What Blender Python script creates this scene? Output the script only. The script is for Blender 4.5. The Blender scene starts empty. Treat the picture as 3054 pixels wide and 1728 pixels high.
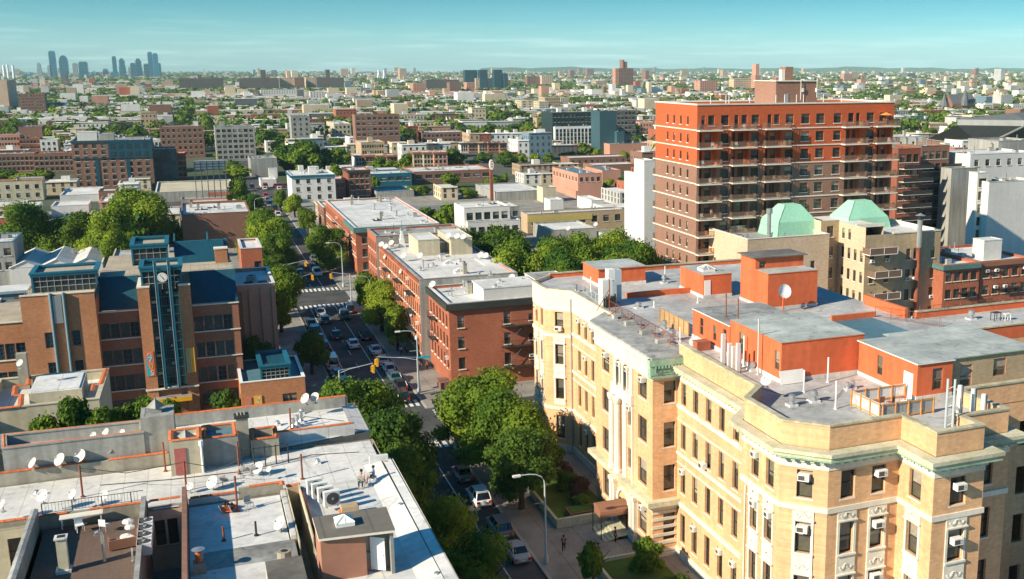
import bpy, math, random
from math import sin, cos, pi, radians, hypot, atan2, tan
from mathutils import Vector, Matrix
random.seed(7)
SC = bpy.context.scene
# ---------------------------------------------------------------- camera
CH = 46.0
cd = bpy.data.cameras.new('camera'); cam = bpy.data.objects.new('camera', cd); SC.collection.objects.link(cam)
PIT, YAW = .2075, .396
cam.location = (0, 0, CH); cam.rotation_euler = (pi/2-PIT, 0, -YAW)
cd.sensor_width = 36; cd.lens = 36*3207/3054; cd.shift_x = -(1914-1527)/3054; cd.shift_y = 16/3054
cd.clip_start = 1; cd.clip_end = 40000; SC.camera = cam
# ---------------------------------------------------------------- world / sun
SUN_AZ = radians(16); SUN_EL = radians(29)
w = bpy.data.worlds.new('World'); SC.world = w; w.use_nodes = True
nt = w.node_tree; N = nt.nodes; L = nt.links
bg = N['Background']; sky = N.new('ShaderNodeTexSky'); sky.sky_type = 'NISHITA'; sky.sun_disc = False
sky.sun_elevation = SUN_EL; sky.sun_rotation = radians(254); sky.air_density = 1.0; sky.dust_density = .6; sky.ozone_density = 2
geo = N.new('ShaderNodeNewGeometry'); sep = N.new('ShaderNodeSeparateXYZ')
tc = N.new('ShaderNodeTexCoord'); L.new(tc.outputs['Generated'], sep.inputs[0])
rmp = N.new('ShaderNodeValToRGB'); L.new(sep.outputs['Z'], rmp.inputs[0])
e = rmp.color_ramp.elements
e[0].position = 0.0; e[0].color = (.34, .57, .72, 1); e[1].position = .075; e[1].color = (.045, .22, .31, 1)
for p, c_ in ((.018, (.28, .52, .66, 1)), (.042, (.14, .37, .49, 1)), (.25, (.045, .33, .46, 1))):
    q = e.new(p); q.color = c_
mx = N.new('ShaderNodeMix'); mx.data_type = 'RGBA'; mx.blend_type = 'MULTIPLY'; mx.inputs[0].default_value = 1
L.new(sky.outputs[0], mx.inputs[6]); L.new(rmp.outputs[0], mx.inputs[7])
# thin streaks of cloud low over the horizon
mp = N.new('ShaderNodeMapping'); mp.inputs['Scale'].default_value = (7, 7, 120); L.new(tc.outputs['Generated'], mp.inputs[0])
nz = N.new('ShaderNodeTexNoise'); nz.inputs['Scale'].default_value = 1.6; nz.inputs['Detail'].default_value = 6; L.new(mp.outputs[0], nz.inputs[0])
cr = N.new('ShaderNodeValToRGB'); cr.color_ramp.elements[0].position = .5; cr.color_ramp.elements[1].position = .78
cr.color_ramp.elements[1].color = (.22, .22, .22, 1); L.new(nz.outputs[0], cr.inputs[0])
fade = N.new('ShaderNodeMapRange'); L.new(sep.outputs['Z'], fade.inputs[0]); fade.inputs[1].default_value = .05; fade.inputs[2].default_value = .01
fm = N.new('ShaderNodeMath'); fm.operation = 'MULTIPLY'; L.new(fade.outputs[0], fm.inputs[0]); L.new(cr.outputs[0], fm.inputs[1])
m2 = N.new('ShaderNodeMix'); m2.data_type = 'RGBA'; L.new(fm.outputs[0], m2.inputs[0]); L.new(mx.outputs[2], m2.inputs[6]); m2.inputs[7].default_value = (6.5, 7.6, 7.2, 1)
L.new(m2.outputs[2], bg.inputs[0]); bg.inputs[1].default_value = .15
ld = bpy.data.lights.new('sun', 'SUN'); ld.energy = 4.4; ld.angle = radians(.5); ld.color = (1, .86, .66)
sun = bpy.data.objects.new('sun', ld); SC.collection.objects.link(sun)
dv = Vector((cos(SUN_AZ)*cos(SUN_EL), sin(SUN_AZ)*cos(SUN_EL), -sin(SUN_EL)))
sun.rotation_euler = dv.to_track_quat('-Z', 'Y').to_euler(); sun.location = (-60, -20, 90)
SC.view_settings.view_transform = 'Standard'; SC.view_settings.look = 'None'; SC.view_settings.exposure = .92; SC.view_settings.gamma = 1
SC.cycles.max_bounces = 5; SC.cycles.volume_bounces = 0; SC.cycles.transparent_max_bounces = 6
# ---------------------------------------------------------------- survey helpers: a sight line from the camera met with a level, south-facing or west-facing plane
_f = Vector((sin(YAW)*cos(PIT), cos(YAW)*cos(PIT), -sin(PIT))); _r = Vector((cos(YAW), -sin(YAW), 0)); _d = _f.cross(_r)
CO = Vector((0, 0, CH)); OX = (0, 750, 1500, 2254); OY = (0, 100, 500, 900, 1278)
def cc(rc, zx, zy):
    if rc == 0: return zx, zy
    return OX[rc % 10]+zx/3.2175, OY[rc//10]+zy/3.2175
def ray(rc, zx, zy):
    x, y = cc(rc, zx, zy); return _f+_r*((x-1914)/3207)+_d*((y-880)/3207)
def g(rc, zx, zy, z=0.0):
    r = ray(rc, zx, zy); p = CO+r*((z-CH)/r.z); return p.x, p.y
def ay(rc, zx, zy, Y):
    r = ray(rc, zx, zy); p = CO+r*(Y/r.y); return p.x, p.z
def ax(rc, zx, zy, X):
    r = ray(rc, zx, zy); p = CO+r*(X/r.x); return p.y, p.z
def proj(p):
    d = Vector(p)-CO; q = d.dot(_f)
    return (1914+3207*d.dot(_r)/q, 880+3207*d.dot(_d)/q) if q > 0 else (-9e9, 0)
# ---------------------------------------------------------------- materials
_M = {}
def mat(name, col, rough=.85, var=.12, scale=1.5, kind='noise', col2=None, metal=0, spec=.3, sc2=.15, bw=.22, bh=.075, bump=0, streak=0, stain=0):
    """procedural surface: large soft variation, fine grain, optional bricks, seams, streaks"""
    if name in _M: return _M[name]
    m = bpy.data.materials.new(name); m.use_nodes = True; t = m.node_tree; n = t.nodes; l = t.links
    b = n['Principled BSDF']; b.inputs['Roughness'].default_value = rough; b.inputs['Metallic'].default_value = metal
    b.inputs['Specular IOR Level'].default_value = spec
    co = n.new('ShaderNodeTexCoord'); src = co.outputs['Object']
    def noise(s, det=4, vec=None):
        q = n.new('ShaderNodeTexNoise'); q.inputs['Scale'].default_value = s; q.inputs['Detail'].default_value = det
        l.new(vec or src, q.inputs[0]); return q.outputs[0]
    def mul(c1, fac_out, lo, hi):
        mr = n.new('ShaderNodeMapRange'); l.new(fac_out, mr.inputs[0]); mr.inputs[1].default_value = .3; mr.inputs[2].default_value = .7
        mr.inputs[3].default_value = lo; mr.inputs[4].default_value = hi
        mm = n.new('ShaderNodeMix'); mm.data_type = 'RGBA'; mm.blend_type = 'MULTIPLY'; mm.inputs[0].default_value = 1
        l.new(c1, mm.inputs[6]); cb = n.new('ShaderNodeCombineColor')
        for i in range(3): l.new(mr.outputs[0], cb.inputs[i])
        l.new(cb.outputs[0], mm.inputs[7]); return mm.outputs[2]
    rgb = n.new('ShaderNodeRGB'); rgb.outputs[0].default_value = (*col, 1); out = rgb.outputs[0]
    if col2:
        mm = n.new('ShaderNodeMix'); mm.data_type = 'RGBA'; rp = n.new('ShaderNodeValToRGB')
        rp.color_ramp.elements[0].position = .42; rp.color_ramp.elements[1].position = .6
        l.new(noise(sc2, 6), rp.inputs[0]); l.new(rp.outputs[0], mm.inputs[0]); l.new(out, mm.inputs[6]); mm.inputs[7].default_value = (*col2, 1); out = mm.outputs[2]
    if kind == 'brick':
        # bricks run round the wall: horizontal coordinate x+y, vertical z
        sp = n.new('ShaderNodeSeparateXYZ'); l.new(src, sp.inputs[0]); ad = n.new('ShaderNodeMath'); l.new(sp.outputs[0], ad.inputs[0]); l.new(sp.outputs[1], ad.inputs[1])
        cb = n.new('ShaderNodeCombineXYZ'); l.new(ad.outputs[0], cb.inputs[0]); l.new(sp.outputs[2], cb.inputs[1])
        bt = n.new('ShaderNodeTexBrick'); l.new(cb.outputs[0], bt.inputs[0]); bt.inputs['Scale'].default_value = 1; bt.inputs['Brick Width'].default_value = bw*2; bt.inputs['Row Height'].default_value = bh*2
        bt.inputs['Mortar Size'].default_value = .012; bt.inputs['Color1'].default_value = (1, 1, 1, 1); bt.inputs['Color2'].default_value = (.8, .78, .76, 1); bt.inputs['Mortar'].default_value = (.82, .8, .78, 1)
        mm = n.new('ShaderNodeMix'); mm.data_type = 'RGBA'; mm.blend_type = 'MULTIPLY'; mm.inputs[0].default_value = .8; l.new(out, mm.inputs[6]); l.new(bt.outputs[0], mm.inputs[7]); out = mm.outputs[2]
    if kind in ('seam', 'seamx', 'plank'):
        sp = n.new('ShaderNodeSeparateXYZ'); l.new(src, sp.inputs[0]); ma = n.new('ShaderNodeMath'); ma.operation = 'PINGPONG'
        l.new(sp.outputs[{'seam': 0, 'seamx': 1, 'plank': 0}[kind]], ma.inputs[0]); ma.inputs[1].default_value = bw
        rp = n.new('ShaderNodeValToRGB'); rp.color_ramp.elements[0].position = .0; rp.color_ramp.elements[0].color = (.66, .66, .66, 1); rp.color_ramp.elements[1].position = .06 if kind != 'plank' else .35
        dvn = n.new('ShaderNodeMath'); dvn.operation = 'DIVIDE'; l.new(ma.outputs[0], dvn.inputs[0]); dvn.inputs[1].default_value = bw; l.new(dvn.outputs[0], rp.inputs[0])
        mm = n.new('ShaderNodeMix'); mm.data_type = 'RGBA'; mm.blend_type = 'MULTIPLY'; mm.inputs[0].default_value = 1; l.new(out, mm.inputs[6]); l.new(rp.outputs[0], mm.inputs[7]); out = mm.outputs[2]
    out = mul(out, noise(scale*.12, 5), 1-var*1.3, 1+var*.6)
    out = mul(out, noise(scale*2.3, 3), 1-var*.8, 1+var*.5)
    if streak:
        mpn = n.new('ShaderNodeMapping'); mpn.inputs['Scale'].default_value = (1, 1, .08); l.new(src, mpn.inputs[0]); out = mul(out, noise(1.3, 5, mpn.outputs[0]), 1-streak, 1+streak*.25)
    if stain:
        st = n.new('ShaderNodeTexNoise'); st.inputs['Scale'].default_value = .55; st.inputs['Detail'].default_value = 9; st.inputs['Roughness'].default_value = .68; st.inputs['Distortion'].default_value = 1.2; l.new(src, st.inputs[0])
        r1 = n.new('ShaderNodeValToRGB'); r1.color_ramp.elements[0].position = .56; r1.color_ramp.elements[1].position = .64; r1.color_ramp.elements[0].color = (1, 1, 1, 1); r1.color_ramp.elements[1].color = (1-stain, 1-stain, 1-stain*.95, 1); l.new(st.outputs[0], r1.inputs[0])
        mm = n.new('ShaderNodeMix'); mm.data_type = 'RGBA'; mm.blend_type = 'MULTIPLY'; mm.inputs[0].default_value = 1; l.new(out, mm.inputs[6]); l.new(r1.outputs[0], mm.inputs[7]); out = mm.outputs[2]
    l.new(out, b.inputs[0])
    if bump:
        bn = n.new('ShaderNodeBump'); bn.inputs['Strength'].default_value = bump; bn.inputs['Distance'].default_value = .05; l.new(noise(scale*3, 4), bn.inputs['Height']); l.new(bn.outputs[0], b.inputs['Normal'])
    _M[name] = m; return m
def glassmat(name, col, rough=.12, spec=.55):
    if name in _M: return _M[name]
    m = bpy.data.materials.new(name); m.use_nodes = True; t = m.node_tree; n = t.nodes; l = t.links; b = n['Principled BSDF']
    oi = n.new('ShaderNodeObjectInfo'); rp = n.new('ShaderNodeValToRGB'); l.new(oi.outputs['Random'], rp.inputs[0])
    rp.color_ramp.elements[0].color = (col[0]*.5, col[1]*.5, col[2]*.5, 1); rp.color_ramp.elements[1].color = (min(1, col[0]*2.2), min(1, col[1]*2.1), min(1, col[2]*2), 1)
    co = n.new('ShaderNodeTexCoord'); q = n.new('ShaderNodeTexNoise'); q.inputs['Scale'].default_value = 1.7; l.new(co.outputs['Object'], q.inputs[0])
    mm = n.new('ShaderNodeMix'); mm.data_type = 'RGBA'; mm.blend_type = 'MULTIPLY'; mm.inputs[0].default_value = .7; l.new(rp.outputs[0], mm.inputs[6]); l.new(q.outputs[1], mm.inputs[7])
    l.new(mm.outputs[2], b.inputs[0]); b.inputs['Roughness'].default_value = rough; b.inputs['Specular IOR Level'].default_value = spec
    _M[name] = m; return m
M = dict(
 cream=mat('cream_brick', (.82, .495, .27), .9, .12, 1.2, 'brick', streak=.14), creamw=mat('pale_stone', (.76, .71, .60), .85, .10, 2, streak=.12), creampaint=mat('cream_paint', (.78, .70, .52), .8, .07, 1),
 coping=mat('weathered_coping', (.42, .38, .26), .9, .25, 2.5, col2=(.56, .5, .36), sc2=1.1), copper=mat('verdigris_copper', (.25, .46, .33), .7, .2, 1.5, col2=(.42, .56, .42), sc2=.6, streak=.3),
 copperlite=mat('pale_green_copper', (.30, .60, .43), .65, .1, 1, 'seam', bw=.25), stonelip=mat('mossy_stone', (.60, .57, .43), .9, .2, 2, col2=(.5, .5, .33), sc2=.8),
 orange=mat('orange_stucco', (.68, .155, .06), .85, .12, .8, streak=.16, stain=.08), orangeroof=mat('grey_membrane', (.37, .40, .37), .6, .16, 1, 'seamx', bw=1.3, col2=(.50, .52, .48), sc2=.35, stain=.35),
 silver=mat('silver_roof', (.60, .595, .57), .65, .13, .8, 'seam', bw=1.1, col2=(.70, .695, .665), sc2=.3, bump=.2, stain=.3), silver2=mat('silver_roof_seamed', (.60, .59, .56), .65, .14, .9, 'seam', bw=.8, col2=(.68, .665, .62), sc2=.3, bump=.2, stain=.25),
 white=mat('white_roof', (.72, .715, .69), .7, .16, .8, col2=(.60, .60, .575), sc2=.25, stain=.25), greyroof=mat('grey_roof', (.29, .295, .28), .7, .28, 1, col2=(.40, .40, .375), sc2=.4, stain=.4), blueroof=mat('blue_grey_roof', (.10, .21, .26), .5, .2, .6),
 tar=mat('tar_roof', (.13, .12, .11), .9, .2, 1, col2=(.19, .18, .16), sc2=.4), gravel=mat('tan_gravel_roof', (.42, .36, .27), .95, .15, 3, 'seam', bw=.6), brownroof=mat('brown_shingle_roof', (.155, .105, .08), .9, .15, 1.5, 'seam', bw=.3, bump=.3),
 tile=mat('terracotta_coping', (.60, .17, .06), .8, .25, 2.2, 'seam', bw=.3), tilex=mat('terracotta_coping_x', (.60, .17, .06), .8, .25, 2.2, 'seamx', bw=.3),
 stucco=mat('stained_stucco', (.40, .365, .29), .95, .16, 1.2, streak=.3), stucco2=mat('cream_stucco', (.56, .50, .36), .95, .12, 1, streak=.2), greystucco=mat('grey_stucco', (.36, .36, .33), .95, .15, 1.2, streak=.3), whitestucco=mat('white_stucco', (.66, .65, .61), .9, .08, .8, streak=.08),
 red=mat('red_brick', (.43, .145, .08), .9, .16, 1.4, 'brick'), red2=mat('dark_red_brick', (.29, .10, .06), .9, .15, 1.4, 'brick'), redlite=mat('orange_red_brick', (.53, .20, .105), .9, .14, 1.4, 'brick'), schoolb=mat('tan_red_brick', (.52, .235, .115), .9, .14, 1.2, 'brick'),
 schoold=mat('school_dark_brick', (.35, .155, .095), .9, .12, 1.2, 'brick'), slate=mat('slate_blue_cladding', (.045, .10, .12), .5, .12, .5), brown=mat('brown_brick', (.27, .145, .105), .9, .1, 1, 'brick'), towerred=mat('painted_orange_red_brick', (.58, .125, .045), .85, .05, .8, 'brick'), towerbr=mat('pink_brown_brick', (.315, .175, .125), .9, .06, .8, 'brick'),
 tan=mat('tan_brick', (.50, .38, .24), .9, .12, 1, 'brick', streak=.1), beige=mat('beige_brick', (.66, .50, .35), .9, .1, 1, 'brick'), salmon=mat('salmon_brick', (.52, .27, .19), .9, .1, 1), bluem=mat('blue_painted_steel', (.012, .13, .19), .45, .15, 1, spec=.5), bluew=mat('dark_blue_cladding', (.010, .07, .105), .5, .15, 1, 'seam', bw=.4, spec=.4),
 dark=mat('dark_metal', (.04, .04, .04), .6, .2, 3), steel=mat('galvanised_steel', (.55, .57, .57), .35, .12, 3, metal=.7), whitem=mat('white_metal', (.78, .78, .75), .5, .06, 3), greym=mat('grey_metal', (.33, .34, .33), .5, .1, 3), rust=mat('rusty_iron', (.28, .09, .05), .85, .3, 4), darkcornice=mat('black_green_cornice', (.045, .05, .045), .7, .2, 1), greencornice=mat('blue_green_cornice', (.10, .21, .20), .7, .2, 1, 'seam', bw=.5),
 lamp=mat('blue_grey_pole', (.45, .52, .54), .5, .05, 2), frame=mat('dark_window_frame', (.05, .045, .04), .6, .1, 2), wframe=mat('white_window_frame', (.75, .73, .68), .6, .05, 2), bframe=mat('blue_window_frame', (.02, .10, .17), .5, .1, 2), ac=mat('air_conditioner_white', (.76, .75, .71), .6, .08, 4), grille=mat('dark_grille', (.08, .08, .08), .7, .1, 4),
 asphalt=mat('asphalt', (.064, .067, .069), .9, .3, 2, col2=(.095, .095, .092), sc2=.2, stain=.35), pave=mat('concrete_pavement', (.30, .28, .25), .95, .15, 2, 'seam', bw=1.5, col2=(.24, .225, .2), sc2=.3), kerb=mat('kerb_stone', (.38, .36, .33), .9, .1, 3), paint=mat('road_paint_white', (.72, .72, .68), .8, .2, 5), ypaint=mat('road_paint_yellow', (.65, .40, .05), .8, .2, 5),
 grass=mat('lawn_grass', (.07, .13, .02), .95, .3, 3), bark=mat('bark', (.09, .065, .045), .95, .3, 6), wood=mat('weathered_wood', (.50, .36, .20), .9, .2, 3, 'plank', bw=.08), owood=mat('orange_timber', (.60, .28, .08), .85, .2, 3), yellow=mat('signal_yellow', (.78, .40, .02), .5, .1, 5),
 brownw=mat('brown_panel', (.27, .13, .08), .9, .1, 2), skin=mat('skin', (.42, .22, .14), .6, .05, 5), rubber=mat('tyre_rubber', (.02, .02, .02), .9, .1, 5), rim=mat('wheel_rim', (.35, .35, .36), .3, .05, 5, metal=.8))
M['blind'] = glassmat('curtain_and_blind', (.30, .27, .22), .8, .3); M['glass'] = glassmat('window_glass', (.085, .077, .062)); M['bglass'] = glassmat('dark_blue_glass', (.02, .045, .055)); M['carglass'] = glassmat('car_glass', (.012, .016, .02), .05, .7)
# ---------------------------------------------------------------- mesh builder
COL = SC.collection
def tag(o, label=None, cat=None, group=None, kind=None):
    if label: o['label'] = label
    if cat: o['category'] = cat
    if group: o['group'] = group
    if kind: o['kind'] = kind
    return o
def empty(name, loc, label, cat, group=None, rz=0):
    o = bpy.data.objects.new(name, None); COL.objects.link(o); o.location = loc; o.rotation_euler = (0, 0, rz); o.empty_display_size = .3
    return tag(o, label, cat, group)
class MB:
    def __init__(s, *mats): s.v = []; s.f = []; s.m = []; s.mats = [M[x] if isinstance(x, str) else x for x in mats]; s.T = None
    def pt(s, p): s.v.append(tuple(s.T @ Vector(p)) if s.T else tuple(p)); return len(s.v)-1
    def face(s, pts, mi=0): s.f.append([s.pt(p) for p in pts]); s.m.append(mi)
    def box(s, x0, y0, z0, x1, y1, z1, mi=0, top=None):
        if x0 > x1: x0, x1 = x1, x0
        if y0 > y1: y0, y1 = y1, y0
        a = [s.pt(p) for p in ((x0, y0, z0), (x1, y0, z0), (x1, y1, z0), (x0, y1, z0), (x0, y0, z1), (x1, y0, z1), (x1, y1, z1), (x0, y1, z1))]
        for i, q in enumerate(((0, 3, 2, 1), (4, 5, 6, 7), (0, 1, 5, 4), (1, 2, 6, 5), (2, 3, 7, 6), (3, 0, 4, 7))):
            s.f.append([a[k] for k in q]); s.m.append(top if (i == 1 and top is not None) else mi)
        return s
    def prism(s, poly, z0, z1, mi=0, top=None, bottom=True):
        n = len(poly); a = [s.pt((x, y, z0)) for x, y in poly]; b = [s.pt((x, y, z1)) for x, y in poly]
        for i in range(n): j = (i+1) % n; s.f.append([a[i], a[j], b[j], b[i]]); s.m.append(mi)
        s.f.append(b); s.m.append(mi if top is None else top)
        if bottom: s.f.append(a[::-1]); s.m.append(mi)
        return s
    def cyl(s, x, y, z0, z1, r, n=10, mi=0, r2=None, cap=True):
        r2 = r if r2 is None else r2
        a = [s.pt((x+r*cos(2*pi*i/n), y+r*sin(2*pi*i/n), z0)) for i in range(n)]; b = [s.pt((x+r2*cos(2*pi*i/n), y+r2*sin(2*pi*i/n), z1)) for i in range(n)]
        for i in range(n): j = (i+1) % n; s.f.append([a[i], a[j], b[j], b[i]]); s.m.append(mi)
        if cap: s.f.append(b); s.m.append(mi); s.f.append(a[::-1]); s.m.append(mi)
        return s
    def tube(s, pts, r, n=5, mi=0):
        pts = [Vector(p) for p in pts]; rings = []
        for i, p in enumerate(pts):
            t = (pts[min(i+1, len(pts)-1)]-pts[max(i-1, 0)]).normalized(); u = t.cross(Vector((0, 0, 1)) if abs(t.z) < .9 else Vector((1, 0, 0))).normalized(); v = t.cross(u)
            rr = r[i] if isinstance(r, (list, tuple)) else r
            rings.append([s.pt(p+u*rr*cos(2*pi*k/n)+v*rr*sin(2*pi*k/n)) for k in range(n)])
        for a, b in zip(rings, rings[1:]):
            for k in range(n): j = (k+1) % n; s.f.append([a[k], b[k], b[j], a[j]]); s.m.append(mi)
        s.f.append(rings[0]); s.m.append(mi); s.f.append(rings[-1][::-1]); s.m.append(mi)
        return s
    def lathe(s, x, y, prof, n=12, mi=0):
        rings = [[s.pt((x+r*cos(2*pi*i/n), y+r*sin(2*pi*i/n), z)) for i in range(n)] for r, z in prof]
        for a, b in zip(rings, rings[1:]):
            for i in range(n): j = (i+1) % n; s.f.append([a[i], a[j], b[j], b[i]]); s.m.append(mi)
        s.f.append(rings[0][::-1]); s.m.append(mi); s.f.append(rings[-1]); s.m.append(mi)
        return s
    def wall(s, p0, p1, z0, z1, ops=(), depth=.18, mi=0, ri=None):
        """vertical wall from p0 to p1 (outside on the right hand), tiled round its openings, each opening with real reveals"""
        dx, dy = p1[0]-p0[0], p1[1]-p0[1]; Ln = hypot(dx, dy); dx /= Ln; dy /= Ln; nx, ny = dy, -dx; ri = mi if ri is None else ri
        P = lambda u, z, d=0: (p0[0]+dx*u-nx*d, p0[1]+dy*u-ny*d, z)
        ops = [(max(a, .01), min(b, Ln-.01), max(c, z0+.01), min(d, z1-.01)) for a, b, c, d in ops if b > .02 and a < Ln-.02 and d > z0+.02 and c < z1-.02]
        zs = sorted({z0, z1, *[o[2] for o in ops], *[o[3] for o in ops]})
        for za, zb in zip(zs, zs[1:]):
            if zb-za < 1e-4: continue
            zm = (za+zb)/2; cut = sorted((o[0], o[1]) for o in ops if o[2] < zm < o[3]); u = 0
            for a, b in cut+[(Ln, Ln)]:
                if a > u+1e-4: s.face((P(u, za), P(a, za), P(a, zb), P(u, zb)), mi)
                u = max(u, b)
        for a, b, c, d in ops:
            for q in ((P(a, c), P(b, c), P(b, c, depth), P(a, c, depth)), (P(a, d, depth), P(b, d, depth), P(b, d), P(a, d)), (P(a, c), P(a, c, depth), P(a, d, depth), P(a, d)), (P(b, c, depth), P(b, c), P(b, d), P(b, d, depth))): s.face(q, ri)
        return s
    def band(s, poly, z0, z1, out, mi=0, thick=None, closed=True):
        """a projecting course along the outside of a footprint (outside on the right hand)"""
        o = offset(poly, out, closed); i_ = offset(poly, -(thick or .02), closed); n = len(poly)
        for k in range(n if closed else n-1):
            j = (k+1) % n
            A, B, C_, D = o[k], o[j], i_[j], i_[k]
            s.face(((*A, z0), (*B, z0), (*B, z1), (*A, z1)), mi); s.face(((*A, z1), (*B, z1), (*C_, z1), (*D, z1)), mi); s.face(((*D, z0), (*C_, z0), (*B, z0), (*A, z0)), mi)
            if thick: s.face(((*D, z0), (*D, z1), (*C_, z1), (*C_, z0)), mi)
        if not closed:
            for k in (0, n-1): s.face(((*o[k], z0), (*o[k], z1), (*i_[k], z1), (*i_[k], z0)), mi)
        return s
    def build(s, name, parent=None, smooth=False, **kw):
        me = bpy.data.meshes.new(name); me.from_pydata(s.v, [], s.f); me.polygons.foreach_set('material_index', s.m)
        for m_ in s.mats: me.materials.append(m_)
        if smooth: me.polygons.foreach_set('use_smooth', [True]*len(s.f))
        o = bpy.data.objects.new(name, me); COL.objects.link(o)
        if parent is not None:
            o.parent = parent; o.matrix_parent_inverse = parent_inv(parent)
        return tag(o, **kw)
def parent_inv(p):
    mtx = Matrix.Translation(p.location) @ p.rotation_euler.to_matrix().to_4x4(); return mtx.inverted()
def offset(poly, d, closed=True):
    n = len(poly); out = []
    for i in range(n):
        def nrm(a, b):
            x, y = b[0]-a[0], b[1]-a[1]; l_ = hypot(x, y); return (y/l_, -x/l_)
        if closed or 0 < i < n-1:
            n1 = nrm(poly[i-1], poly[i]); n2 = nrm(poly[i], poly[(i+1) % n])
        elif i == 0: n1 = n2 = nrm(poly[0], poly[1])
        else: n1 = n2 = nrm(poly[-2], poly[-1])
        k = 1+n1[0]*n2[0]+n1[1]*n2[1]; k = max(k, .15)
        out.append((poly[i][0]+d*(n1[0]+n2[0])/k, poly[i][1]+d*(n1[1]+n2[1])/k))
    return out
def place(me, name, loc, rz=0, parent=None, scale=None, **kw):
    """another object on an existing mesh, given in world space"""
    o = bpy.data.objects.new(name, me); COL.objects.link(o); o.location = loc; o.rotation_euler = (0, 0, rz)
    if scale: o.scale = scale if isinstance(scale, (tuple, list)) else (scale,)*3
    if parent is not None: o.parent = parent; o.matrix_parent_inverse = parent_inv(parent)
    return tag(o, **kw)
def copytree(root, loc, rz=0, label=None, scale=None):
    r = root.copy(); COL.objects.link(r); r.location = loc; r.rotation_euler = (0, 0, rz)
    if scale: r.scale = (scale,)*3
    if label: r['label'] = label
    for ch in list(root.children):
        if ch.name.startswith('~'): continue
        q = ch.copy(); COL.objects.link(q); q.parent = r
        for g2 in ch.children:
            d = g2.copy(); COL.objects.link(d); d.parent = q
    return r
# ---------------------------------------------------------------- windows
_W = {}
def winmesh(w_, h_, style='dh', fm='frame', gl='glass', blind=0.0, sill='wframe'):
    w_ = round(w_, 1); h_ = round(h_, 1); k = (w_, h_, style, fm, gl, blind, sill)
    if k in _W: return _W[k]
    b = MB(fm, gl, 'blind', sill or fm); t = .06; x = w_/2
    b.box(-x, .0, 0, x, .07, t); b.box(-x, 0, h_-t, x, .07, h_); b.box(-x, 0, t, -x+t, .07, h_-t); b.box(x-t, 0, t, x, .07, h_-t)
    if style == 'dh': b.box(-x+t, .01, h_*.5-.04, x-t, .07, h_*.5+.04)
    if style == 'dd': b.box(-x+t, .01, h_*.5-.04, x-t, .07, h_*.5+.04); b.box(-.05, 0, t, .05, .07, h_-t)
    if style == 'grid':
        n = max(2, round(w_/.45))
        for i in range(1, n): b.box(-x+w_*i/n-.03, .01, t, -x+w_*i/n+.03, .07, h_-t)
        m_ = max(2, round(h_/.6))
        for i in range(1, m_): b.box(-x+t, .015, h_*i/m_-.03, x-t, .065, h_*i/m_+.03)
    b.face(((-x+t, .09, t), (x-t, .09, t), (x-t, .09, h_-t), (-x+t, .09, h_-t)), 1)
    if blind: b.face(((-x+t, .08, h_-t-(h_-2*t)*blind), (x-t, .08, h_-t-(h_-2*t)*blind), (x-t, .08, h_-t), (-x+t, .08, h_-t)), 2)
    if sill: b.box(-x-.08, -.24, -.13, x+.08, .1, -.003, 3)
    me = bpy.data.meshes.new('window'); me.from_pydata(b.v, [], b.f); me.polygons.foreach_set('material_index', b.m)
    for q in b.mats: me.materials.append(q)
    _W[k] = me; return me
def acmesh(w_=.72, h_=.46):
    k = ('ac', w_, h_)
    if k in _W: return _W[k]
    b = MB('ac', 'grille'); b.box(-w_/2, -.5, 0, w_/2, .02, h_); b.box(-w_/2+.07, -.506, .07, w_*.15, -.499, h_-.08, 1)
    for i in range(3): b.box(w_*.2, -.506, .1+i*.11, w_/2-.05, -.499, .14+i*.11, 1)
    me = bpy.data.meshes.new('air_conditioner'); me.from_pydata(b.v, [], b.f); me.polygons.foreach_set('material_index', b.m)
    for q in b.mats: me.materials.append(q)
    _W[k] = me; return me
def windows(root, p0, p1, ops, rec=.16, style='dh', fm='frame', gl='glass', sill='wframe', blinds=.35, acs=0.0, acpos='top', name='window', lim=None, rnd=random):
    dx, dy = p1[0]-p0[0], p1[1]-p0[1]; Ln = hypot(dx, dy); dx /= Ln; dy /= Ln; a = atan2(dy, dx); out = []
    for (u0, u1, z0, z1) in ops:
        if lim is not None:
            if lim[0] <= 0: break
            lim[0] -= 1
        u = (u0+u1)/2; bl = 0
        if rnd.random() < blinds: bl = rnd.choice((.3, .5, .65))
        me = winmesh(u1-u0, z1-z0, style, fm, gl, bl, sill)
        loc = (p0[0]+dx*u-dy*rec, p0[1]+dy*u+dx*rec, z0)
        o = place(me, name, loc, a, root); out.append(o)
        if acs and rnd.random() < acs:
            zz = z1-.56 if acpos == 'top' else z0+.03
            place(acmesh(), 'air_conditioner', (loc[0], loc[1], zz), a, root)
    return out
def rows(us, zs, w_, h_): return [(u-w_/2, u+w_/2, z, z+h_) for z in zs for u in us]
def spread(Ln, n, m=.0): return [m+(Ln-2*m)*(i+.5)/n for i in range(n)]
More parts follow.
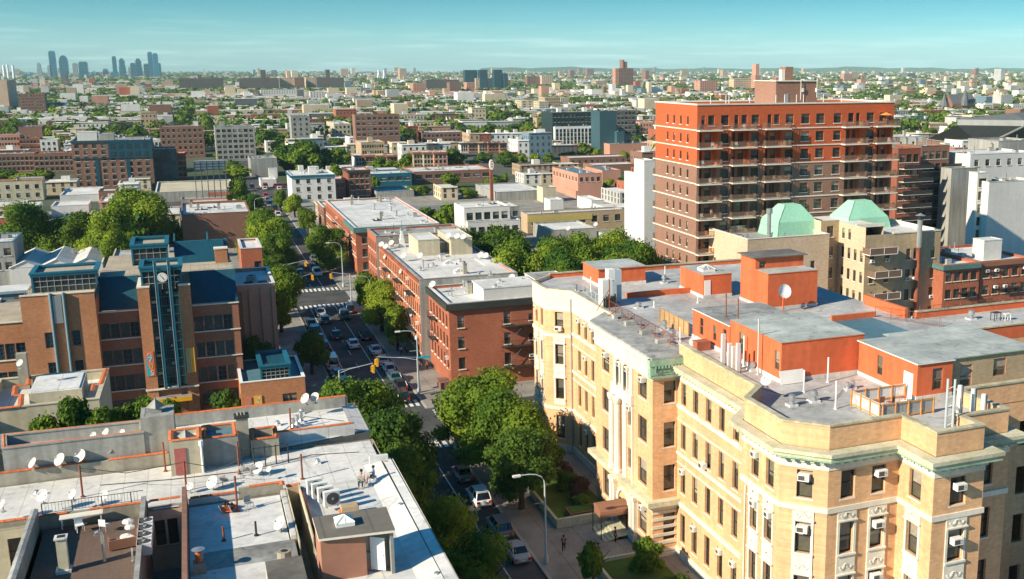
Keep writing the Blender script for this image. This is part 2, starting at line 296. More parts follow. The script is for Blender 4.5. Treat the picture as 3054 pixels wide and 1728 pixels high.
# ---------------------------------------------------------------- generic building on a CCW footprint
OCC = []
_UNIT = []
def roofunit(k):
    if not _UNIT:
        for q in range(5):
            b = MB('greym', 'steel', 'dark', 'stucco', 'silver')
            if q == 0: b.box(-.7, -.5, .05, .7, .5, .9, 0); b.cyl(0, 0, .9, .97, .38, 10, 2); b.box(-.6, -.4, 0, -.4, .4, .05, 2); b.box(.4, -.4, 0, .6, .4, .05, 2)
            if q == 1: b.cyl(0, 0, 0, 1.3, .11, 8, 1); b.cyl(0, 0, 1.3, 1.5, .22, 8, 1, r2=.05); b.cyl(.9, .3, 0, .7, .08, 8, 1)
            if q == 2: b.box(-.5, -.5, 0, .5, .5, .45, 4); b.box(-.56, -.56, .45, .56, .56, .52, 0); b.tube([(1.2, 0, 0), (1.2, 0, 1.8)], .04, 5, 2)
            if q == 3: b.box(-.35, -.3, 0, .35, .3, 1.6, 3); b.box(-.42, -.37, 1.6, .42, .37, 1.72, 0); b.cyl(-.12, 0, 1.72, 2.0, .1, 8, 2); b.cyl(.15, 0, 1.72, 1.95, .1, 8, 2)
            if q == 4: b.box(-1.6, -.9, .02, 1.6, .9, .12, 2); b.lathe(0, 0, [(.5, .1), (.5, .3), (.05, .75)], 4, 0)
            o = b.build('u'); _UNIT.append(o.data); bpy.data.objects.remove(o)
    return _UNIT[k % 5]
def building(name, label, poly, z, wall='red', roof='silver', par=.5, cop=None, wins=None, z0=0, cat='building', group=None, style='dh', fm='frame', gl='glass', sill='wframe', acs=0.0, thick=.3, cornice=None, blinds=.35, extra=None, depth=.2, wh=1.6, ww=1.0, fl=3.1, first=1.1, lim=None, rnd=random, cell=3.0):
    """poly CCW; wins: {edge index: list of openings | (columns, rows)}"""
    cx = sum(p[0] for p in poly)/len(poly); cy = sum(p[1] for p in poly)/len(poly)
    OCC.append((min(p[0] for p in poly), min(p[1] for p in poly), max(p[0] for p in poly), max(p[1] for p in poly), z))
    root = empty(name, (cx, cy, z0), label, cat, group); wins = wins or {}; n = len(poly); b = MB(wall); lim = [100] if lim is None else lim
    for i in range(n):
        p0, p1 = poly[i], poly[(i+1) % n]; sp = wins.get(i, ()); Ln = hypot(p1[0]-p0[0], p1[1]-p0[1])
        if isinstance(sp, tuple) and len(sp) == 2 and isinstance(sp[0], int):
            nc, nr = sp; top = z-.9-wh; step = fl if nr < 2 else min(fl, (top-first-z0)/(nr-1)) if nr > 1 else 0
            sp = rows(spread(Ln, nc, .3), [top-k*step for k in range(nr)], min(ww, Ln/nc*.7), wh)
        b.wall(p0, p1, z0, z+par, sp, depth)
        if sp: windows(root, p0, p1, sp, depth-.09, style, fm, gl, sill, blinds, acs, lim=lim, rnd=rnd)
    inn = offset(poly, -thick)
    for i in range(n):
        j = (i+1) % n; b.face(((*inn[j], z), (*inn[i], z), (*inn[i], z+par), (*inn[j], z+par))[::1], 0)
    b.build('wall', root)
    r = MB(roof); r.face([(x, y, z+.01) for x, y in offset(poly, -thick+.02)]); r.build('roof', root)
    if par > .05:
        k = MB(cop or wall)
        k.band(poly, z+par, z+par+.1, .06, thick=thick+.06); k.build('coping', root)
    ys = [p[1] for p in poly]; xs_ = [p[0] for p in poly]; ar = (max(xs_)-min(xs_))*(max(ys)-min(ys))
    if min(ys) > 145 and z > 4 and ar > 60:
        ru = random.Random(int(min(ys)*7+z*31))
        for k in range(min(9, 2+int(ar/70))): place(roofunit(ru.randrange(5)), 'roof_unit', (ru.uniform(min(xs_)+1.6, max(xs_)-1.6), ru.uniform(min(ys)+1.5, max(ys)-1.5), z), ru.choice((0, pi/2)), root)
    if cornice:
        cm, ch, co = cornice[:3]; k = MB(cm); edges = cornice[3] if len(cornice) > 3 else None
        if edges is None: k.band(poly, z+par-ch, z+par-.01, co, thick=.0)
        else:
            for run in edges: k.band(run, z+par-ch, z+par-.012, co, closed=False, thick=0)
        k.build('cornice', root)
    return root
def rect(x0, y0, x1, y1): return [(x0, y0), (x1, y0), (x1, y1), (x0, y1)]   # edges: 0 south, 1 east, 2 north, 3 west
# ================================================================ ground, roads, pavements
def sheet(name, poly, z, m, kind='structure', top=None):
    b = MB(m); b.face([(x, y, z) for x, y in poly]); return b.build(name, kind=kind)
M['far'] = mat('far_ground', (.10, .105, .085), .95, .3, .02, col2=(.055, .085, .03), sc2=.012)
gb = MB('far'); gb.face([(13300*cos(2*pi*i/64), 13300*sin(2*pi*i/64), -.05) for i in range(64)]); gb.build('ground', kind='structure')
sheet('avenue', rect(16.9, -40, 27.3, 640), 0, 'asphalt')
sheet('cross_street', rect(-160, 131.2, 16.9, 142.6), 0, 'asphalt'); sheet('cross_street', rect(27.3, 131.2, 260, 142.6), 0, 'asphalt')
sheet('cross_street', rect(-160, 219.5, 16.9, 230.5), 0, 'asphalt'); sheet('cross_street', rect(27.3, 219.5, 260, 230.5), 0, 'asphalt')
sheet('wide_crossing', rect(-10, 398, 16.9, 470), 0, 'asphalt'); sheet('wide_crossing', rect(27.3, 398, 120, 420), 0, 'asphalt')
def pavement(x0, y0, x1, y1):
    b = MB('pave', 'kerb'); k = .3
    b.box(x0+k, y0+k, -.04, x1-k, y1-k, .137)
    for q in ((x0, y0, x1, y0+k), (x0, y1-k, x1, y1), (x0, y0+k, x0+k, y1-k), (x1-k, y0+k, x1, y1-k)): b.box(q[0], q[1], -.04, q[2], q[3], .15, 1)
    b.build('pavement', kind='structure')
for q in ((-160, -40, 16.9, 131.2), (27.3, -40, 260, 131.2), (-160, 142.6, 16.9, 219.5), (27.3, 142.6, 260, 219.5), (-160, 230.5, 16.9, 398), (27.3, 230.5, 260, 398)): pavement(*q)
b = MB('paint')
def pl(x0, y0, x1, y1): b.face(((x0, y0, .005), (x1, y0, .005), (x1, y1, .005), (x0, y1, .005)))
for y0, y1 in ((20, 128), (146, 216), (234, 392)):
    pl(19.35, y0, 19.47, y1); pl(24.1, y0, 24.22, y1)
    y = y0+3
    while y < y1-8: pl(21.75, y, 21.87, y+3); y += 9
for Y0 in (144.4, 128.6-2.2, 214.6, 231.4):
    for i in range(11): pl(17.6+i*.88, Y0, 18.1+i*.88, Y0+3)
for X0 in (28, 12.6):
    for i in range(11): pl(X0, 132+i*.93, X0+3, 132.5+i*.93)
    for i in range(9): pl(X0, 220.3+i*1.05, X0+3, 220.8+i*1.05)
pl(17.2, 148.2, 24.1, 148.6); pl(17.2, 236, 24.1, 236.4)
for x0, x1 in ((32, 250), (-150, 11)): pl(x0, 133.6, x1, 133.72); pl(x0, 140.1, x1, 140.22)
b.build('road_marking', kind='structure')
b = MB('ypaint')
for x0, x1 in ((32, 250), (-150, 11)): pl(x0, 136.75, x1, 136.87); pl(x0, 137.0, x1, 137.12)
b.build('centre_line', kind='structure')
# ================================================================ the long cream building on the right
CR = [(37.9, 120.6), (40.35, 118.15), (40.35, 103), (37.8, 103), (37.8, 87.8), (40.35, 87.8), (40.35, 72.95), (38, 70.6), (38, 64.6), (40.5, 62.1), (46.6, 62.1), (46.6, 58), (51, 58), (51, 60.3), (55.2, 60.3), (55.2, 66), (70, 66), (70, 83), (86, 83), (86, 92), (70, 92), (70, 128.8), (41, 128.8), (37.9, 125.7)]
def edge(i): return CR[i % len(CR)], CR[(i+1) % len(CR)]
croot = empty('cream_apartment_building', (50, 90, 0), 'huge cream brick apartment block with bay windows, white stone trim and orange rooftop walls', 'building')
Rz = ((15.4, 17.55), (11.1, 13.55), (6.75, 9.3), (1.75, 4.65))
def ops_from(spans, i=None): return [(a, b, z0, z1) for a, b in spans for z0, z1 in Rz]
def uspan(e_, pts):          # wall positions given as world Y or X along the edge
    p0, p1 = edge(e_); out = []
    for a, b in pts:
        if abs(p0[0]-p1[0]) < .01: u0, u1 = abs(a-p0[1]), abs(b-p0[1])
        else: u0, u1 = abs(a-p0[0]), abs(b-p0[0])
        out.append((min(u0, u1), max(u0, u1)))
    return out
CW = {0: [(1.22, 2.36)], 1: uspan(1, ((116, 115.05), (113.75, 112.8), (111.4, 110.45), (107, 106))), 3: uspan(3, ((101.1, 99), (91.35, 89.2))), 4: [(1.15, 2.35)],
      5: uspan(5, ((87, 85.95), (84.5, 83.35), (81.8, 80.7), (79.2, 78.15), (76.6, 75.5))), 7: uspan(7, ((69, 67.85), (66.75, 65.55))), 8: [(1.22, 2.4)], 9: uspan(9, ((41.6, 42.8), (44.25, 45.45))),
      10: uspan(10, ((60.8, 59.4),)), 11: uspan(11, ((48.05, 49.45),)), 13: uspan(13, ((52.6, 53.8),)), 15: [(1+i*2.6, 2.2+i*2.6) for i in range(5)], 23: uspan(23, ((124.75, 123.85), (122.6, 121.7)))}
b = MB('cream', 'creamw'); lim = [100]; rw = random.Random(3)
arch = [(a, c_, z0, z1) for a, c_ in uspan(3, ((96.5, 95.35), (94.5, 93.35))) for z0, z1 in ((15.2, 17.6),)]+[(a, c_, z0, z1) for a, c_ in uspan(3, ((93.95, 92.75),)) for z0, z1 in ((11.6, 13.8), (7.2, 9.3))]+[(6.2, 8.4, .2, 3.2)]
for i in range(len(CR)):
    p0, p1 = edge(i); ops = ops_from(CW.get(i, ()))
    if i == 3: ops += arch
    b.wall(p0, p1, 0, 19.25, ops, .3)
b.build('wall', croot)
order = (3, 5, 8, 9, 7, 10, 11, 4, 0, 23, 1, 13, 15)
for i in order:
    p0, p1 = edge(i); ops = ops_from(CW[i])+(arch[:2]+arch[2:4] if i == 3 else [])
    west = i in (1, 3, 5, 7, 10, 23)
    windows(croot, p0, p1, ops, .22, 'dh', 'frame', 'glass', 'creamw', .55, .42 if west else .0, 'top', lim=lim, rnd=rw)
for i, (u, zz) in ((8, (1.8, 16.95)), (8, (1.8, 12.95)), (9, (4.45, 16.9)), (9, (4.35, 12.9)), (9, (4.3, 8.7)), (11, (2.1, 16.75)), (11, (2.1, 12.6)), (0, (1.8, 15.42)), (5, (6.0, 11.12))):
    p0, p1 = edge(i); L_ = hypot(p1[0]-p0[0], p1[1]-p0[1]); dx, dy = (p1[0]-p0[0])/L_, (p1[1]-p0[1])/L_
    if i == 9: u = {4.45: 4.35, 4.35: 4.35, 4.3: 4.35}[u]
    place(acmesh(.85, .5), 'air_conditioner', (p0[0]+dx*u+dy*.02, p0[1]+dy*u-dx*.02, zz-.1), atan2(dy, dx), croot)
# stone trim
W1 = CR[23:]+CR[:3]; W2 = CR[5:16]; Wp = CR[2:6]
b = MB('creamw', 'stonelip', 'copper', 'creampaint')
def course(run, z0, z1, out): b = MB('creamw'); b.band(run, z0, z1, out, 0, closed=False); b.build('stone_band', croot)
for run in (W1, W2): course(run, 17.72, 18.35, .05); course(run, 5.35, 5.75, .14); course(run, 0, 1.0, .12)
course(W2[2:], 14.45, 14.85, .12); course([CR[22], CR[23], CR[0], CR[1]], 14.45, 14.85, .12)
for run in (CR[5:7], CR[1:3]):
    for z0, h_, o_ in ((14.95, .3, .1), (10.35, .3, .1), (13.75, .12, .06), (9.5, .12, .06)): course(run, z0, z0+h_, o_)
# cornices: flat top lip weathered, copper dentils under it
def dentils(b, run, z0, z1, out, mi, sp=.62, wd=.32):
    o = offset(run, 0, False)
    for a, c_ in zip(o, o[1:]):
        L_ = hypot(c_[0]-a[0], c_[1]-a[1]); dx, dy = (c_[0]-a[0])/L_, (c_[1]-a[1])/L_; n = int(L_/sp)
        for k in range(n):
            u = (k+.5)*L_/n-wd/2; P = lambda uu, d: (a[0]+dx*uu+dy*d, a[1]+dy*uu-dx*d)
            b.prism([P(u, out), P(u+wd, out), P(u+wd, -.02), P(u, -.02)], z0, z1, mi)
b = MB('stonelip', 'copper', 'creamw')
cw2 = CR[5:16]
b.band(cw2, 19.0, 19.28, .95, 0, closed=False); b.band(cw2, 18.72, 18.995, .8, 0, closed=False); b.band(cw2, 18.36, 18.46, .25, 2, closed=False); dentils(b, cw2, 18.47, 18.71, .62, 0)
b.build('cornice', croot)
b = MB('copper', 'stonelip'); b.band(CR[8:16], 18.62, 18.718, .86, 0, closed=False); dentils(b, CR[8:16], 18.38, 18.6, .66, 1, .7, .3); b.build('copper_cornice', croot)
# roof deck and parapets
M['deck'] = mat('grey_deck_membrane', (.40, .41, .40), .6, .2, .8, col2=(.50, .51, .49), sc2=.3, stain=.3)
b = MB('deck'); b.face([(x, y, 19.9) for x, y in offset(CR, -.3)]); b.build('roof', croot)
def parapet(run, z0, z1, th, mi, ci, inset=0.0, cz=.14, co=.08):
    b = MB('cream', 'coping', 'creampaint', 'orange')
    o = offset(run, -inset, False); i_ = offset(run, -inset-th, False)
    for k in range(len(run)-1):
        b.face(((*o[k], z0), (*o[k+1], z0), (*o[k+1], z1), (*o[k], z1)), mi); b.face(((*i_[k+1], z0), (*i_[k], z0), (*i_[k], z1), (*i_[k+1], z1)), mi)
        b.face(((*o[k], z1), (*o[k+1], z1), (*i_[k+1], z1), (*i_[k], z1)), mi)
    for k, q in ((0, 1), (-1, -1)): b.face(((*o[k], z0), (*o[k], z1), (*i_[k], z1), (*i_[k], z0)), mi)
    if ci is not None: b.band(o, z1+.002, z1+cz, co, ci, thick=th+co, closed=False)
    b.build('parapet', croot)
parapet(CR[5:16], 19.26, 21.0, .35, 0, 1, .12)
parapet([CR[22], CR[23], CR[0], CR[1], CR[2]], 19.26, 20.25, .3, 2, 1, 0, .06, .03)
parapet([CR[15], CR[16], CR[17]], 19.26, 20.9, .35, 0, 1, .1)
parapet(CR[17:21], 19.26, 20.6, .3, 3, 1, .05)
parapet([CR[21], CR[22]], 19.26, 20.4, .3, 3, 1, .05)
b = MB('creampaint'); b.band([CR[22], CR[23], CR[0], CR[1], CR[2]], 18.36, 20.2, .03, 0, closed=False); b.build('painted_frieze', croot)
# stone window surrounds with carved panels (rows two and three)
rr = random.Random(5)
def surround(i, u0, u1, z0=6.0, z1=14.4, rws=(1, 2)):
    p0, p1 = edge(i); L_ = hypot(p1[0]-p0[0], p1[1]-p0[1]); dx, dy = (p1[0]-p0[0])/L_, (p1[1]-p0[1])/L_; P = lambda u, d: (p0[0]+dx*u+dy*d, p0[1]+dy*u-dx*d)
    b = MB('creamw', 'stonelip'); a, c_ = u0-.2, u1+.2; ops = [(u0-a, u1-a, *Rz[k]) for k in rws]
    b.wall(P(a, .09), P(c_, .09), z0, z1, ops, .12)
    for uu, s_ in ((a, 1), (c_, -1)): b.face(((*P(uu, 0), z0), (*P(uu, .09), z0), (*P(uu, .09), z1), (*P(uu, 0), z1))[::s_])
    b.face(((*P(a, 0), z1), (*P(a, .09), z1), (*P(c_, .09), z1), (*P(c_, 0), z1)))
    for k in rws:
        zt = Rz[k][1]
        b.prism([P(a-.05, .24), P(c_+.05, .24), P(c_+.05, .05), P(a-.05, .05)], zt+.12, zt+.22); b.prism([P(a-.02, .2), P(c_+.02, .2), P(c_+.02, .05), P(a-.02, .05)], Rz[k][0]-.16, Rz[k][0]-.02)
        m = (u0+u1)/2; zc = zt+.55 if k == 1 else zt+.75
        for q in range(13):
            t = q/12*2-1; uu = m+t*(u1-u0)*.42; zz = zc+.16*cos(t*pi*1.5)+rr.uniform(-.03, .03); s_ = .05+.03*(1-abs(t))
            b.prism([P(uu-s_, .15), P(uu+s_, .15), P(uu+s_, .08), P(uu-s_, .08)], zz-s_, zz+s_)
    b.build('stone_surround', croot)
for i in (7, 8, 9, 10, 11, 0, 23): 
    for a, c_ in CW[i]: surround(i, a, c_)
# portico block: entablature, giant columns, arched bay, base storey
b = MB('creamw', 'copper', 'stonelip', 'cream')
PO = CR[2:6]
b.band(PO, 17.75, 18.15, .06, 0, closed=False); b.band(PO, 18.15, 18.3, .22, 0, closed=False); b.band(PO, 18.3, 19.45, .14, 0, closed=False); b.band(PO, 19.45, 19.6, .42, 0, closed=False); b.band(PO, 19.6, 19.95, .6, 0, closed=False)
dentils(b, CR[3:5], 19.28, 19.44, .34, 0, .5, .22)
for k in range(9):
    y = 102-k*1.6; b.box(37.6, y-.35, 18.62, 37.67, y+.35, 19.15)
b.build('entablature', croot); b = MB('creamw', 'copper', 'stonelip', 'cream')
b.band(PO, 5.25, 5.5, .5, 0, closed=False); b.band(PO, 5.5, 6.0, .75, 2, closed=False); b.band(PO, 4.9, 5.25, .15, 0, closed=False)
for z0 in (.6, 1.4, 2.2, 3.0, 3.8, 4.5):
    b.band([CR[4], CR[5]], z0, z0+.3, .07, 0, closed=False)
b.band(PO, 0, .5, .16, 0, closed=False)
b.build('base_storey_trim', croot)
# green copper return of the entablature on the south side, wreath relief
b = MB('copper', 'stonelip'); b.box(37.25, 87.0, 18.16, 40.4, 87.62, 18.5); b.box(37.2, 86.95, 18.5, 40.4, 87.6, 19.4); b.box(37.1, 86.8, 19.4, 40.9, 87.58, 19.95)
for k in range(9): b.box(37.6+k*.33, 86.76, 19.15, 37.78+k*.33, 86.94, 19.38)
for k in range(16):
    a = k*pi/8; b.box(38.0+.26*cos(a)-.07, 86.86, 18.95+.26*sin(a)-.07, 38.0+.26*cos(a)+.07, 86.95, 18.95+.26*sin(a)+.07)
b.box(38.5, 86.88, 18.75, 39.2, 86.95, 18.9)
b.build('copper_return', croot)
b = MB('greyroof', 'tar'); b.prism([(37.35, 86.9), (41.5, 86.9), (41.5, 107.2), (40.6, 107.2), (37.35, 103.6)], 19.97, 20.12)
for k, y in enumerate((91.5, 95.4, 99.6, 103)): b.box(39.9, y, 20.12, 41.2, y+.7, 20.55, 0)
b.build('portico_roof', croot)
# columns
b = MB('creamw')
for y in (97.4, 95.9):
    b.lathe(37.45, y, [(.5, 6.0), (.5, 6.25), (.4, 6.35), (.36, 6.6), (.33, 13.2), (.42, 13.4), (.5, 13.7), (.5, 13.95)], 14)
b.box(37.5, 92.4, 13.95, 37.79, 98.0, 15.0); b.box(37.6, 92.4, 6.0, 37.79, 92.7, 14); b.box(37.6, 94.1, 6.0, 37.79, 95.0, 14)
b.box(37.62, 94.5, 15.0, 37.79, 95.35, 17.75); b.box(37.62, 96.5, 15, 37.79, 97.4, 17.75); b.box(37.62, 92.5, 15, 37.79, 93.35, 17.75)
for y in (93.4, 94.5, 95.4, 96.5): b.lathe(37.5, y, [(.14, 15.0), (.1, 15.2), (.09, 17.2), (.15, 17.4), (.16, 17.6)], 8)
b.build('column', croot)
b = MB('creamw', 'frame', 'stonelip')
for y in (98.0, 97.2, 92.6, 91.8): b.box(37.4, y-.28, .2, 37.79, y+.28, 4.9); b.box(37.3, y-.34, .2, 37.85, y+.34, .9); b.box(37.3, y-.34, 4.5, 37.85, y+.34, 4.88)
n = 12
for k in range(n):
    a0, a1 = pi*k/n, pi*(k+1)/n
    for r0, r1, xx in ((1.35, 1.75, 37.6),):
        q = [(95-r0*cos(a0), 2.9+r0*sin(a0)), (95-r1*cos(a0), 2.9+r1*sin(a0)), (95-r1*cos(a1), 2.9+r1*sin(a1)), (95-r0*cos(a1), 2.9+r0*sin(a1))]
        b.face([(xx, y, z) for y, z in q]); b.face([(xx, *q[0]), (xx, *q[3]), (37.8, *q[3]), (37.8, *q[0])]); b.face([(xx, *q[2]), (xx, *q[1]), (37.8, *q[1]), (37.8, *q[2])])
b.box(37.7, 94.3, .2, 37.83, 95.7, 2.6, 1)
b.build('entrance_arch', croot)
b = MB('brownw', 'frame')       # barrel awning
for k in range(8):
    a0, a1 = pi*k/8, pi*(k+1)/8; y0, y1 = 94.6-1.25*cos(a0), 94.6-1.25*cos(a1); z0, z1 = 2.75+.75*sin(a0), 2.75+.75*sin(a1)
    b.face(((34.6, y0, z0), (37.75, y0, z0), (37.75, y1, z1), (34.6, y1, z1))); b.face(((34.6, y0, z0), (34.6, y1, z1), (34.6, 94.6, 2.75)))
b.box(34.6, 93.35, 2.5, 37.7, 93.42, 2.78); b.box(34.6, 95.78, 2.5, 37.7, 95.85, 2.78); b.box(34.58, 93.35, 2.5, 34.65, 95.85, 2.78)
for y in (93.4, 95.8): b.cyl(34.7, y, .15, 2.5, .05, 6, 1)
b.build('awning', croot)
# drainpipes
b = MB('greym'); b.tube([(40.2, 118.0, .3), (40.2, 118.0, 19.3)], .09, 6); b.build('drainpipe', croot)
b = MB('creamw'); b.tube([(37.9, 69.75, .3), (37.9, 69.75, 14.2)], .07, 6); b.build('drainpipe', croot)
# ---------------------------------------------------------------- roof houses of the cream building (parts of it)
def roofhouse(x0, y0, x1, y1, z0, z1, wins={}, roof='orangeroof', lip='tile', over=.0, base=True, wall='orange', name='roof_house', doors=()):
    b = MB(wall, 'silver', roof, lip, 'whitem', 'brownw'); P = rect(x0, y0, x1, y1)
    for i in range(4): b.wall(P[i], P[(i+1) % 4], z0, z1, wins.get(i, ()), .1, 0)
    if base: b.band(P, z0+.01, z0+.35, .06, 1)
    b.prism(offset(P, over+.05), z1, z1+.09, 3, top=2)
    for i, u0, u1, h_ in doors:
        p0, p1 = P[i], P[(i+1) % 4]; L_ = hypot(p1[0]-p0[0], p1[1]-p0[1]); dx, dy = (p1[0]-p0[0])/L_, (p1[1]-p0[1])/L_; Q = lambda u, d: (p0[0]+dx*u+dy*d, p0[1]+dy*u-dx*d)
        b.prism([Q(u0, .05), Q(u1, .05), Q(u1, -.02), Q(u0, -.02)], z0, z0+h_, 4)
    o = b.build(name, croot)
    for i, sp in wins.items(): windows(croot, P[i], P[(i+1) % 4], sp, .05, 'dh', 'brownw', 'glass', None, .5, lim=[50], rnd=rw)
    return o
roofhouse(44.65, 76.3, 52.9, 85.6, 19.9, 23.35, {3: [(1.7, 2.6, 20.7, 22.7), (8.2, 9.0, 20.9, 22.6)]})
roofhouse(44.6, 85.65, 52.2, 93.6, 19.9, 22.75, {3: [(1.6, 2.4, 20.6, 22.3), (4.5, 5.2, 20.7, 22.2), (6.6, 7.3, 20.6, 22.3)]}, roof='greyroof', lip='whitem')
roofhouse(52.2, 67.8, 55.65, 76, 19.9, 22.9, {3: [(2.7, 3.5, 20.7, 22.4)], 0: [(1.5, 2.5, 20.6, 22.4)]}, lip='whitem', over=.1, doors=((3, 6.5, 7.7, 2.1),))
roofhouse(55.65, 68.3, 64.5, 77, 19.9, 22.88, {0: [(1.2, 2.4, 20.2, 22.2), (4.6, 5.9, 20.9, 22.4)]}, wall='tan', roof='orangeroof', lip='copper', over=.15, base=False)
roofhouse(57.3, 101.2, 63.6, 104.1, 19.9, 23.95, roof='orangeroof', lip='orange')
roofhouse(57.3, 104.15, 63.5, 107.6, 19.9, 25.3, {0: [(.5, 1.3, 24.1, 24.9)]}, roof='tar', lip='tar', over=.3)
roofhouse(53.65, 109.8, 57.3, 116.2, 19.9, 22.55, roof='orangeroof', lip='orange', doors=((0, .1, .9, 2.1),))
roofhouse(44.8, 120.8, 51, 126.4, 19.9, 22.0, roof='orangeroof', lip='orange', over=.1)
for q in ((45.5, 113.2, 54, 113.7, 20.5), (69.0, 92.3, 69.4, 100, 21.0), (61, 94, 66.5, 94.3, 20.5)): b = MB('orange', 'tile'); b.box(q[0], q[1], 19.9, q[2], q[3], q[4], 0, top=1); b.build('roof_kerb', croot)
b = MB('blueroof'); b.face(((57.5, 80, 19.93), (66, 80, 19.93), (66, 94, 19.93), (57.5, 94, 19.93))); b.build('roof_patch', croot)
b = MB('orangeroof'); b.box(61.5, 66.6, 19.9, 69.6, 68.2, 20.3); b.build('roof_patch', croot)
# skylights on the cream building
def skylight(x, y, z, s, m='greym', parent=None):
    b = MB(m, 'whitem'); b.box(x-s, y-s, z, x+s, y+s, z+.25, 1); c_ = (x, y, z+.25+s*.6)
    Q = [(x-s, y-s, z+.25), (x+s, y-s, z+.25), (x+s, y+s, z+.25), (x-s, y+s, z+.25)]
    for i in range(4):
        b.face((Q[i], Q[(i+1) % 4], c_)); b.tube([Q[i], c_], .05, 4, 1); b.tube([((Q[i][0]+Q[(i+1) % 4][0])/2, (Q[i][1]+Q[(i+1) % 4][1])/2, Q[i][2]), c_], .03, 4, 1)
    return b.build('skylight', parent)
skylight(55.2, 112.3, 22.64, .8, parent=croot); skylight(57, 86.5, 20, 1.6, parent=croot)
# ================================================================ small things: makers
M['dishc'] = mat('dish_enamel', (.60, .60, .57), .6, .1, 6)
_P = {}
def vent(x, y, z, h=.9, r=.28, label='silver turbine vent on a square kerb', group='roof vents', s=1.0):
    k = ('vent', h, r)
    if k not in _P:
        b = MB('steel', 'silver'); b.box(-r*1.3, -r*1.3, 0, r*1.3, r*1.3, .16, 1); b.lathe(0, 0, [(r*1.2, .16), (r*.62, .34), (r*.62, h*.5), (r*1.0, h*.52), (r*1.05, h*.78), (r*.8, h*.8), (r*.85, h*.96), (r*.3, h)], 10)
        o = b.build('roof_vent', smooth=False); _P[k] = o.data; bpy.data.objects.remove(o)
    return place(_P[k], 'roof_vent', (x, y, z), 0, label=label, cat='vent', group=group)
def pipe(x, y, z, h, r=.06, m='whitem', label='', cap=True, hook=False, name='vent_pipe'):
    b = MB(m, 'dark')
    if hook: b.tube([(0, 0, 0), (0, 0, h-.25), (-.06, 0, h-.08), (-.2, 0, h), (-.34, 0, h-.06), (-.38, 0, h-.22)], r, 8)
    else: b.cyl(0, 0, 0, h, r, 8); b.cyl(0, 0, 0, .08, r*2.2, 8)
    o = b.build(name, label=label, cat='pipe'); o.location = (x, y, z); return o
def dish(x, y, z, r=.38, az=2.4, h=.5, label='', group='satellite dishes', col='dishc', tilt=.7):
    k = ('dish', r, h, col, tilt)
    if k not in _P:
        b = MB(col, 'greym'); n = 14; T = Matrix.Translation((0, 0, h)) @ Matrix.Rotation(tilt, 4, 'Y'); b.T = T
        prof = [(r*t, .28*r*t*t) for t in (0.02, .35, .7, 1)]
        for (r0, z0), (r1, z1) in zip(prof, prof[1:]):
            for i in range(n):
                a, c_ = 2*pi*i/n, 2*pi*(i+1)/n; b.face(((r0*cos(a), r0*sin(a), z0), (r1*cos(a), r1*sin(a), z1), (r1*cos(c_), r1*sin(c_), z1), (r0*cos(c_), r0*sin(c_), z0)))
        b.tube([(-r*.9, 0, .2*r), (-.1*r, 0, r*.95)], .018, 4, 1); b.box(-.15*r, -.05, r*.85, .02, .05, r*1.05, 1); b.T = None
        b.tube([(0, 0, 0), (0, 0, h*.75), (.02, 0, h)], .03, 6, 1); b.box(-.15, -.15, 0, .15, .15, .03, 1)
        o = b.build('satellite_dish'); _P[k] = o.data; bpy.data.objects.remove(o)
    return place(_P[k], 'satellite_dish', (x, y, z), az, label=label, cat='satellite dish', group=group)
def lamp_post(x, y, h=9, az=pi, label='', arm=2.4, z=.14):
    t = empty('street_lamp', (x, y, z), label, 'street lamp', 'street lamps'); T = Matrix.Translation((x, y, z)) @ Matrix.Rotation(az, 4, 'Z')
    b = MB('lamp'); b.T = T; b.lathe(0, 0, [(.26, 0), (.26, .5), (.14, .9), (.12, 1.2), (.075, h-1.1)], 8); b.tube([(0, 0, h-1.2), (.05, 0, h-.75), (.3, 0, h-.3), (.8, 0, h-.02), (arm*.6, 0, h+.1), (arm, 0, h+.12)], .06, 6); b.tube([(0, 0, h*.68), (1.1, 0, h*.68)], .03, 4); b.build('pole', t)
    b = MB('whitem', 'ac'); b.T = T; b.box(arm-.1, -.14, h+.03, arm+.65, .14, h+.2); b.box(arm, -.1, h-.02, arm+.55, .1, h+.03, 1); b.build('lamp_head', t)
    return t
def signal(x, y, az, label, L_=5, h=5.8, heads=1, z=.14):
    t = empty('traffic_light', (x, y, z), label, 'traffic light', 'traffic lights'); T = Matrix.Translation((x, y, z)) @ Matrix.Rotation(az, 4, 'Z')
    b = MB('lamp'); b.T = T; b.cyl(0, 0, 0, 1.0, .16, 8); b.cyl(0, 0, 0, h-.2, .09, 8); b.tube([(0, 0, h-.6), (L_*.3, 0, h-.15), (L_, 0, h+.35)], .05, 6); b.tube([(0, 0, h-.2), (L_*.5, 0, h+.05)], .025, 4); b.build('mast', t)
    for k in range(2):
        b = MB('yellow', 'dark'); b.T = T @ Matrix.Translation((L_, -.16+.34*k, h-.05)) @ Matrix.Rotation((-pi/2, pi)[k]-az+pi*.0, 4, 'Z')
        b.box(-.17, -.14, -.95, .17, .14, .1)
        for q in range(3): b.tube([(0, -.14, -.1-.3*q), (0, -.34, -.06-.3*q)], .12, 8, 0); b.box(-.09, -.15, -.19-.3*q, .09, -.142, -.01-.3*q, 1)
        b.build('signal_head', t)
    return t
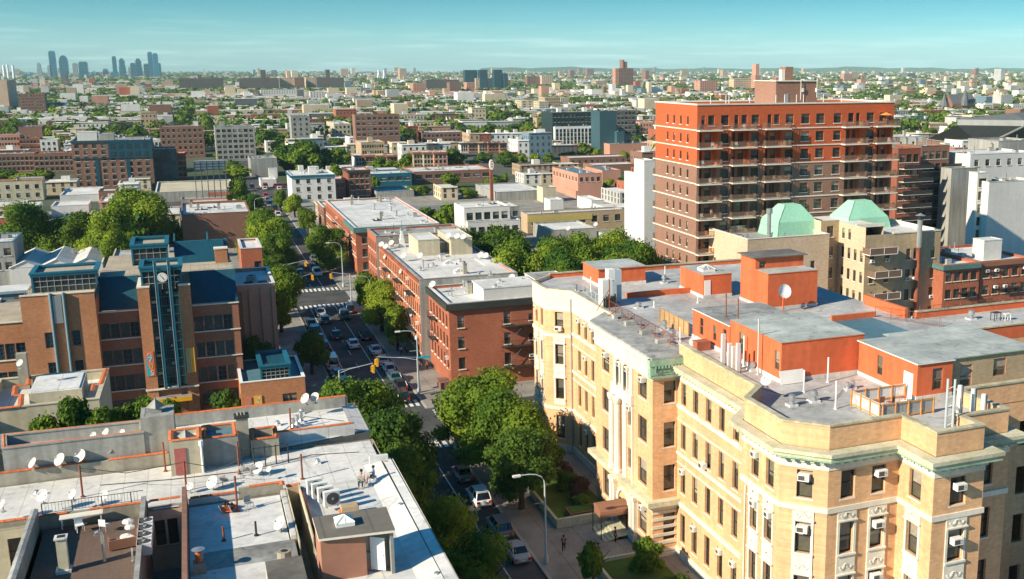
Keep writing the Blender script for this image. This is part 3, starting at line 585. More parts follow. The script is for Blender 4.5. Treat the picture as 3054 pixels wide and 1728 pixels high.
def chair(x, y, z, rz, label, mt='whitem', group='chairs on the roofs'):
    t = empty('chair', (x, y, z), label, 'chair', group); T = Matrix.Translation((x, y, z)) @ Matrix.Rotation(rz, 4, 'Z')
    b = MB(mt); b.T = T; b.box(-.24, -.24, .42, .24, .24, .46); b.build('seat', t)
    b = MB(mt); b.T = T; b.box(-.24, .22, .46, .24, .26, .9); b.build('backrest', t)
    for sx in (-.22, .22):
        for sy in (-.22, .22): b = MB(mt); b.T = T; b.tube([(sx, sy*1.15, 0), (sx, sy, .44)], .022, 4); b.build('leg', t)
    return t
def table(x, y, z, w_, d_, h_, label, mt='wood', leg='dark', rz=0):
    t = empty('table', (x, y, z), label, 'table'); T = Matrix.Translation((x, y, z)) @ Matrix.Rotation(rz, 4, 'Z')
    b = MB(mt); b.T = T; b.box(-w_/2, -d_/2, h_-.05, w_/2, d_/2, h_); b.build('tabletop', t)
    for sx in (-1, 1):
        for sy in (-1, 1): b = MB(leg); b.T = T; b.box(sx*w_*.45-.03, sy*d_*.42-.03, 0, sx*w_*.45+.03, sy*d_*.42+.03, h_-.05); b.build('leg', t)
    return t
def fan_box(x, y, z, rz, label, top=True, s=(.8, .8, .75), group='outdoor cooling units'):
    t = empty('cooling_unit', (x, y, z), label, 'cooling unit', group); T = Matrix.Translation((x, y, z)) @ Matrix.Rotation(rz, 4, 'Z'); a, c_, h_ = s
    b = MB('ac', 'greym'); b.T = T; b.box(-a/2, -c_/2, .1, a/2, c_/2, h_+.1)
    for q in (-a*.35, a*.35): b.box(q-.04, -c_/2, 0, q+.04, c_/2, .1, 1)
    if not top:
        for k in range(7): b.box(-a/2-.004, -c_*.42, .22+k*h_*.11, -a/2, c_*.42, .24+k*h_*.11, 1)
    b.build('casing', t)
    b = MB('grille', 'greym'); b.T = T
    if top: b.cyl(0, 0, h_+.1, h_+.14, min(a, c_)*.42, 16); b.cyl(0, 0, h_+.14, h_+.2, min(a, c_)*.12, 8, 1)
    else:
        b.T = T @ Matrix.Translation((0.04, -c_/2, .1+h_/2)) @ Matrix.Rotation(pi/2, 4, 'X'); b.cyl(0, 0, 0, .03, min(a, h_)*.42, 16); b.cyl(0, 0, .03, .06, .09, 8, 1)
    b.build('fan', t); return t
def railing(name, pts, h, m, label, cat='railing', step=.14, post=1.8, r=.02, parent=None, mesh=False):
    b = MB(m)
    for a, c_ in zip(pts, pts[1:]):
        a = Vector(a); c_ = Vector(c_); L_ = (c_-a).length; up = Vector((0, 0, h))
        b.tube([a+up, c_+up], r*1.3, 4); b.tube([a+up*.12, c_+up*.12], r, 4)
        for k in range(int(L_/post)+1): p = a+(c_-a)*min(1, k*post/L_); b.tube([p, p+up], r*1.8, 4)
        if mesh:
            n = int(L_/step)
            for k in range(n):
                p = a+(c_-a)*(k/n); q = a+(c_-a)*min(1, (k+h/step*.9)/n); b.tube([p+up*.12, p+up], r*.4, 3)
        elif step:
            for k in range(int(L_/step)): p = a+(c_-a)*(k*step/L_); b.tube([p+up*.1, p+up], r*.6, 3)
    return b.build(name, parent, label=label, cat=cat) if parent is None else b.build(name, parent)
# ---------------------------------------------------------------- cars
CARCOL = dict(white=(.75, .76, .76), silver=(.42, .44, .45), grey=(.16, .17, .18), black=(.015, .016, .018), blue=(.02, .06, .14), red=(.35, .02, .02), teal=(.06, .16, .19), beige=(.4, .35, .27))
def paintm(c_):
    k = 'paint_'+c_
    if k not in _M:
        m = mat(k, CARCOL[c_], .28, .04, 3, spec=.6); m.node_tree.nodes['Principled BSDF'].inputs['Coat Weight'].default_value = .6
    return _M[k]
def car_proto(kind):
    # side profile stations: (x along, half width, z bottom, z shoulder), and a cabin above
    L_, W_, H_ = {'sedan': (4.7, .9, 1.45), 'suv': (4.8, .95, 1.75), 'van': (5.4, 1.0, 2.15), 'hatch': (4.1, .86, 1.5)}[kind]
    sh = {'sedan': .88, 'suv': 1.02, 'van': 1.15, 'hatch': .92}[kind]; x = L_/2; t = empty('~proto', (0, 0, 0), None, None); t.name = 'parked_car'
    st = [(-x, .78, .45, sh*.82), (-x+.12, .93, .3, sh*.95), (-x+.9, 1, .24, sh), (0, 1, .24, sh), (x-1.1, 1, .24, sh*.98), (x-.25, .92, .28, sh*.86), (x, .75, .4, sh*.72)]
    b = MB(paintm('grey')); R_ = []
    for sx, w_, z0, z1 in st:
        w2 = W_*w_; R_.append([b.pt(p) for p in ((sx, -w2*.92, z0), (sx, -w2, (z0+z1)/2), (sx, -w2*.93, z1-.04), (sx, -w2*.82, z1), (sx, w2*.82, z1), (sx, w2*.93, z1-.04), (sx, w2, (z0+z1)/2), (sx, w2*.92, z0))])
    for a, c_ in zip(R_, R_[1:]):
        for k in range(8): j = (k+1) % 8; b.f.append([a[k], a[j], c_[j], c_[k]]); b.m.append(0)
    b.f.append(R_[0][::-1]); b.m.append(0); b.f.append(R_[-1]); b.m.append(0)
    # roof panel
    if kind == 'sedan': cb = [(-x+.95, sh), (-x+1.5, H_-.06), (.35, H_), (1.15, sh)]
    elif kind == 'van': cb = [(-x+.08, sh), (-x+.25, H_), (x-1.5, H_), (x-.75, sh)]
    elif kind == 'suv': cb = [(-x+.2, sh), (-x+.5, H_-.03), (.5, H_), (1.35, sh)]
    else: cb = [(-x+.2, sh), (-x+.75, H_-.05), (.35, H_), (1.15, sh)]
    wb, wt = W_*.84, W_*.68
    (x0, z0), (x1, z1), (x2, z2), (x3, z3) = cb
    b.prism([(x1, -wt), (x2, -wt), (x2, wt), (x1, wt)], min(z1, z2)-.05, min(z1, z2)+.02)
    for s_ in (-1, 1):
        for xb, xt, zt in ((x0, x1, z1), ((x0+x3)/2-.05, (x1+x2)/2-.05, z1), (x3, x2, z2)): b.tube([(xb, s_*wb, sh-.02), (xt, s_*wt, zt)], .05, 4)
        b.box(x3-.15, s_*(W_+.02), sh-.02, x3+.05, s_*(W_+.2), sh+.12)
    b.build('body', t)
    b = MB('carglass'); i_ = .02
    bl = [(x0+.04, -wb+i_, sh-.03), (x3-.04, -wb+i_, sh-.03), (x3-.04, wb-i_, sh-.03), (x0+.04, wb-i_, sh-.03)]; tp = [(x1, -wt+i_, z1-.04), (x2, -wt+i_, z2-.05), (x2, wt-i_, z2-.05), (x1, wt-i_, z1-.04)]
    for k in range(4): j = (k+1) % 4; b.face((bl[k], bl[j], tp[j], tp[k]))
    b.build('window', t)
    for wx in (-x*.6, x*.6):
        for s_ in (-1, 1):
            b = MB('rubber', 'rim'); b.T = Matrix.Translation((wx, s_*(W_*.9), .34)) @ Matrix.Rotation(pi/2, 4, 'X'); b.cyl(0, 0, -.12, .12, .34, 14); b.cyl(0, 0, -.135, .135, .2, 10, 1); b.build('wheel', t)
    for s_ in (-1, 1):
        b = MB(mat('lamp_glass', (.7, .7, .66), .2, .05, 3)); b.box(x-.14, s_*W_*.45, sh*.6, x-.02, s_*W_*.78, sh*.74); b.build('headlight', t)
        b = MB(mat('tail_lamp', (.55, .02, .01), .3, .05, 3)); b.box(-x-.01, s_*W_*.5, sh*.66, -x+.12, s_*W_*.86, sh*.9); b.build('taillight', t)
    b = MB('ac'); b.box(-x-.02, -.26, .5, -x+.02, .26, .64); b.build('number_plate', t)
    return t
_CAR = {}
def car(kind, col, x, y, rz, label, z=.004, group='cars along the avenue'):
    if kind not in _CAR: _CAR[kind] = [car_proto(kind), False]
    pr, used = _CAR[kind]
    if not used: t = pr; _CAR[kind][1] = True; t.location = (x, y, z); t.rotation_euler = (0, 0, rz)
    else: t = copytree(pr, (x, y, z), rz)
    t.name = 'parked_car'; tag(t, label, 'car', group)
    for ch in t.children:
        if ch.name.startswith('body'):
            ch.material_slots[0].link = 'OBJECT'; ch.material_slots[0].material = paintm(col)
    return t
# ---------------------------------------------------------------- trees
def leafmat(name, c1, c2):
    m = bpy.data.materials.new(name); m.use_nodes = True; t = m.node_tree; n = t.nodes; l = t.links; b = n['Principled BSDF']; b.inputs['Roughness'].default_value = .75; b.inputs['Specular IOR Level'].default_value = .15
    co = n.new('ShaderNodeTexCoord'); q = n.new('ShaderNodeTexNoise'); q.inputs['Scale'].default_value = .9; q.inputs['Detail'].default_value = 5; l.new(co.outputs['Object'], q.inputs[0])
    oi = n.new('ShaderNodeObjectInfo'); ad = n.new('ShaderNodeMath'); ad.operation = 'MULTIPLY_ADD'; l.new(oi.outputs['Random'], ad.inputs[0]); ad.inputs[1].default_value = .3; l.new(q.outputs[0], ad.inputs[2])
    rp = n.new('ShaderNodeValToRGB'); rp.color_ramp.elements[0].position = .42; rp.color_ramp.elements[1].position = .85; rp.color_ramp.elements[0].color = (*c1, 1); rp.color_ramp.elements[1].color = (*c2, 1); l.new(ad.outputs[0], rp.inputs[0]); l.new(rp.outputs[0], b.inputs[0])
    tr = n.new('ShaderNodeBsdfTranslucent'); l.new(rp.outputs[0], tr.inputs[0]); ms = n.new('ShaderNodeMixShader'); ms.inputs[0].default_value = .3; l.new(b.outputs[0], ms.inputs[1]); l.new(tr.outputs[0], ms.inputs[2]); l.new(ms.outputs[0], n['Material Output'].inputs[0])
    return m
M['leaf'] = leafmat('green_leaves', (.05, .115, .014), (.205, .29, .024)); M['leafy'] = leafmat('yellow_green_leaves', (.075, .145, .014), (.28, .36, .03)); M['leafd'] = leafmat('dark_green_leaves', (.032, .085, .014), (.13, .205, .022)); M['leafp'] = leafmat('purple_brown_leaves', (.05, .028, .02), (.14, .075, .05))
def crownmesh(key, nblob, nleaf, size, m='leaf', seed=1, flat=.8, rough=.33, core=True):
    """unit crown (radius about 1, base at 0, top near 1.7): leaf-sized faces spread over overlapping masses"""
    if key in _P: return _P[key]
    r = random.Random(seed); b = MB(m); bl = []
    for k in range(nblob):
        if k == 0: bl.append((0, 0, .85, .62)); continue
        a = r.uniform(0, 2*pi); q = r.uniform(.2, .8); z = r.uniform(.2, 1.45); q *= (1-.5*max(0, z-.7)); bl.append((q*cos(a), q*sin(a), z, r.uniform(.16, .44)))
    tot = sum(x[3]**2 for x in bl)
    for (x, y, z, R_) in bl:
        for k in range(int(nleaf*R_*R_/tot)):
            u = r.uniform(-1, 1); a = r.uniform(0, 2*pi); s_ = (1-u*u)**.5; d = Vector((s_*cos(a), s_*sin(a), u)); rad = R_*(r.uniform(.72, 1.0)+max(0, r.gauss(0, .17)))
            p = Vector((x, y, z))+Vector((d.x, d.y, d.z*flat))*rad; nn = (d+Vector((r.uniform(-1, 1), r.uniform(-1, 1), r.uniform(-.6, 1)))*.8).normalized()
            t1 = nn.orthogonal().normalized(); t1 = Matrix.Rotation(r.uniform(0, 6.28), 3, nn) @ t1; t2 = nn.cross(t1); s2 = size*r.uniform(.6, 1.4)
            b.face((p-t1*s2-t2*s2*.5, p+t1*s2*.3-t2*s2*.7, p+t1*s2+t2*s2*.4, p-t1*s2*.2+t2*s2*.8))
        if core:
            n = 7; zz = [(-.72, .4), (-.2, .74), (.35, .68), (.72, .3)]; prev = None
            for h_, rr in zz:
                ring = [b.pt((x+R_*rr*cos(2*pi*i/n)*r.uniform(.8, 1.05), y+R_*rr*sin(2*pi*i/n)*r.uniform(.8, 1.05), z+R_*h_*flat)) for i in range(n)]
                if prev:
                    for i in range(n): j = (i+1) % n; b.f.append([prev[i], prev[j], ring[j], ring[i]]); b.m.append(0)
                else: b.f.append(ring[::-1]); b.m.append(0)
                prev = ring
            b.f.append(prev); b.m.append(0)
    o = b.build('crown'); _P[key] = o.data; bpy.data.objects.remove(o); return _P[key]
def trunkmesh(key, seed=1):
    if key in _P: return _P[key]
    r = random.Random(seed); b = MB('bark'); b.tube([(0, 0, -.02), (.01, 0, .25), (.0, .02, .55), (.03, 0, .8)], [.035, .026, .022, .01], 7)
    for k in range(6):
        a = k*1.05+r.uniform(-.3, .3); z = r.uniform(.3, .5); b.tube([(0, 0, z), (.12*cos(a), .12*sin(a), z+.13), (.27*cos(a), .27*sin(a), z+r.uniform(.25, .38))], [.016, .011, .004], 5)
    o = b.build('trunk'); _P[key] = o.data; bpy.data.objects.remove(o); return _P[key]
TREEN = [0]
def tree(label, x, y, h, r, v=0, z0=.1, kind='n', group=None, name='tree', base=.22, cat='tree', rz=None):
    """h total height, r crown radius; crown starts at base*h"""
    TREEN[0] += 1; rz = (TREEN[0]*2.4) % 6.28 if rz is None else rz
    t = empty(name, (x, y, z0), label, cat, group)
    if kind == 'n': cm = crownmesh(('n', v), 17, 7800, .052, ('leaf', 'leafy', 'leafd')[v % 3], v+11)
    elif kind == 'big': cm = crownmesh(('big', v), 30, 21000, .03, ('leaf', 'leafy', 'leafd')[v % 3], v+31)
    elif kind == 'm': cm = crownmesh(('m', v), 11, 1500, .095, ('leaf', 'leafy', 'leafd')[v % 3], v+51)
    elif kind == 'bush': cm = crownmesh(('bush', v), 9, 3000, .07, ('leaf', 'leafd', 'leafp')[v % 3], v+71, .9)
    elif kind == 'far': cm = crownmesh(('far', v), 7, 230, .18, ('leaf', 'leafd', 'leaf')[v % 3], v+91)
    cz = base*h; k = (h-cz)/1.72
    place(cm, 'crown', (x, y, z0+cz-.1*k), rz, t, (r, r, k))
    if kind not in ('bush', 'far'): place(trunkmesh(('t', v % 2), v), 'trunk', (x, y, z0), rz, t, (h*1.1, h*1.1, h*.95))
    return t
# ---------------------------------------------------------------- people
def person(x, y, z, rz, label, pose='stand', top=(.3, .3, .3), legs=(.03, .03, .05), hair=(.03, .02, .015), s=1.0, holds=None):
    """one skinned body; joints in metres for a 1.72 m figure; clothes follow the body as thin shells"""
    J = {'hip': (0, 0, .92), 'ch': (0, .01, 1.2), 'nk': (0, 0, 1.46), 'hd': (0, -.01, 1.6), 'ht': (0, 0, 1.7)}
    for s_, q in ((-1, 'l'), (1, 'r')):
        J.update({q+'sh': (s_*.18, 0, 1.4), q+'el': (s_*.25, .03, 1.12), q+'wr': (s_*.26, -.05, .88), q+'hp': (s_*.09, 0, .88), q+'kn': (s_*.1, -.02, .48), q+'an': (s_*.1, .02, .08), q+'to': (s_*.11, -.16, .03)})
    if pose == 'walk': J.update(lkn=(-.1, -.2, .5), lan=(-.1, -.28, .1), lto=(-.1, -.44, .06), rkn=(.1, .1, .5), ran=(.1, .36, .14), rto=(.1, .24, .03), lel=(-.25, .14, 1.14), lwr=(-.25, .1, .9), rel=(.25, -.1, 1.14), rwr=(.22, -.28, .98))
    if pose == 'recline':
        J = {'hip': (0, 0, .22), 'ch': (0, .28, .4), 'nk': (0, .46, .6), 'hd': (0, .5, .74), 'ht': (0, .53, .84)}
        for s_, q in ((-1, 'l'), (1, 'r')): J.update({q+'sh': (s_*.18, .42, .55), q+'el': (s_*.28, .3, .34), q+'wr': (s_*.2, .06, .36), q+'hp': (s_*.1, -.03, .2), q+'kn': (s_*.12, -.42, .46), q+'an': (s_*.1, -.75, .12), q+'to': (s_*.1, -.92, .2)})
    if pose == 'sit':
        J = {'hip': (0, 0, .5), 'ch': (0, .05, .78), 'nk': (0, .04, 1.04), 'hd': (0, .02, 1.18), 'ht': (0, .02, 1.28)}
        for s_, q in ((-1, 'l'), (1, 'r')): J.update({q+'sh': (s_*.18, .04, .98), q+'el': (s_*.26, -.06, .74), q+'wr': (s_*.18, -.28, .7), q+'hp': (s_*.1, -.04, .47), q+'kn': (s_*.14, -.45, .48), q+'an': (s_*.12, -.42, .08), q+'to': (s_*.12, -.6, .03)})
    t = empty('person', (x, y, z), label, 'person'); T = Matrix.Translation((x, y, z)) @ Matrix.Rotation(rz, 4, 'Z') @ Matrix.Scale(s, 4)
    def skin(name, chains, m, sub=1):
        vs = []; es = []; rs = []; idx = {}
        for ch in chains:
            pr = None
            for nm, p, r_ in ch:
                if nm in idx and nm: i = idx[nm]
                else: i = len(vs); vs.append(tuple(T @ Vector(p))); rs.append(tuple(q_*s for q_ in (r_ if isinstance(r_, tuple) else (r_, r_)))); idx[nm or i] = i
                if pr is not None: es.append((pr, i))
                pr = i
        me = bpy.data.meshes.new(name); me.from_pydata(vs, es, []); me.materials.append(m); o = bpy.data.objects.new(name, me); COL.objects.link(o)
        o.modifiers.new('s', 'SKIN'); me.skin_vertices[0].data[0].use_root = True
        for i, r_ in enumerate(rs): me.skin_vertices[0].data[i].radius = r_ if isinstance(r_, tuple) else (r_, r_)
        q = o.modifiers.new('u', 'SUBSURF'); q.levels = sub; q.render_levels = sub
        o.parent = t; o.matrix_parent_inverse = parent_inv(t); return o
    V = {k: Vector(v) for k, v in J.items()}; body = [[('hip', V['hip'], .13), ('ch', V['ch'], .14), ('nk', V['nk'], .06), ('hd', V['hd'], .088), ('ht', V['ht'], .075)]]
    for q in 'lr':
        fw = (V[q+'wr']-V[q+'el']).normalized(); side = fw.cross(Vector((0, 0, 1))); side = side.normalized() if side.length > .1 else Vector((1, 0, 0))
        pm = V[q+'wr']+fw*.08
        body.append([('ch', V['ch'], .14), (q+'sh', V[q+'sh'], .06), (q+'el', V[q+'el'], .042), (q+'wr', V[q+'wr'], .027), (q+'pm', pm, (.036, .02))])
        for k in range(4): body.append([(q+'pm', pm, .02), (q+'f%d' % k, pm+fw*(.05-.006*abs(k-1))+side*(k-1.5)*.017, .009), (q+'g%d' % k, pm+fw*(.085-.01*abs(k-1))+side*(k-1.5)*.018-Vector((0, 0, .012)), .008)])
        body.append([(q+'wr', V[q+'wr'], .027), (q+'th', pm+side*(.045 if q == 'l' else -.045), .011)])
        body.append([('hip', V['hip'], .13), (q+'hp', V[q+'hp'], .085), (q+'kn', V[q+'kn'], .055), (q+'an', V[q+'an'], .038), (q+'to', V[q+'to'], .035)])
    skin('body', body, M['skin'])
    cl = lambda c_, n_: mat('cloth_%d_%d_%d' % tuple(int(v*100) for v in c_), c_, .9, .1, 6)
    mid = lambda a, c_, k: V[a].lerp(V[c_], k)
    skin('shirt', [[('h', V['hip']+Vector((0, 0, .02)), .145), ('c', V['ch'], .158), ('n', mid('ch', 'nk', .75), .095)], [('c', V['ch'], .155), ('a', V['lsh'], .075), ('b', mid('lsh', 'lel', .75), .058)], [('c', V['ch'], .155), ('d', V['rsh'], .075), ('e', mid('rsh', 'rel', .75), .058)]], cl(top, 't'))
    skin('trousers', [[('h', V['hip'], .15), ('a', V['lhp'], .1), ('b', V['lkn'], .07), ('c', mid('lkn', 'lan', .85), .055)], [('h', V['hip'], .15), ('d', V['rhp'], .1), ('e', V['rkn'], .07), ('f', mid('rkn', 'ran', .85), .055)]], cl(legs, 'l'))
    b = MB(mat('hair_%d' % int(hair[0]*100), hair, .8, .1, 8)); hd = T @ (V['hd'].lerp(V['ht'], .7)); ax_ = (V['ht']-V['nk']).normalized()
    b.T = Matrix.Translation(hd) @ Matrix.Rotation(rz, 4, 'Z'); b.lathe(0, .025, [(.105*s, -.07*s), (.118*s, 0), (.105*s, .06*s), (.06*s, .1*s), (.01, .115*s)], 10); b.build('hair', t, smooth=True)
    b = MB('dark'); b.T = T
    hc = V['hd']
    for s_ in (-1, 1): b.box(s_*.032-.012, hc.y-.105, hc.z+.02, s_*.032+.012, hc.y-.088, hc.z+.034)
    b.build('eyes', t); return t
# ================================================================ red brick rows along the avenue (right side)
ra = random.Random(21)
def face_rows(Y0, Y1, n, zs, w_=1.0, h_=1.7): L_ = abs(Y1-Y0); return rows(spread(L_, n, .5), zs, w_, h_)
m6 = building('tenement_building', 'red brick corner tenement with black cornice, fire escapes and white roof at the crossing', rect(32.6, 150, 62, 164.3), 12.4, 'red', 'white', .45, 'silver',
  {0: [(u-.5, u+.5, z, z+1.75) for u in (1.7, 8.6, 15.2, 20, 24) for z in (9.2, 6.1, 3.0)]+[(11.9, 12.5, z, z+1) for z in (9.4, 6.4, 3.4)], 3: rows(spread(14.3, 6, .6), (9.1, 6.0, 2.9), 1.0, 1.9)}, sill='creamw', acs=.12, cornice=('darkcornice', .9, .5, ([(32.6, 164.3), (32.6, 150), (62, 150)],)), cat='building', rnd=ra)
m5 = building('tenement_building', 'long orange red brick tenement row with narrow windows, dishes and grey roof', [(31.4, 164.3), (47, 164.3), (47, 203), (31.4, 203)], 13.6, 'redlite', 'silver2', .3, 'greyroof',
  {3: rows(spread(38.7, 22, .5), (10.9, 7.9, 4.9, 1.9), .85, 1.8)}, sill='creamw', acs=.1, cornice=('rust', .5, .35, ([(31.4, 203), (31.4, 164.3)],)), rnd=ra)
b = MB('greystucco'); b.box(31.2, 164.05, 0, 47, 164.28, 13.8); b.build('party_wall', m5)
m4 = building('tenement_building', 'narrow red brick tenement with grey party wall between the two long rows', [(31, 203.2), (48, 203.2), (48, 214), (31, 214)], 14.8, 'red', 'greyroof', .4, 'greyroof',
  {3: rows(spread(10.8, 5, .5), (12, 8.9, 5.8, 2.6), .9, 1.8)}, sill='creamw', rnd=ra)
b = MB('greystucco'); b.box(30.9, 203.03, 0, 48, 203.17, 15.0); b.build('party_wall', m4)
m3 = building('tenement_building', 'long red brick row with blue-green metal cornice and silver roof beyond the second crossing', rect(33, 246, 52, 302), 10.6, 'red', 'silver', .35, 'white',
  {3: rows(spread(56, 22, .6), (7.9, 5.0), .95, 1.7), 0: rows((1.9, 6.5, 11, 15.5), (7.2, 4.2, 1.2), 1.1, 1.8)}, sill='creamw', acs=.1, cornice=('greencornice', 1.1, .5, ([(33, 262), (33, 246), (52, 246)],)), rnd=ra)
b = MB('creamw'); b.band([(33, 302), (33, 246)], 6.9, 7.15, .08, closed=False); b.band([(33, 302), (33, 246)], 4.0, 4.2, .08, closed=False); b.build('stone_band', m3)
m3b = building('corner_building', 'brown gabled end building with cream shopfront awnings north of the long row', rect(32.5, 303, 44, 318), 8.5, 'brown', 'silver', .4, 'creamw', {3: (4, 2)}, rnd=ra)
# fire escapes
def fire_escape(parent, x, y0, y1, zs, side='w', sx=None):
    b = MB('dark')
    for k, z in enumerate(zs):
        if side == 'w':
            b.box(x-1.0, y0, z-.04, x, y1, z); b.tube([(x-1, y0, z+.9), (x-1, y1, z+.9)], .03, 4)
            for q in range(9): yy = y0+(y1-y0)*q/8; b.tube([(x-1, yy, z), (x-1, yy, z+.9)], .018, 3)
            for yy in (y0, y1): b.tube([(x, yy, z+.9), (x-1, yy, z+.9)], .025, 4); b.tube([(x, yy, z-.7), (x-.9, yy, z-.05)], .025, 4)
            if k: b.tube([(x-.5, y0+.5, z), (x-.5, y1-.6, zs[k-1])], .04, 4); b.tube([(x-.8, y0+.5, z), (x-.8, y1-.6, zs[k-1])], .04, 4)
        else:
            b.box(y0, x-1.0, z-.04, y1, x, z); b.tube([(y0, x-1, z+.9), (y1, x-1, z+.9)], .03, 4)
            for q in range(11): yy = y0+(y1-y0)*q/10; b.tube([(yy, x-1, z), (yy, x-1, z+.9)], .018, 3)
            for yy in (y0, y1): b.tube([(yy, x, z+.9), (yy, x-1, z+.9)], .025, 4); b.tube([(yy, x, z-.7), (yy, x-.9, z-.05)], .025, 4)
            if k: b.tube([(y0+.6, x-.5, z), (y0+3.2, x-.5, zs[k-1])], .04, 4); b.tube([(y0+.6, x-.8, z), (y0+3.2, x-.8, zs[k-1])], .04, 4)
    return b.build('fire_escape', parent)
fire_escape(m6, 150, 40.2, 46.5, (8.9, 5.8, 2.7), 's'); fire_escape(m6, 32.6, 158, 161, (8.8, 5.7))
for y in (169, 180, 191): fire_escape(m5, 31.4, y, y+4.5, (10.6, 7.6, 4.6))
for y in (252, 264, 278): fire_escape(m3, 33, y, y+4, (7.6, 4.8))
b = MB('brown', 'creamw'); b.box(31.0, 150.05, .14, 32.55, 153, 1.2); b.build('stoop', m6)
# roof houses on the rows
def bulk(parent, x0, y0, x1, y1, z0, z1, wall='whitestucco', roof='white', name='roof_house', par=.12):
    b = MB(wall, roof); b.box(x0, y0, z0, x1, y1, z1, 0, top=1); b.box(x0-.06, y0-.06, z1-.02, x1+.06, y0, z1+par); b.box(x0-.06, y1, z1-.02, x1+.06, y1+.06, z1+par); b.box(x0-.06, y0, z1-.02, x0, y1, z1+par); b.box(x1, y0, z1-.02, x1+.06, y1, z1+par)
    return b.build(name, parent)
bulk(m6, 38.2, 151.6, 47, 158.5, 12.4, 14.3); bulk(m6, 47.0, 151.7, 52, 160, 12.4, 14.5, roof='greyroof')
x0, y0 = g(21, 1610, 900, 13.6); bulk(m5, 35.8, 187.5, 39.6, 196.5, 13.6, 16.4, 'stucco2', 'silver'); bulk(m5, 41.4, 186.5, 45.2, 197.5, 13.6, 16.6, 'stucco2', 'silver'); bulk(m5, 39.6, 190.5, 41.4, 193, 13.6, 15.2, 'stucco', 'silver')
b = MB('white'); b.box(44.2, 174.2, 13.6, 46.9, 181, 13.75); b.build('roof_patch', m5)
b = MB('whitem');
for k, r_ in enumerate((.55, .42, .3, .2)): b.box(35.0-r_, 199-r_, 13.6+k*.75, 35.0+r_, 199+r_, 14.35+k*.75)
b.build('stepped_chimney', m5)
# ================================================================ the school
K_ = .9625
SX = lambda x: x*K_
SZ = lambda z: 46-(46-z)*K_
YS, YT = 154.0, 152.55
sch = empty('school_building', (-4, 160, 0), 'brown brick school with blue framed stair tower, wall clock and blue rooftop lanterns', 'building')
b = MB('schoold', 'schoolb'); rs = random.Random(8); lim = [100]
sr = [(z-.0, z+2.05) for z in (11.1, 7.45, 3.95)]
def swall(x0, x1, Y, z0, z1, ops, m_): b.wall((x0, Y), (x1, Y), z0, z1, ops, .25, m_)
lw = (-12.75, -7.8); rwg = (-1.35, 4.5)
opl = [(u0, u0+1.12, z, z1) for u0 in (.08, 1.27, 2.46, 3.65) for z, z1 in sr]+[(.3, 4.6, .6, 2.6)]; opr = [(u0, u0+1.12, z, z1) for u0 in (.12, 1.35, 2.58, 3.81) for z, z1 in sr]+[(.3, 5.0, .6, 2.7)]
swall(*lw, YS, 0, 14.65, opl, 0); swall(*rwg, YS, 0, 14.65, opr, 0); b.wall((4.5, YS), (4.5, 176), 0, 14.65, (), .2, 0)
lb = (-21.1, -12.72); Yb = 151.6; opb = [(2.25, 3.3, 11.1, 13.15), (5.3, 6.3, 11.1, 13.15), (2.25, 3.3, 7.2, 9.2), (5.3, 6.3, 7.2, 9.2)]
swall(*lb, Yb, 0, SZ(16.9), opb, 1); b.wall((-12.72, Yb), (-12.72, 160), 0, SZ(16.9), (), .2, 1)
fl_ = (-44, -21.1); opf = [(u0, u0+1.1, z, z1) for u0 in (19.1, 20.3, 21.5, 15.0, 16.2, 11, 12.2) for z, z1 in ((9.5, 11.6), (5.8, 7.9))]
swall(*fl_, YS, 0, SZ(13.1), opf, 1)
# tower piers
for x0, x1 in ((-7.8, -6.36), (-2.78, -1.38)): b.box(x0, YT, .1, x1, 160, SZ(17.05)-.3, 1)
b.box(-7.8, YT+.3, .1, -1.38, 155, 3.9, 0)
b.build('wall', sch)
for x0, ops, y in ((lw[0], opl, YS), (rwg[0], opr, YS), (lb[0], opb, Yb), (fl_[0], opf, YS)):
    windows(sch, (x0, y), (x0+60, y), ops, .14, 'grid', 'bframe', 'glass', None, .0, lim=lim, rnd=rs)
def sband(*q): MB('creamw').box(*q).build('stone_band', sch)
for z in (14.65, 10.95, 7.3, 3.8):
    sband(lw[0], YS-.14, z, lw[1], YS+.02, z+.14); sband(rwg[0], YS-.14, z, rwg[1]+.1, YS+.02, z+.14)
for z in (SZ(13.05), 9.35, 5.65): sband(-44, YS-.14, z, -21.12, YS+.1, z+.14)
sband(-21.15, Yb-.1, SZ(16.9), -12.68, Yb+.3, SZ(16.9)+.16)
for x0, x1 in ((-7.85, -6.3), (-2.83, -1.33)): sband(x0, YT-.06, SZ(17.05)-.3, x1, YT+.5, SZ(17.05)-.1)
sband(-7.9, YT-.15, 3.85, -1.3, YT+.3, 4.05); sband(-7.83, YT+.5, SZ(17.05)-.3, -7.3, 160, SZ(17.05)-.12)
# stair tower glazing, steel fins
b = MB('bglass', 'bluem', 'stucco'); b.box(-6.36, YT+.9, 4.05, -2.78, 160, 19.2)
for k in range(11):
    z = 5.3+k*1.22; b.box(-6.34, YT+.82, z, -2.8, YT+.89, z+.1, 1)
    b.box((-6.2, -4.4)[k % 2], YT+.86, z+.45, (-5.5, -3.9)[k % 2]+.2, YT+.895, z+.8, 2)
for x in (-6.25, -5.0, -4.1, -2.85): b.box(x-.04, YT+.8, 4.05, x+.04, YT+.88, 18.8, 1)
b.build('stair_glazing', sch)
b = MB('bluem', 'lamp')
for x in (-5.35, -3.7): b.box(x-.16, YT-.62, 4.05, x+.16, YT-.3, 21.5, 0); b.box(x-.22, YT-.66, 4.05, x-.161, YT-.26, 21.4, 1)
for z in (20.3, 12, 4.3): b.box(-5.5, YT-.5, z, -3.55, YT-.35, z+.12); b.box(-5.42, YT-.35, z, -5.3, YT+.82, z+.1); b.box(-3.76, YT-.35, z, -3.64, YT+.82, z+.1)
b.build('steel_fin', sch)
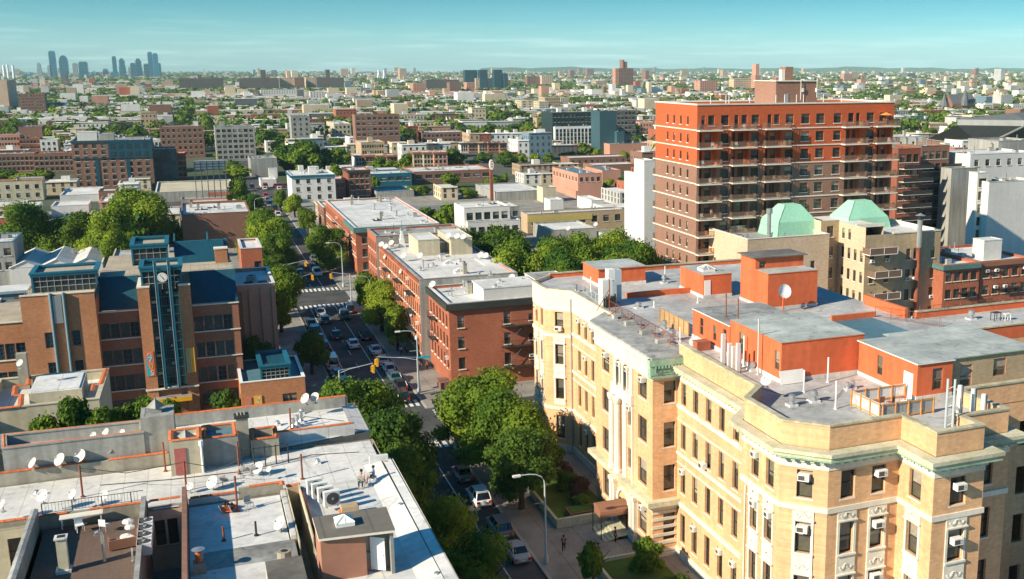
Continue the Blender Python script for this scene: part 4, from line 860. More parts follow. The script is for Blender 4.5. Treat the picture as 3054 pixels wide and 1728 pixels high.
def lantern(x0, y0, x1, y1, z0, z1, z2, n, name='roof_lantern', inner='gravel'):
    """blue framed glazed box with a deep blue rim round a sunk deck"""
    b = MB('bluem', 'bglass', inner, 'greym'); P = rect(x0, y0, x1, y1)
    b.box(x0+.25, y0+.25, z0, x1-.25, y1-.25, z1, 1)
    for i in range(n+1):
        x = x0+.2+(x1-x0-.4)*i/n; b.box(x-.035, y0+.18, z0, x+.035, y0+.26, z1, 3)
    for z in (z0+(z1-z0)*.35, z0+(z1-z0)*.7): b.box(x0+.2, y0+.17, z-.04, x1-.2, y0+.25, z+.04, 3)
    for x in (x0+.15, x1-.15): b.box(x-.12, y0+.1, z0, x+.12, y0+.35, z1, 0)
    b.band(P, z1, z1+(z2-z1)*.4, .04, 0, thick=.35); b.band(P, z1+(z2-z1)*.42, z2*.7+z1*.3, .14, 0, thick=.45); b.box(x0+.3, y0+.3, z1-.05, x1-.3, y1-.3, z1+.12, 2)
    return b.build(name, sch)
lantern(-7.25, 152.9, -2.2, 159.2, 17.4, 19.9, 20.9, 6, inner='gravel')
lantern(-20.4, 157.2, -12.6, 163.6, 17.3, 19.4, 20.2, 9)
lantern(-8.9, 168.6, -4.0, 176.6, 18.2, 20.6, 21.6, 5)
b = MB('whitem', 'dark'); T = Matrix.Translation((-4.62, YT+.3, 19.05)) @ Matrix.Rotation(pi/2, 4, 'X'); b.T = T; b.cyl(0, 0, -.05, .05, .62, 24)
b.tube([(0, 0, .07), (.12, -.3, .07)], .03, 4, 1); b.tube([(0, 0, .07), (-.28, .32, .07)], .025, 4, 1)
for k in range(12): a = k*pi/6; b.box(.5*cos(a)-.03, .5*sin(a)-.03, .05, .5*cos(a)+.03, .5*sin(a)+.03, .06, 1)
b.T = None
for z in (18.2, 19.8): b.box(-5.3, YT+.28, z, -3.75, YT+.36, z+.06, 1)
b.build('clock', sch)
# decks and blue sloping cladding
b = MB('gravel', 'bluew', 'bluem', 'greyroof')
def slope(x0, x1, ya, za, yb, zb): b.face(((x0, ya, za), (x1, ya, za), (x1, yb, zb), (x0, yb, zb)), 1); b.face(((x0, ya, za), (x0, yb, zb), (x0, yb, za)), 1); b.face(((x1, ya, za), (x1, yb, za), (x1, yb, zb)), 1)
slope(lw[0], lw[1], 156, 14.5, 160.2, 18.3); slope(rwg[0], rwg[1], 156, 14.5, 160.2, 18.3)
b.box(lw[0], YS+.03, 14.3, lw[1], 156, 14.45, 3); b.box(rwg[0], YS+.03, 14.3, rwg[1], 156, 14.45, 3)
b.box(4.2, YS+.05, 14.7, 4.5, 157.2, 15.4, 2)
b.box(-12.7, 160.25, 14, 4.4, 168, 18.3, 0); b.box(-20.9, 152.2, 17, -12.8, 166, 17.3, 0); b.face(((-20.9, 151.9, 17.05), (-12.8, 151.9, 17.05), (-12.8, 152.2, 17.3), (-20.9, 152.2, 17.3)), 2)
b.box(-12.82, 152, 16.9, -12.6, 160, 17.6, 2); b.box(-44, 154.1, 12.8, -21.2, 175, 13.0, 0)
b.box(-12.7, 168, 14, 4.4, 183, 17.6, 0)
slope(-3.2, 3.6, 166.8, 17.9, 172.5, 20.8); b.box(-3.2, 172.5, 17, 4.2, 173, 20.8, 2); b.box(-3.2, 180, 17.6, 4.2, 180.2, 18.6, 2)
for x in (-3.3, 1.4): b.box(x, 172.4, 17.6, x+.15, 180.2, 21, 2)
b.build('roof', sch)
b = MB('schoolb', 'creamw'); b.box(2.2, 166, 18.3, 3.9, 167.3, 20.3, 0); b.box(2.1, 165.9, 20.3, 4.0, 167.4, 20.5, 1); b.build('chimney', sch)
railing('deck_railing', [(-20.6, 152.6, 17.3), (-20.6, 166, 17.3)], .9, 'greym', '', step=0, parent=sch); railing('deck_railing', [(-1.2, 160.6, 18.3), (4.3, 160.6, 18.3)], .8, 'greym', '', step=0, parent=sch)
railing('deck_railing', [(-12.5, 160.6, 18.3), (-7.4, 160.6, 18.3)], .8, 'greym', '', step=0, parent=sch)
# blue drain columns on the left block with the hanging trough
b = MB('lamp', 'bluem', 'steel')
for x in (-17.75, -16.25): b.box(x-.14, Yb-.45, 1, x+.02, Yb-.05, 18.2, 0); b.box(x+.02, Yb-.45, 1, x+.16, Yb-.05, 18.2, 1)
b.box(-17.5, Yb-.35, 14.3, -16.5, Yb-.02, 17.9, 2)
b.build('steel_fin', sch)
# banners with lettering
def text(s, size, loc, rot, m, parent=None, name='lettering', ext=.01, align='CENTER'):
    c_ = bpy.data.curves.new(name, 'FONT'); c_.body = s; c_.size = size; c_.extrude = ext; c_.align_x = align; c_.align_y = 'CENTER'; c_.resolution_u = 2
    o = bpy.data.objects.new(name, c_); COL.objects.link(o); dg = bpy.context.evaluated_depsgraph_get(); me = bpy.data.meshes.new_from_object(o.evaluated_get(dg)); bpy.data.objects.remove(o)
    me.materials.clear(); me.materials.append(M[m] if isinstance(m, str) else m); o = bpy.data.objects.new(name, me); COL.objects.link(o)
    o.matrix_world = Matrix.Translation(loc) @ rot
    if parent is not None: o.parent = parent; o.matrix_parent_inverse = parent_inv(parent)
    return o
RS = Matrix.Rotation(pi/2, 4, 'X')
cor = mat('banner_coral', (.72, .17, .08), .8, .05, 2); bby = mat('banner_blue', (.02, .42, .52), .8, .05, 2); gol = mat('banner_gold', (.80, .42, .07), .8, .05, 2)
t = empty('banner', (-7, YT, 7), 'coral and turquoise banner with house number on the left tower pier', 'banner')
b = MB(cor, bby); b.box(-7.6, YT-.08, SZ(4.3), -6.55, YT-.03, SZ(7.85)); b.face(((-7.55, YT-.085, SZ(4.3)+.05), (-7.0, YT-.085, SZ(4.3)+.05), (-7.5, YT-.085, SZ(7.1)), (-7.55, YT-.085, SZ(7.1))), 1); b.face(((-7.5, YT-.085, SZ(7.15)), (-6.9, YT-.085, SZ(6.2)), (-6.65, YT-.085, SZ(7.15))), 1); b.build('cloth', t)
text('PS', .62, (-7.05, YT-.1, SZ(7.85)-.42), RS, 'creamw', t); 
for k, ch in enumerate('705'): text(ch, 1.05, (-7.0+.05*k, YT-.1, SZ(7.0)-.35-k*.9), RS, 'creamw' if k != 1 else gol, t)
t = empty('banner', (-2, YT, 7), 'gold banner with vertical turquoise lettering on the right tower pier', 'banner')
b = MB(gol, bby); b.box(-2.62, YT-.08, SZ(4.3), -1.55, YT-.03, SZ(7.85)); b.build('cloth', t)
text('EXPLORE', .78, (-2.33, YT-.1, SZ(6.07)), RS @ Matrix.Rotation(pi/2, 4, 'Z'), bby, t)
t = empty('canopy', (-4.7, 151.2, 2.6), 'yellow fronted grey entrance canopy under the school stair tower', 'canopy')
b = MB('greyroof', 'yellow'); b.box(-7.0, 150.7, 2.75, -2.3, YT+.3, 2.9); b.build('canopy_roof', t); b = MB('yellow'); b.box(-7.0, 150.62, 2.5, -2.3, 150.7, 3.1); b.build('fascia', t)
# the school's low annex, with its blue lantern
anx = building('school_annex', 'low brown brick school annex with poster panels and a blue rooftop lantern', rect(3.75, 146.6, 11.95, 158.5), 4.9, 'schoolb', 'blueroof', .35, 'whitem', {0: [(5.2, 7.0, .9, 3.2)]}, style='dd', cat='building')
sch_, sch = sch, anx; lantern(6.4, 148.2, 10.3, 156.5, 4.9, 6.4, 7.2, 6, inner='bluew'); sch = sch_
b = MB(cor, gol, bby, 'creamw'); b.box(4.2, 146.5, 1.5, 5.0, 146.58, 3.2, 0); b.box(5.3, 146.5, 1.6, 6.3, 146.58, 3.3, 1)
for k in range(5): b.box(4.3+.12*k, 146.49, 1.8+.25*k, 4.5+.12*k, 146.5, 2.0+.25*k, 2); b.box(5.5+.1*k, 146.49, 1.8+.27*k, 5.66+.1*k, 146.5, 2.05+.27*k, 2 if k % 2 else 3)
b.build('poster_panel', anx)
# pink building right of the school
pk = building('pink_building', 'salmon pink pilastered building with grey coping beside the school', [(4.7, 162), (9.9, 162), (9.9, 176), (4.7, 176)], 15.0, 'salmon', 'white', .5, 'white', {3: (3, 3)}, rnd=ra)
b = MB('salmon', 'schoold')
for x in (6.4, 8.0, 9.5): b.box(x-.18, 161.75, 0, x+.18, 161.98, 14.8)
b.box(4.6, 161.6, 0, 5.3, 161.98, 14.5, 1); b.build('pilaster_and_shade_strip', pk)  # dark strip at the left paints the wall shaded by the school
x0, z0 = ay(20, 2310, 800, 186); x1, _ = ay(20, 2510, 745, 186)
building('brick_house', 'small red brick house with a single dark window behind the pink building', rect(x0, 186, x1, 197), z0, 'red', 'silver', .3, 'silver', {0: [((x1-x0)*.6, (x1-x0)*.6+1.1, z0-4, z0-1.9)]}, rnd=ra)
# ================================================================ foreground roofs, lower left (all roofs at 16 m)
Zr = 16.0
fa = building('silver_roof_building', 'low silver roofed block with corrugated slope and tile copings at its north end', [(-5, 86.75), (4.2, 86.75), (12.15, 88.7), (12.15, 97.4), (-5, 96.3)], Zr, 'stucco', 'silver', .02, None)
b = MB('silver', 'tilex', 'tile', 'greystucco'); b.box(-3, 96.3, 16, 11.2, 96.6, 17, 3); b.build('north_parapet', fa)
def coping(parent, pts, z, w_=.35, m='tile', mx='tilex'):
    """terracotta coping tiles laid along a wall top"""
    b = MB(m, mx)
    for a, c_ in zip(pts, pts[1:]):
        L_ = hypot(c_[0]-a[0], c_[1]-a[1]); dx, dy = (c_[0]-a[0])/L_, (c_[1]-a[1])/L_; n = max(1, round(L_/.62)); s_ = L_/n; mi = 0 if abs(dx) > abs(dy) else 1
        for k in range(n):
            u0, u1 = k*s_+.012, (k+1)*s_-.012; hw = w_/2*(1 if k % 2 else .97); zz = z+random.uniform(-.008, .008)
            P = lambda u, d, h_: (a[0]+dx*u-dy*d, a[1]+dy*u+dx*d, zz+h_)
            A = [P(u0, -hw, 0), P(u1, -hw, 0), P(u1, hw, 0), P(u0, hw, 0)]; B = [P(u0, -hw, .05), P(u1, -hw, .05), P(u1, 0, .12), P(u0, 0, .12), P(u1, hw, .05), P(u0, hw, .05)]
            b.face((A[0], A[1], B[1], B[0]), mi); b.face((B[0], B[1], B[2], B[3]), mi); b.face((B[3], B[2], B[4], B[5]), mi); b.face((B[5], B[4], A[2], A[3]), mi); b.face((A[0], B[0], B[3], B[5], A[3]), mi); b.face((A[1], A[2], B[4], B[2], B[1]), mi)
    return b.build('tile_coping', parent)
def lowwall(parent, x0, y0, x1, y1, z0, z1, m='stucco'): b = MB(m); b.box(x0, y0, z0, x1, y1, z1); return b.build('parapet_wall', parent)
lowwall(fa, -3, 96.35, 11.4, 96.65, 15, 17.0); coping(fa, [(-3, 96.5), (11.3, 96.5)], 17.0)
lowwall(fa, 4.2, 88.45, 10.9, 88.75, 15.5, 16.95, 'silver'); coping(fa, [(4.2, 88.6), (10.8, 88.6)], 16.95)
b = MB('silver2', 'silver', 'dark')      # corrugated skirt
for k in range(34):
    y = 88.8+k*.22 if k < 34 else 0; b.face(((10.8, y, 16.25+.05*(k % 2)), (12.25, y, 15.9+.05*(k % 2)), (12.25, y+.22, 15.9+.05*((k+1) % 2)), (10.8, y+.22, 16.25+.05*((k+1) % 2))), 0)
b.build('roof_skirt', fa)
# bulkheads, chimney and sunk shaft in the middle of the roof
def hut(parent, x0, y0, x1, y1, z0, z1, wall='stucco2', top='silver', tiles=True, rim=.35, name='stair_house'):
    b = MB(wall, top); P = rect(x0, y0, x1, y1)
    for i in range(4): b.wall(P[i], P[(i+1) % 4], z0, z1)
    inn = offset(P, -.3)
    for i in range(4): j = (i+1) % 4; b.face(((*inn[j], z1-rim), (*inn[i], z1-rim), (*inn[i], z1), (*inn[j], z1))); b.face(((*P[i], z1), (*P[j], z1), (*inn[j], z1), (*inn[i], z1)))
    b.face([(x, y, z1-rim) for x, y in inn], 1); o = b.build(name, parent)
    if tiles: m_ = offset(P, -.14); coping(parent, m_+[m_[0]], z1, .38)
    return o
hut(fa, -5.1, 87.0, -2.75, 89.8, 16, 19.9, 'greystucco', 'greyroof', False, .02)
b = MB('greystucco', 'dark'); b.prism(rect(-4.4, 87.9, -3.6, 88.8), 19.9, 20.3); b.lathe(-4, 88.35, [(.7, 20.3), (.45, 20.55), (.05, 20.9)], 4); b.build('roof_lantern', fa)
hut(fa, -.85, 84.9, 1.7, 88.3, 16, 18.3, 'greystucco', 'blueroof', True)  # blue top colours in the shadow lying over this recess
b = MB('stucco', 'dark'); b.box(1.65, 85.9, 16, 2.55, 86.9, 19.3); b.box(1.55, 85.8, 19.3, 2.65, 87, 19.45, 1)
for k in range(3): b.cyl(1.85+k*.25, 86.4, 19.45, 19.7, .1, 8)
b.build('chimney', fa)
hut(fa, 2.6, 85.6, 4.7, 88.6, 16, 17.5, 'stucco', 'blueroof', True, 1.2, 'light_shaft')  # blue floor paints the shadow inside the shaft
shut = hut(fa, -3.15, 83.9, -.9, 86.7, 16, 18.75, 'stucco2', 'silver', True, .35)
M['reddoor'] = mat('faded_red_door', (.42, .13, .11), .8, .15, 3); b = MB('reddoor'); b.box(-2.85, 83.84, 16.1, -2.05, 83.92, 18.15); b.build('door', fa)
b = MB('greystucco'); b.lathe(-2.0, 85.3, [(.85, 18.42), (.05, 19.1)], 4); b.build('hatch', fa)
b = MB('whitem', 'dark'); b.cyl(-.95, 83.75, 16.1, 18.2, .09, 8); b.cyl(-.95, 83.75, 18.2, 18.6, .16, 8); b.build('flue', fa)
# long silver roof
lbld = building('silver_roof_building', 'long silver seamed flat roof with orange tile copings and a row of dishes', [(-30, 77.6), (12.1, 77.6), (12.1, 86.7), (-30, 86.7)], Zr-.004, 'stucco', 'silver2', .02, None)
lowwall(lbld, -30, 77.45, -4.6, 77.75, 12, 16.7); coping(lbld, [(-30, 77.6), (-9.5, 77.6)], 16.7); coping(lbld, [(-8.2, 77.6), (-4.75, 77.6)], 16.7); coping(lbld, [(-4.5, 77.6), (-2.5, 77.6)], 16.7)
lowwall(lbld, -30, 86.55, -3.3, 86.85, 15.8, 17.0); coping(lbld, [(-30, 86.7), (-9.0, 86.7)], 17.0); coping(lbld, [(-7.5, 86.7), (-3.4, 86.7)], 17.0)
lowwall(lbld, 1.3, 77.5, 4.3, 77.8, 16, 16.75); coping(lbld, [(2.0, 77.65), (4.25, 77.65), (4.25, 76.9)], 16.75); lowwall(lbld, -2.2, 77.5, 1.3, 77.7, 16, 16.5, 'silver'); coping(lbld, [(-1.9, 77.6), (1.2, 77.6)], 16.5)
# tiled upper roof, left
lc = building('tiled_parapet_building', 'grey stucco block with sunken roof and complete orange tile parapet at left', [(-14.4, 86.9), (-4.95, 86.9), (-4.95, 90.1), (-14.9, 90.4)], 18.0, 'greystucco', 'silver', .75, None)
coping(lc, [(-14.3, 87.05), (-5.1, 87.05)], 18.77); coping(lc, [(-5.0, 90.0), (-14.7, 90.25), (-14.25, 87.1)], 18.77)
# south courts: party walls, well, white roof
sb = building('brown_shingle_building', 'brown shingled roof terrace with sofa and chairs between two party walls', [(-11.2, 50), (-4.75, 50), (-4.75, 77.4), (-11.2, 77.4)], Zr-.1, 'stucco', 'brownroof', .02, None)
lowwall(sb, -11.55, 50, -11.2, 77.4, 8, 17.3, 'stucco'); lowwall(sb, -4.95, 50, -4.65, 77.4, 8, 17.2, 'greystucco')
coping(sb, [(-11.38, 77.3), (-11.38, 60)], 17.3, .45, 'greyroof', 'greyroof')
cw_ = building('courtyard_wing', 'stained cream stucco rear wall with dark windows beyond the far left party wall', [(-30, 76.9), (-11.6, 76.9), (-11.6, 77.42), (-30, 77.42)], 16.3, 'stucco2', 'silver', .02, None, {0: [(16.9, 18.1, 13.6, 15.7), (13.5, 14.7, 13.6, 15.7), (16.9, 18.1, 10.2, 12.3)]}, style='dd', sill='stucco', blinds=0, depth=.3)
place(acmesh(), 'air_conditioner', (-12.5, 77.0, 13.75), 0, cw_)
wl = building('light_well', 'light well with stained stucco wall and paired dark windows beside the cooling units', [(-4.6, 76.6), (-2.35, 76.6), (-2.35, 77.42), (-4.6, 77.42)], 16.3, 'stucco2', 'silver', .02, None, {0: [(.35, 1.0, 13.7, 15.6), (1.15, 1.8, 13.7, 15.6)]}, style='dh', sill='stucco', blinds=0, depth=.3)
b = MB('blueroof'); b.box(-4.65, 50, 11.5, -2.3, 76.6, 11.9); b.build('well_floor', wl)
wr = building('white_roof_building', 'white painted flat roof with a brown party wall, in the middle of the foreground', [(-2.3, 50), (4.3, 50), (4.3, 77.45), (-2.3, 77.45)], Zr-.02, 'stucco', 'white', .02, None)
lowwall(wr, -2.35, 50, -2.05, 77.4, 9, 17.5, 'brown'); lowwall(wr, 4.1, 69, 4.45, 77.4, 9, 16.25, 'silver')
b = MB('greyroof'); b.face(((-1.2, 66.3, 16.0), (4.3, 66.3, 16.0), (4.3, 69, 16.0), (-1.2, 69, 16.0))); b.build('roof_patch', wr)
b = MB('stucco2', 'dark'); b.box(4.5, 67.5, 8, 4.56, 77.2, 16.4); b.box(5.35, 67.5, 8, 5.42, 77.2, 16.6); b.face(((4.5, 67.5, 13), (5.4, 67.5, 13), (5.4, 77.2, 13), (4.5, 77.2, 13))); b.build('shaft_wall', wr)
b = MB('tan'); b.box(4.56, 77.0, 12, 5.36, 77.2, 16.5); b.build('shaft_wall', wr); coping(wr, [(4.5, 77.35), (5.5, 77.35)], 16.5)
eb = building('white_edge_building', 'white roofed building at the avenue edge with a broad white sloping kerb', [(5.4, 50), (12.6, 50), (12.3, 80.4), (5.4, 80.4)], Zr-.01, 'stucco', 'silver', .02, None)
b = MB('white', 'whitestucco'); P_ = [(10.6, 16.02), (12.0, 16.35), (12.75, 16.4), (12.8, 15.6)]
for (xa, za), (xb, zb) in zip(P_, P_[1:]): b.face(((xa, 50, za), (xb, 50, zb), (xb-.25, 80.6, zb), (xa-.1, 80.6, za)))
b.face([(x-.2, 80.6, z) for x, z in P_[::-1]]); b.face(((10.62, 50, 16.0), (12.8, 50, 15.6), (12.55, 80.6, 15.6), (10.5, 80.6, 16.0))); b.build('roof_kerb', eb)
b = MB('white'); b.box(10.9, 80.3, 16.1, 12.3, 80.7, 16.75); b.build('end_upstand', eb)
# pinkish stair house with grey roof and open door
M['pinkst'] = mat('pinkish_brown_stucco', (.42, .20, .13), .9, .08, 1); M['gbr'] = mat('grey_brown_membrane', (.17, .155, .13), .8, .1, 1, 'seam', bw=1.4)
b = MB('pinkst', 'gbr', 'creamw', 'greystucco'); b.box(5.3, 61.9, 15.9, 7.9, 65, 18.72); b.box(7.9, 62.5, 15.9, 9.4, 65, 18.72, 3); b.box(9.3, 61.5, 15.9, 9.5, 62.5, 18.72, 3); b.prism([(5.2, 61.75), (9.6, 61.3), (9.7, 65.1), (5.2, 65.2)], 18.73, 18.88, 2, top=1); b.build('stair_house', eb)
b = MB('whitem', 'steel'); b.T = Matrix.Translation((8.2, 62.35, 16.15)) @ Matrix.Rotation(radians(-35), 4, 'Z'); b.box(0, 0, 0, .95, .06, 2.1); b.box(.82, -.04, .95, .88, 0, 1.05, 1); b.build('door', eb)
skylight(6.9, 63.4, 18.9, .55, 'whitem', eb)
b = MB('tilex', 'tan'); b.box(5.38, 69.8, 15.9, 5.6, 76.5, 16.5, 0); b.box(5.6, 69.5, 15.9, 7.2, 69.8, 16.5, 0); b.box(7.6, 70.9, 16, 8.7, 71.8, 16.8, 1); b.build('parapet_wall', eb)
b = MB('stucco2', 'tar'); b.box(2.2, 56, 15.9, 4.3, 63.4, 17.3, 0, top=1); b.build('stair_house', wr)  # dark top stands for a slanted wall in shadow, shade put into colour
# cream house behind, far left
cl = building('cream_stucco_house', 'cream stucco house with orange tiled stepped parapet at the left edge', [(-19.2, 108), (-9.6, 108), (-9.4, 119), (-19.2, 119)], 15.0, 'stucco2', 'silver', .9, None, {})
coping(cl, [(-9.6, 118.8), (-9.75, 113), (-10.4, 113), (-10.4, 111)], 15.95, .5); coping(cl, [(-19.2, 108.1), (-16, 108.1), (-16.4, 112), (-17, 112), (-17.3, 115.5), (-16.2, 115.5), (-16.6, 119)], 15.95, .5)
b = MB('stucco2', 'silver', 'dark'); b.box(-15.6, 110.5, 14.9, -11.2, 116.6, 16.4, 0, top=1); b.box(-15.4, 110.7, 16.4, -11.4, 116.4, 16.5, 1); b.build('roof_house', cl)
b = MB('stucco'); b.box(-17.3, 117.5, 14, -16.4, 118.4, 18.6); b.build('chimney', cl)
cl2 = building('cream_stucco_house', 'broad cream roofed house cut by the left edge of the picture', [(-34, 106), (-19.5, 106), (-18.9, 119), (-34, 119)], 15.3, 'stucco2', 'stucco2', .3, None)
# ================================================================ the big balconied tower
TX0, TX1, TY0, TY1 = 81.1, 121.7, 169.2, 187.3
tw = empty('apartment_tower', (101, 178, 0), 'tall red and brown brick apartment tower with rows of balconies and white floor bands', 'building')
sl = [35.55-3.09*k for k in range(12)]
b = MB('towerred', 'towerbr'); P = rect(TX0, TY0, TX1, TY1); zb = 29.4
cols = [(81.9, 82.6, 0), (83.2, 84.4, 1), (85.7, 87.2, 2), (88.3, 89.1, 0), (89.7, 90.8, 1), (91.7, 93.2, 2), (94.9, 95.7, 0), (96.2, 97.3, 1), (98.6, 100.2, 2), (101.8, 103.5, 2), (104.9, 106.6, 2), (108.6, 110.2, 2), (111.7, 112.9, 1), (113.4, 114.2, 0), (115.7, 117.3, 2), (118.5, 119.5, 1), (120, 120.9, 0)]
opS = []; opW = []
for k, z in enumerate(sl):
    for x0, x1, ty in cols: opS.append((x0-TX0, x1-TX0, z+(.15 if ty == 0 else .75), z+2.45 if k else z+2.5))
    for u in (3.3, 6.1, 9.0, 11.95): opW.append((u+2.0, u+2.75, z+.8, z+2.25))
REC = ((81.5, 85.0), (87.9, 91.3), (94.5, 97.8), (111.3, 114.6), (118.1, 121.3)); SP = [(TX0, TY0)]
for xa, xb in REC: SP += [(xa, TY0), (xa, TY0+1.3), (xb, TY0+1.3), (xb, TY0)]
SP.append((TX1, TY0)); inrec = lambda u: any(xa < u+TX0 < xb for xa, xb in REC); top_ = lambda o: o[3] > 36
for za, zc, mi in ((0, zb, 1), (zb, 35.55, 0), (35.55, 40, 0)):
    [b.wall((xa, ya), (xb, yb_), za, zc, [(u0+TX0-xa, u1+TX0-xa, q0, q1) for u0, u1, q0, q1 in opS if ya == yb_ and xa-.01 <= u0+TX0 < xb], .25, mi) for (xa, ya), (xb, yb_) in (zip(SP, SP[1:]) if za < 35 else ((P[0], P[1]),))]; b.wall(P[1], P[2], za, zc, (), .2, mi); b.wall(P[2], P[3], za, zc, (), .2, mi); b.wall(P[3], P[0], za, zc, opW, .2, mi)
b.face([(x, y, 39.2) for x, y in P]); b.build('wall', tw)
rt_ = random.Random(4)
def stuffwin(parent, p0, p1, ops, rec, style, fm, gl, sill):
    vs = MB(fm, gl, 'blind', sill or fm); dx, dy = p1[0]-p0[0], p1[1]-p0[1]; L_ = hypot(dx, dy); dx /= L_; dy /= L_
    for u0, u1, z0, z1 in ops:
        me = winmesh(u1-u0, z1-z0, style, fm, gl, rt_.choice((0, 0, .4)), sill); T = Matrix.Translation((p0[0]+dx*(u0+u1)/2-dy*rec, p0[1]+dy*(u0+u1)/2+dx*rec, z0)) @ Matrix.Rotation(atan2(dy, dx), 4, 'Z'); o = len(vs.v)
        vs.v += [tuple(T @ v.co) for v in me.vertices]
        for p in me.polygons: vs.f.append([o+i for i in p.vertices]); vs.m.append(p.material_index)
    return vs.build('window', parent, kind='stuff')
lim = [62]; windows(tw, P[0], P[1], [o for o in opS[:62] if not inrec(o[0]) or top_(o)], .14, 'dh', 'frame', 'glass', 'wframe', .4, lim=[62], rnd=rt_); windows(tw, P[0], P[1], [o for o in opS[:62] if inrec(o[0]) and not top_(o)], 1.44, 'dh', 'frame', 'glass', None, .4, lim=[62], rnd=rt_); windows(tw, P[3], P[0], opW[:36], .1, 'dh', 'frame', 'glass', 'creamw', .3, lim=[36], rnd=rt_)
stuffwin(tw, P[0], P[1], [o for o in opS[62:] if not inrec(o[0])], .14, 'dh', 'frame', 'glass', 'wframe'); stuffwin(tw, P[0], P[1], [o for o in opS[62:] if inrec(o[0])], 1.44, 'dh', 'frame', 'glass', None)
b = MB('creamw')
for z in sl: b.band((SP+[P[2], P[3]]) if z < 35 else P, z-.1, z+.1, .11)
b.band(P, 39.8, 40.05, .12, thick=.4); b.build('floor_band', tw)
b = MB('towerred')
for i in range(4): q = offset(P, -.35); j = (i+1) % 4; b.face(((*q[j], 39.2), (*q[i], 39.2), (*q[i], 39.82), (*q[j], 39.82)))
b.build('parapet', tw)
b = MB('silver'); b.face([(x, y, 39.21) for x, y in offset(P, -.34)]); b.build('roof', tw)
# balconies: one mesh of slab, end screens and thin rails, copied to every floor
BX = ((80.9, 85.4), (87.4, 92.2), (93.9, 99.1), (110.3, 115.5), (117.2, 122.3))
M['mesh'] = mat('bronze_railing', (.19, .12, .085), .6, .1, 3)
def balc(wd):
    k = ('balc', wd)
    if k not in _P:
        b = MB('creamw', 'mesh'); d = 1.45; b.box(0, -d, -.16, wd, -.01, .06, 0); b.box(.6, -.01, -.16, wd-.5, 1.29, .04, 0)
        for z in (1.02,): b.box(0, -d, z, wd, -d+.05, z+.06, 1); b.box(0, -d, z, .05, 0, z+.06, 1); b.box(wd-.05, -d, z, wd, 0, z+.06, 1)
        for q in range(int(wd/.16)): x = .05+q*.16; b.box(x, -d+.012, .06, x+.07, -d+.035, 1.02, 1)
        for q in range(8): y = -d+.08+q*.16; b.box(.012, y, .06, .035, y+.07, 1.02, 1); b.box(wd-.035, y, .06, wd-.012, y+.07, 1.02, 1)
        o = b.build('balcony'); _P[k] = o.data; bpy.data.objects.remove(o)
    return _P[k]
items = []
for k, z in enumerate(sl[:10]):
    for q, (x0, x1) in enumerate(BX):
        place(balc(round(x1-x0, 1)), 'balcony', (x0, TY0-.0, z), 0, tw)
        if rt_.random() < .8: items.append((x0, x1, z))
for k, z in enumerate(sl): place(balc(2.6), 'balcony', (TX0+2.7, TY1+.02, z), pi, tw) if k < 10 else None
b = MB('towerbr', 'tar', 'creamw', 'greym', 'tan'); b.box(98.6, 173, 39.2, 107.3, 181, 43.7, 0); b.box(98.4, 172.8, 43.7, 107.5, 181.2, 43.85, 2); b.box(102.8, 177, 43.85, 104.4, 179, 46.3, 0); b.box(102, 177, 43.85, 102.7, 178, 45.8, 2)
b.box(100.4, 172.93, 39.25, 101.2, 172.99, 41.5, 3); b.build('roof_house', tw)
b = MB('whitem')
for x, y in ((84.5, 171), (88, 172), (88.6, 172), (92.2, 171), (97.5, 171), (99.5, 171.4), (101.6, 170.8), (103.5, 171.5), (108, 172), (111.3, 171)): b.cyl(x, y, 39.2, 41.4, .06, 6)
for x in (104.1, 107): b.box(x-.18, 172.7, 41.8, x+.18, 172.95, 42.5)
b.tube([(103.6, 172.7, 40.4), (103.6, 172.7, 44.2)], .05, 6); b.tube([(107, 172.7, 40.8), (107, 172.7, 44.4)], .05, 6)
b.build('roof_pipe', tw)
for k, (x, y, r_) in enumerate(((99.9, 174, .5), (102.4, 173.6, .4), (105.9, 174, .6), (107, 173.5, .45))): pass
# things on the balconies
hues = [('white', (.75, .74, .7)), ('red', (.5, .06, .03)), ('green', (.06, .2, .03)), ('orange', (.7, .25, .05)), ('tan', (.5, .38, .22))]
cnt = 0
for (x0, x1, z) in items:
    c_ = rt_.choice(hues); x = rt_.uniform(x0+.6, x1-.9); cnt += 1
    fl = int(round((35.55-z)/3.09)); colm = [q for q, v_ in enumerate(BX) if v_[0] == x0][0]
    where = '%s balcony of the tower\'s %s column' % (('top', 'second', 'third', 'fourth', 'fifth', 'sixth', 'seventh', 'eighth', 'ninth', 'tenth')[fl], ('leftmost', 'second', 'middle', 'fourth', 'rightmost')[colm])
    m_ = mat('balcony_'+c_[0], c_[1], .8, .1, 3)
    if c_[0] == 'green':
        b = MB('tile', 'leafy'); b.box(x-.5, TY0-1.25, z+.06, x+.5, TY0-1.0, z+.4, 0)
        for q in range(40): p = Vector((x+rt_.uniform(-.6, .6), TY0-1.1+rt_.uniform(-.2, .2), z+rt_.uniform(.4, 1.0))); s_ = .1; b.face((p, p+Vector((s_, 0, .03)), p+Vector((s_, .05, s_)), p+Vector((0, .05, s_))), 1)
        b.build('planter', label='plant trough on the '+where, cat='planter')
    else:
        b = MB(m_); b.box(x-.25, TY0-.9, z+.45, x+.25, TY0-.4, z+.5); b.box(x-.25, TY0-.45, z+.5, x+.25, TY0-.4, z+1.0)
        for sx in (-.22, .22):
            for sy in (-.86, -.44): b.box(x+sx-.02, TY0+sy-.02, z+.06, x+sx+.02, TY0+sy+.02, z+.45)
        b.build('chair', label=c_[0]+' chair on the '+where, cat='chair', group='chairs on the tower balconies')
pp = empty('parasol', (119.6, 168.4, 35.6), 'orange parasol on the top right balcony of the red tower', 'parasol')
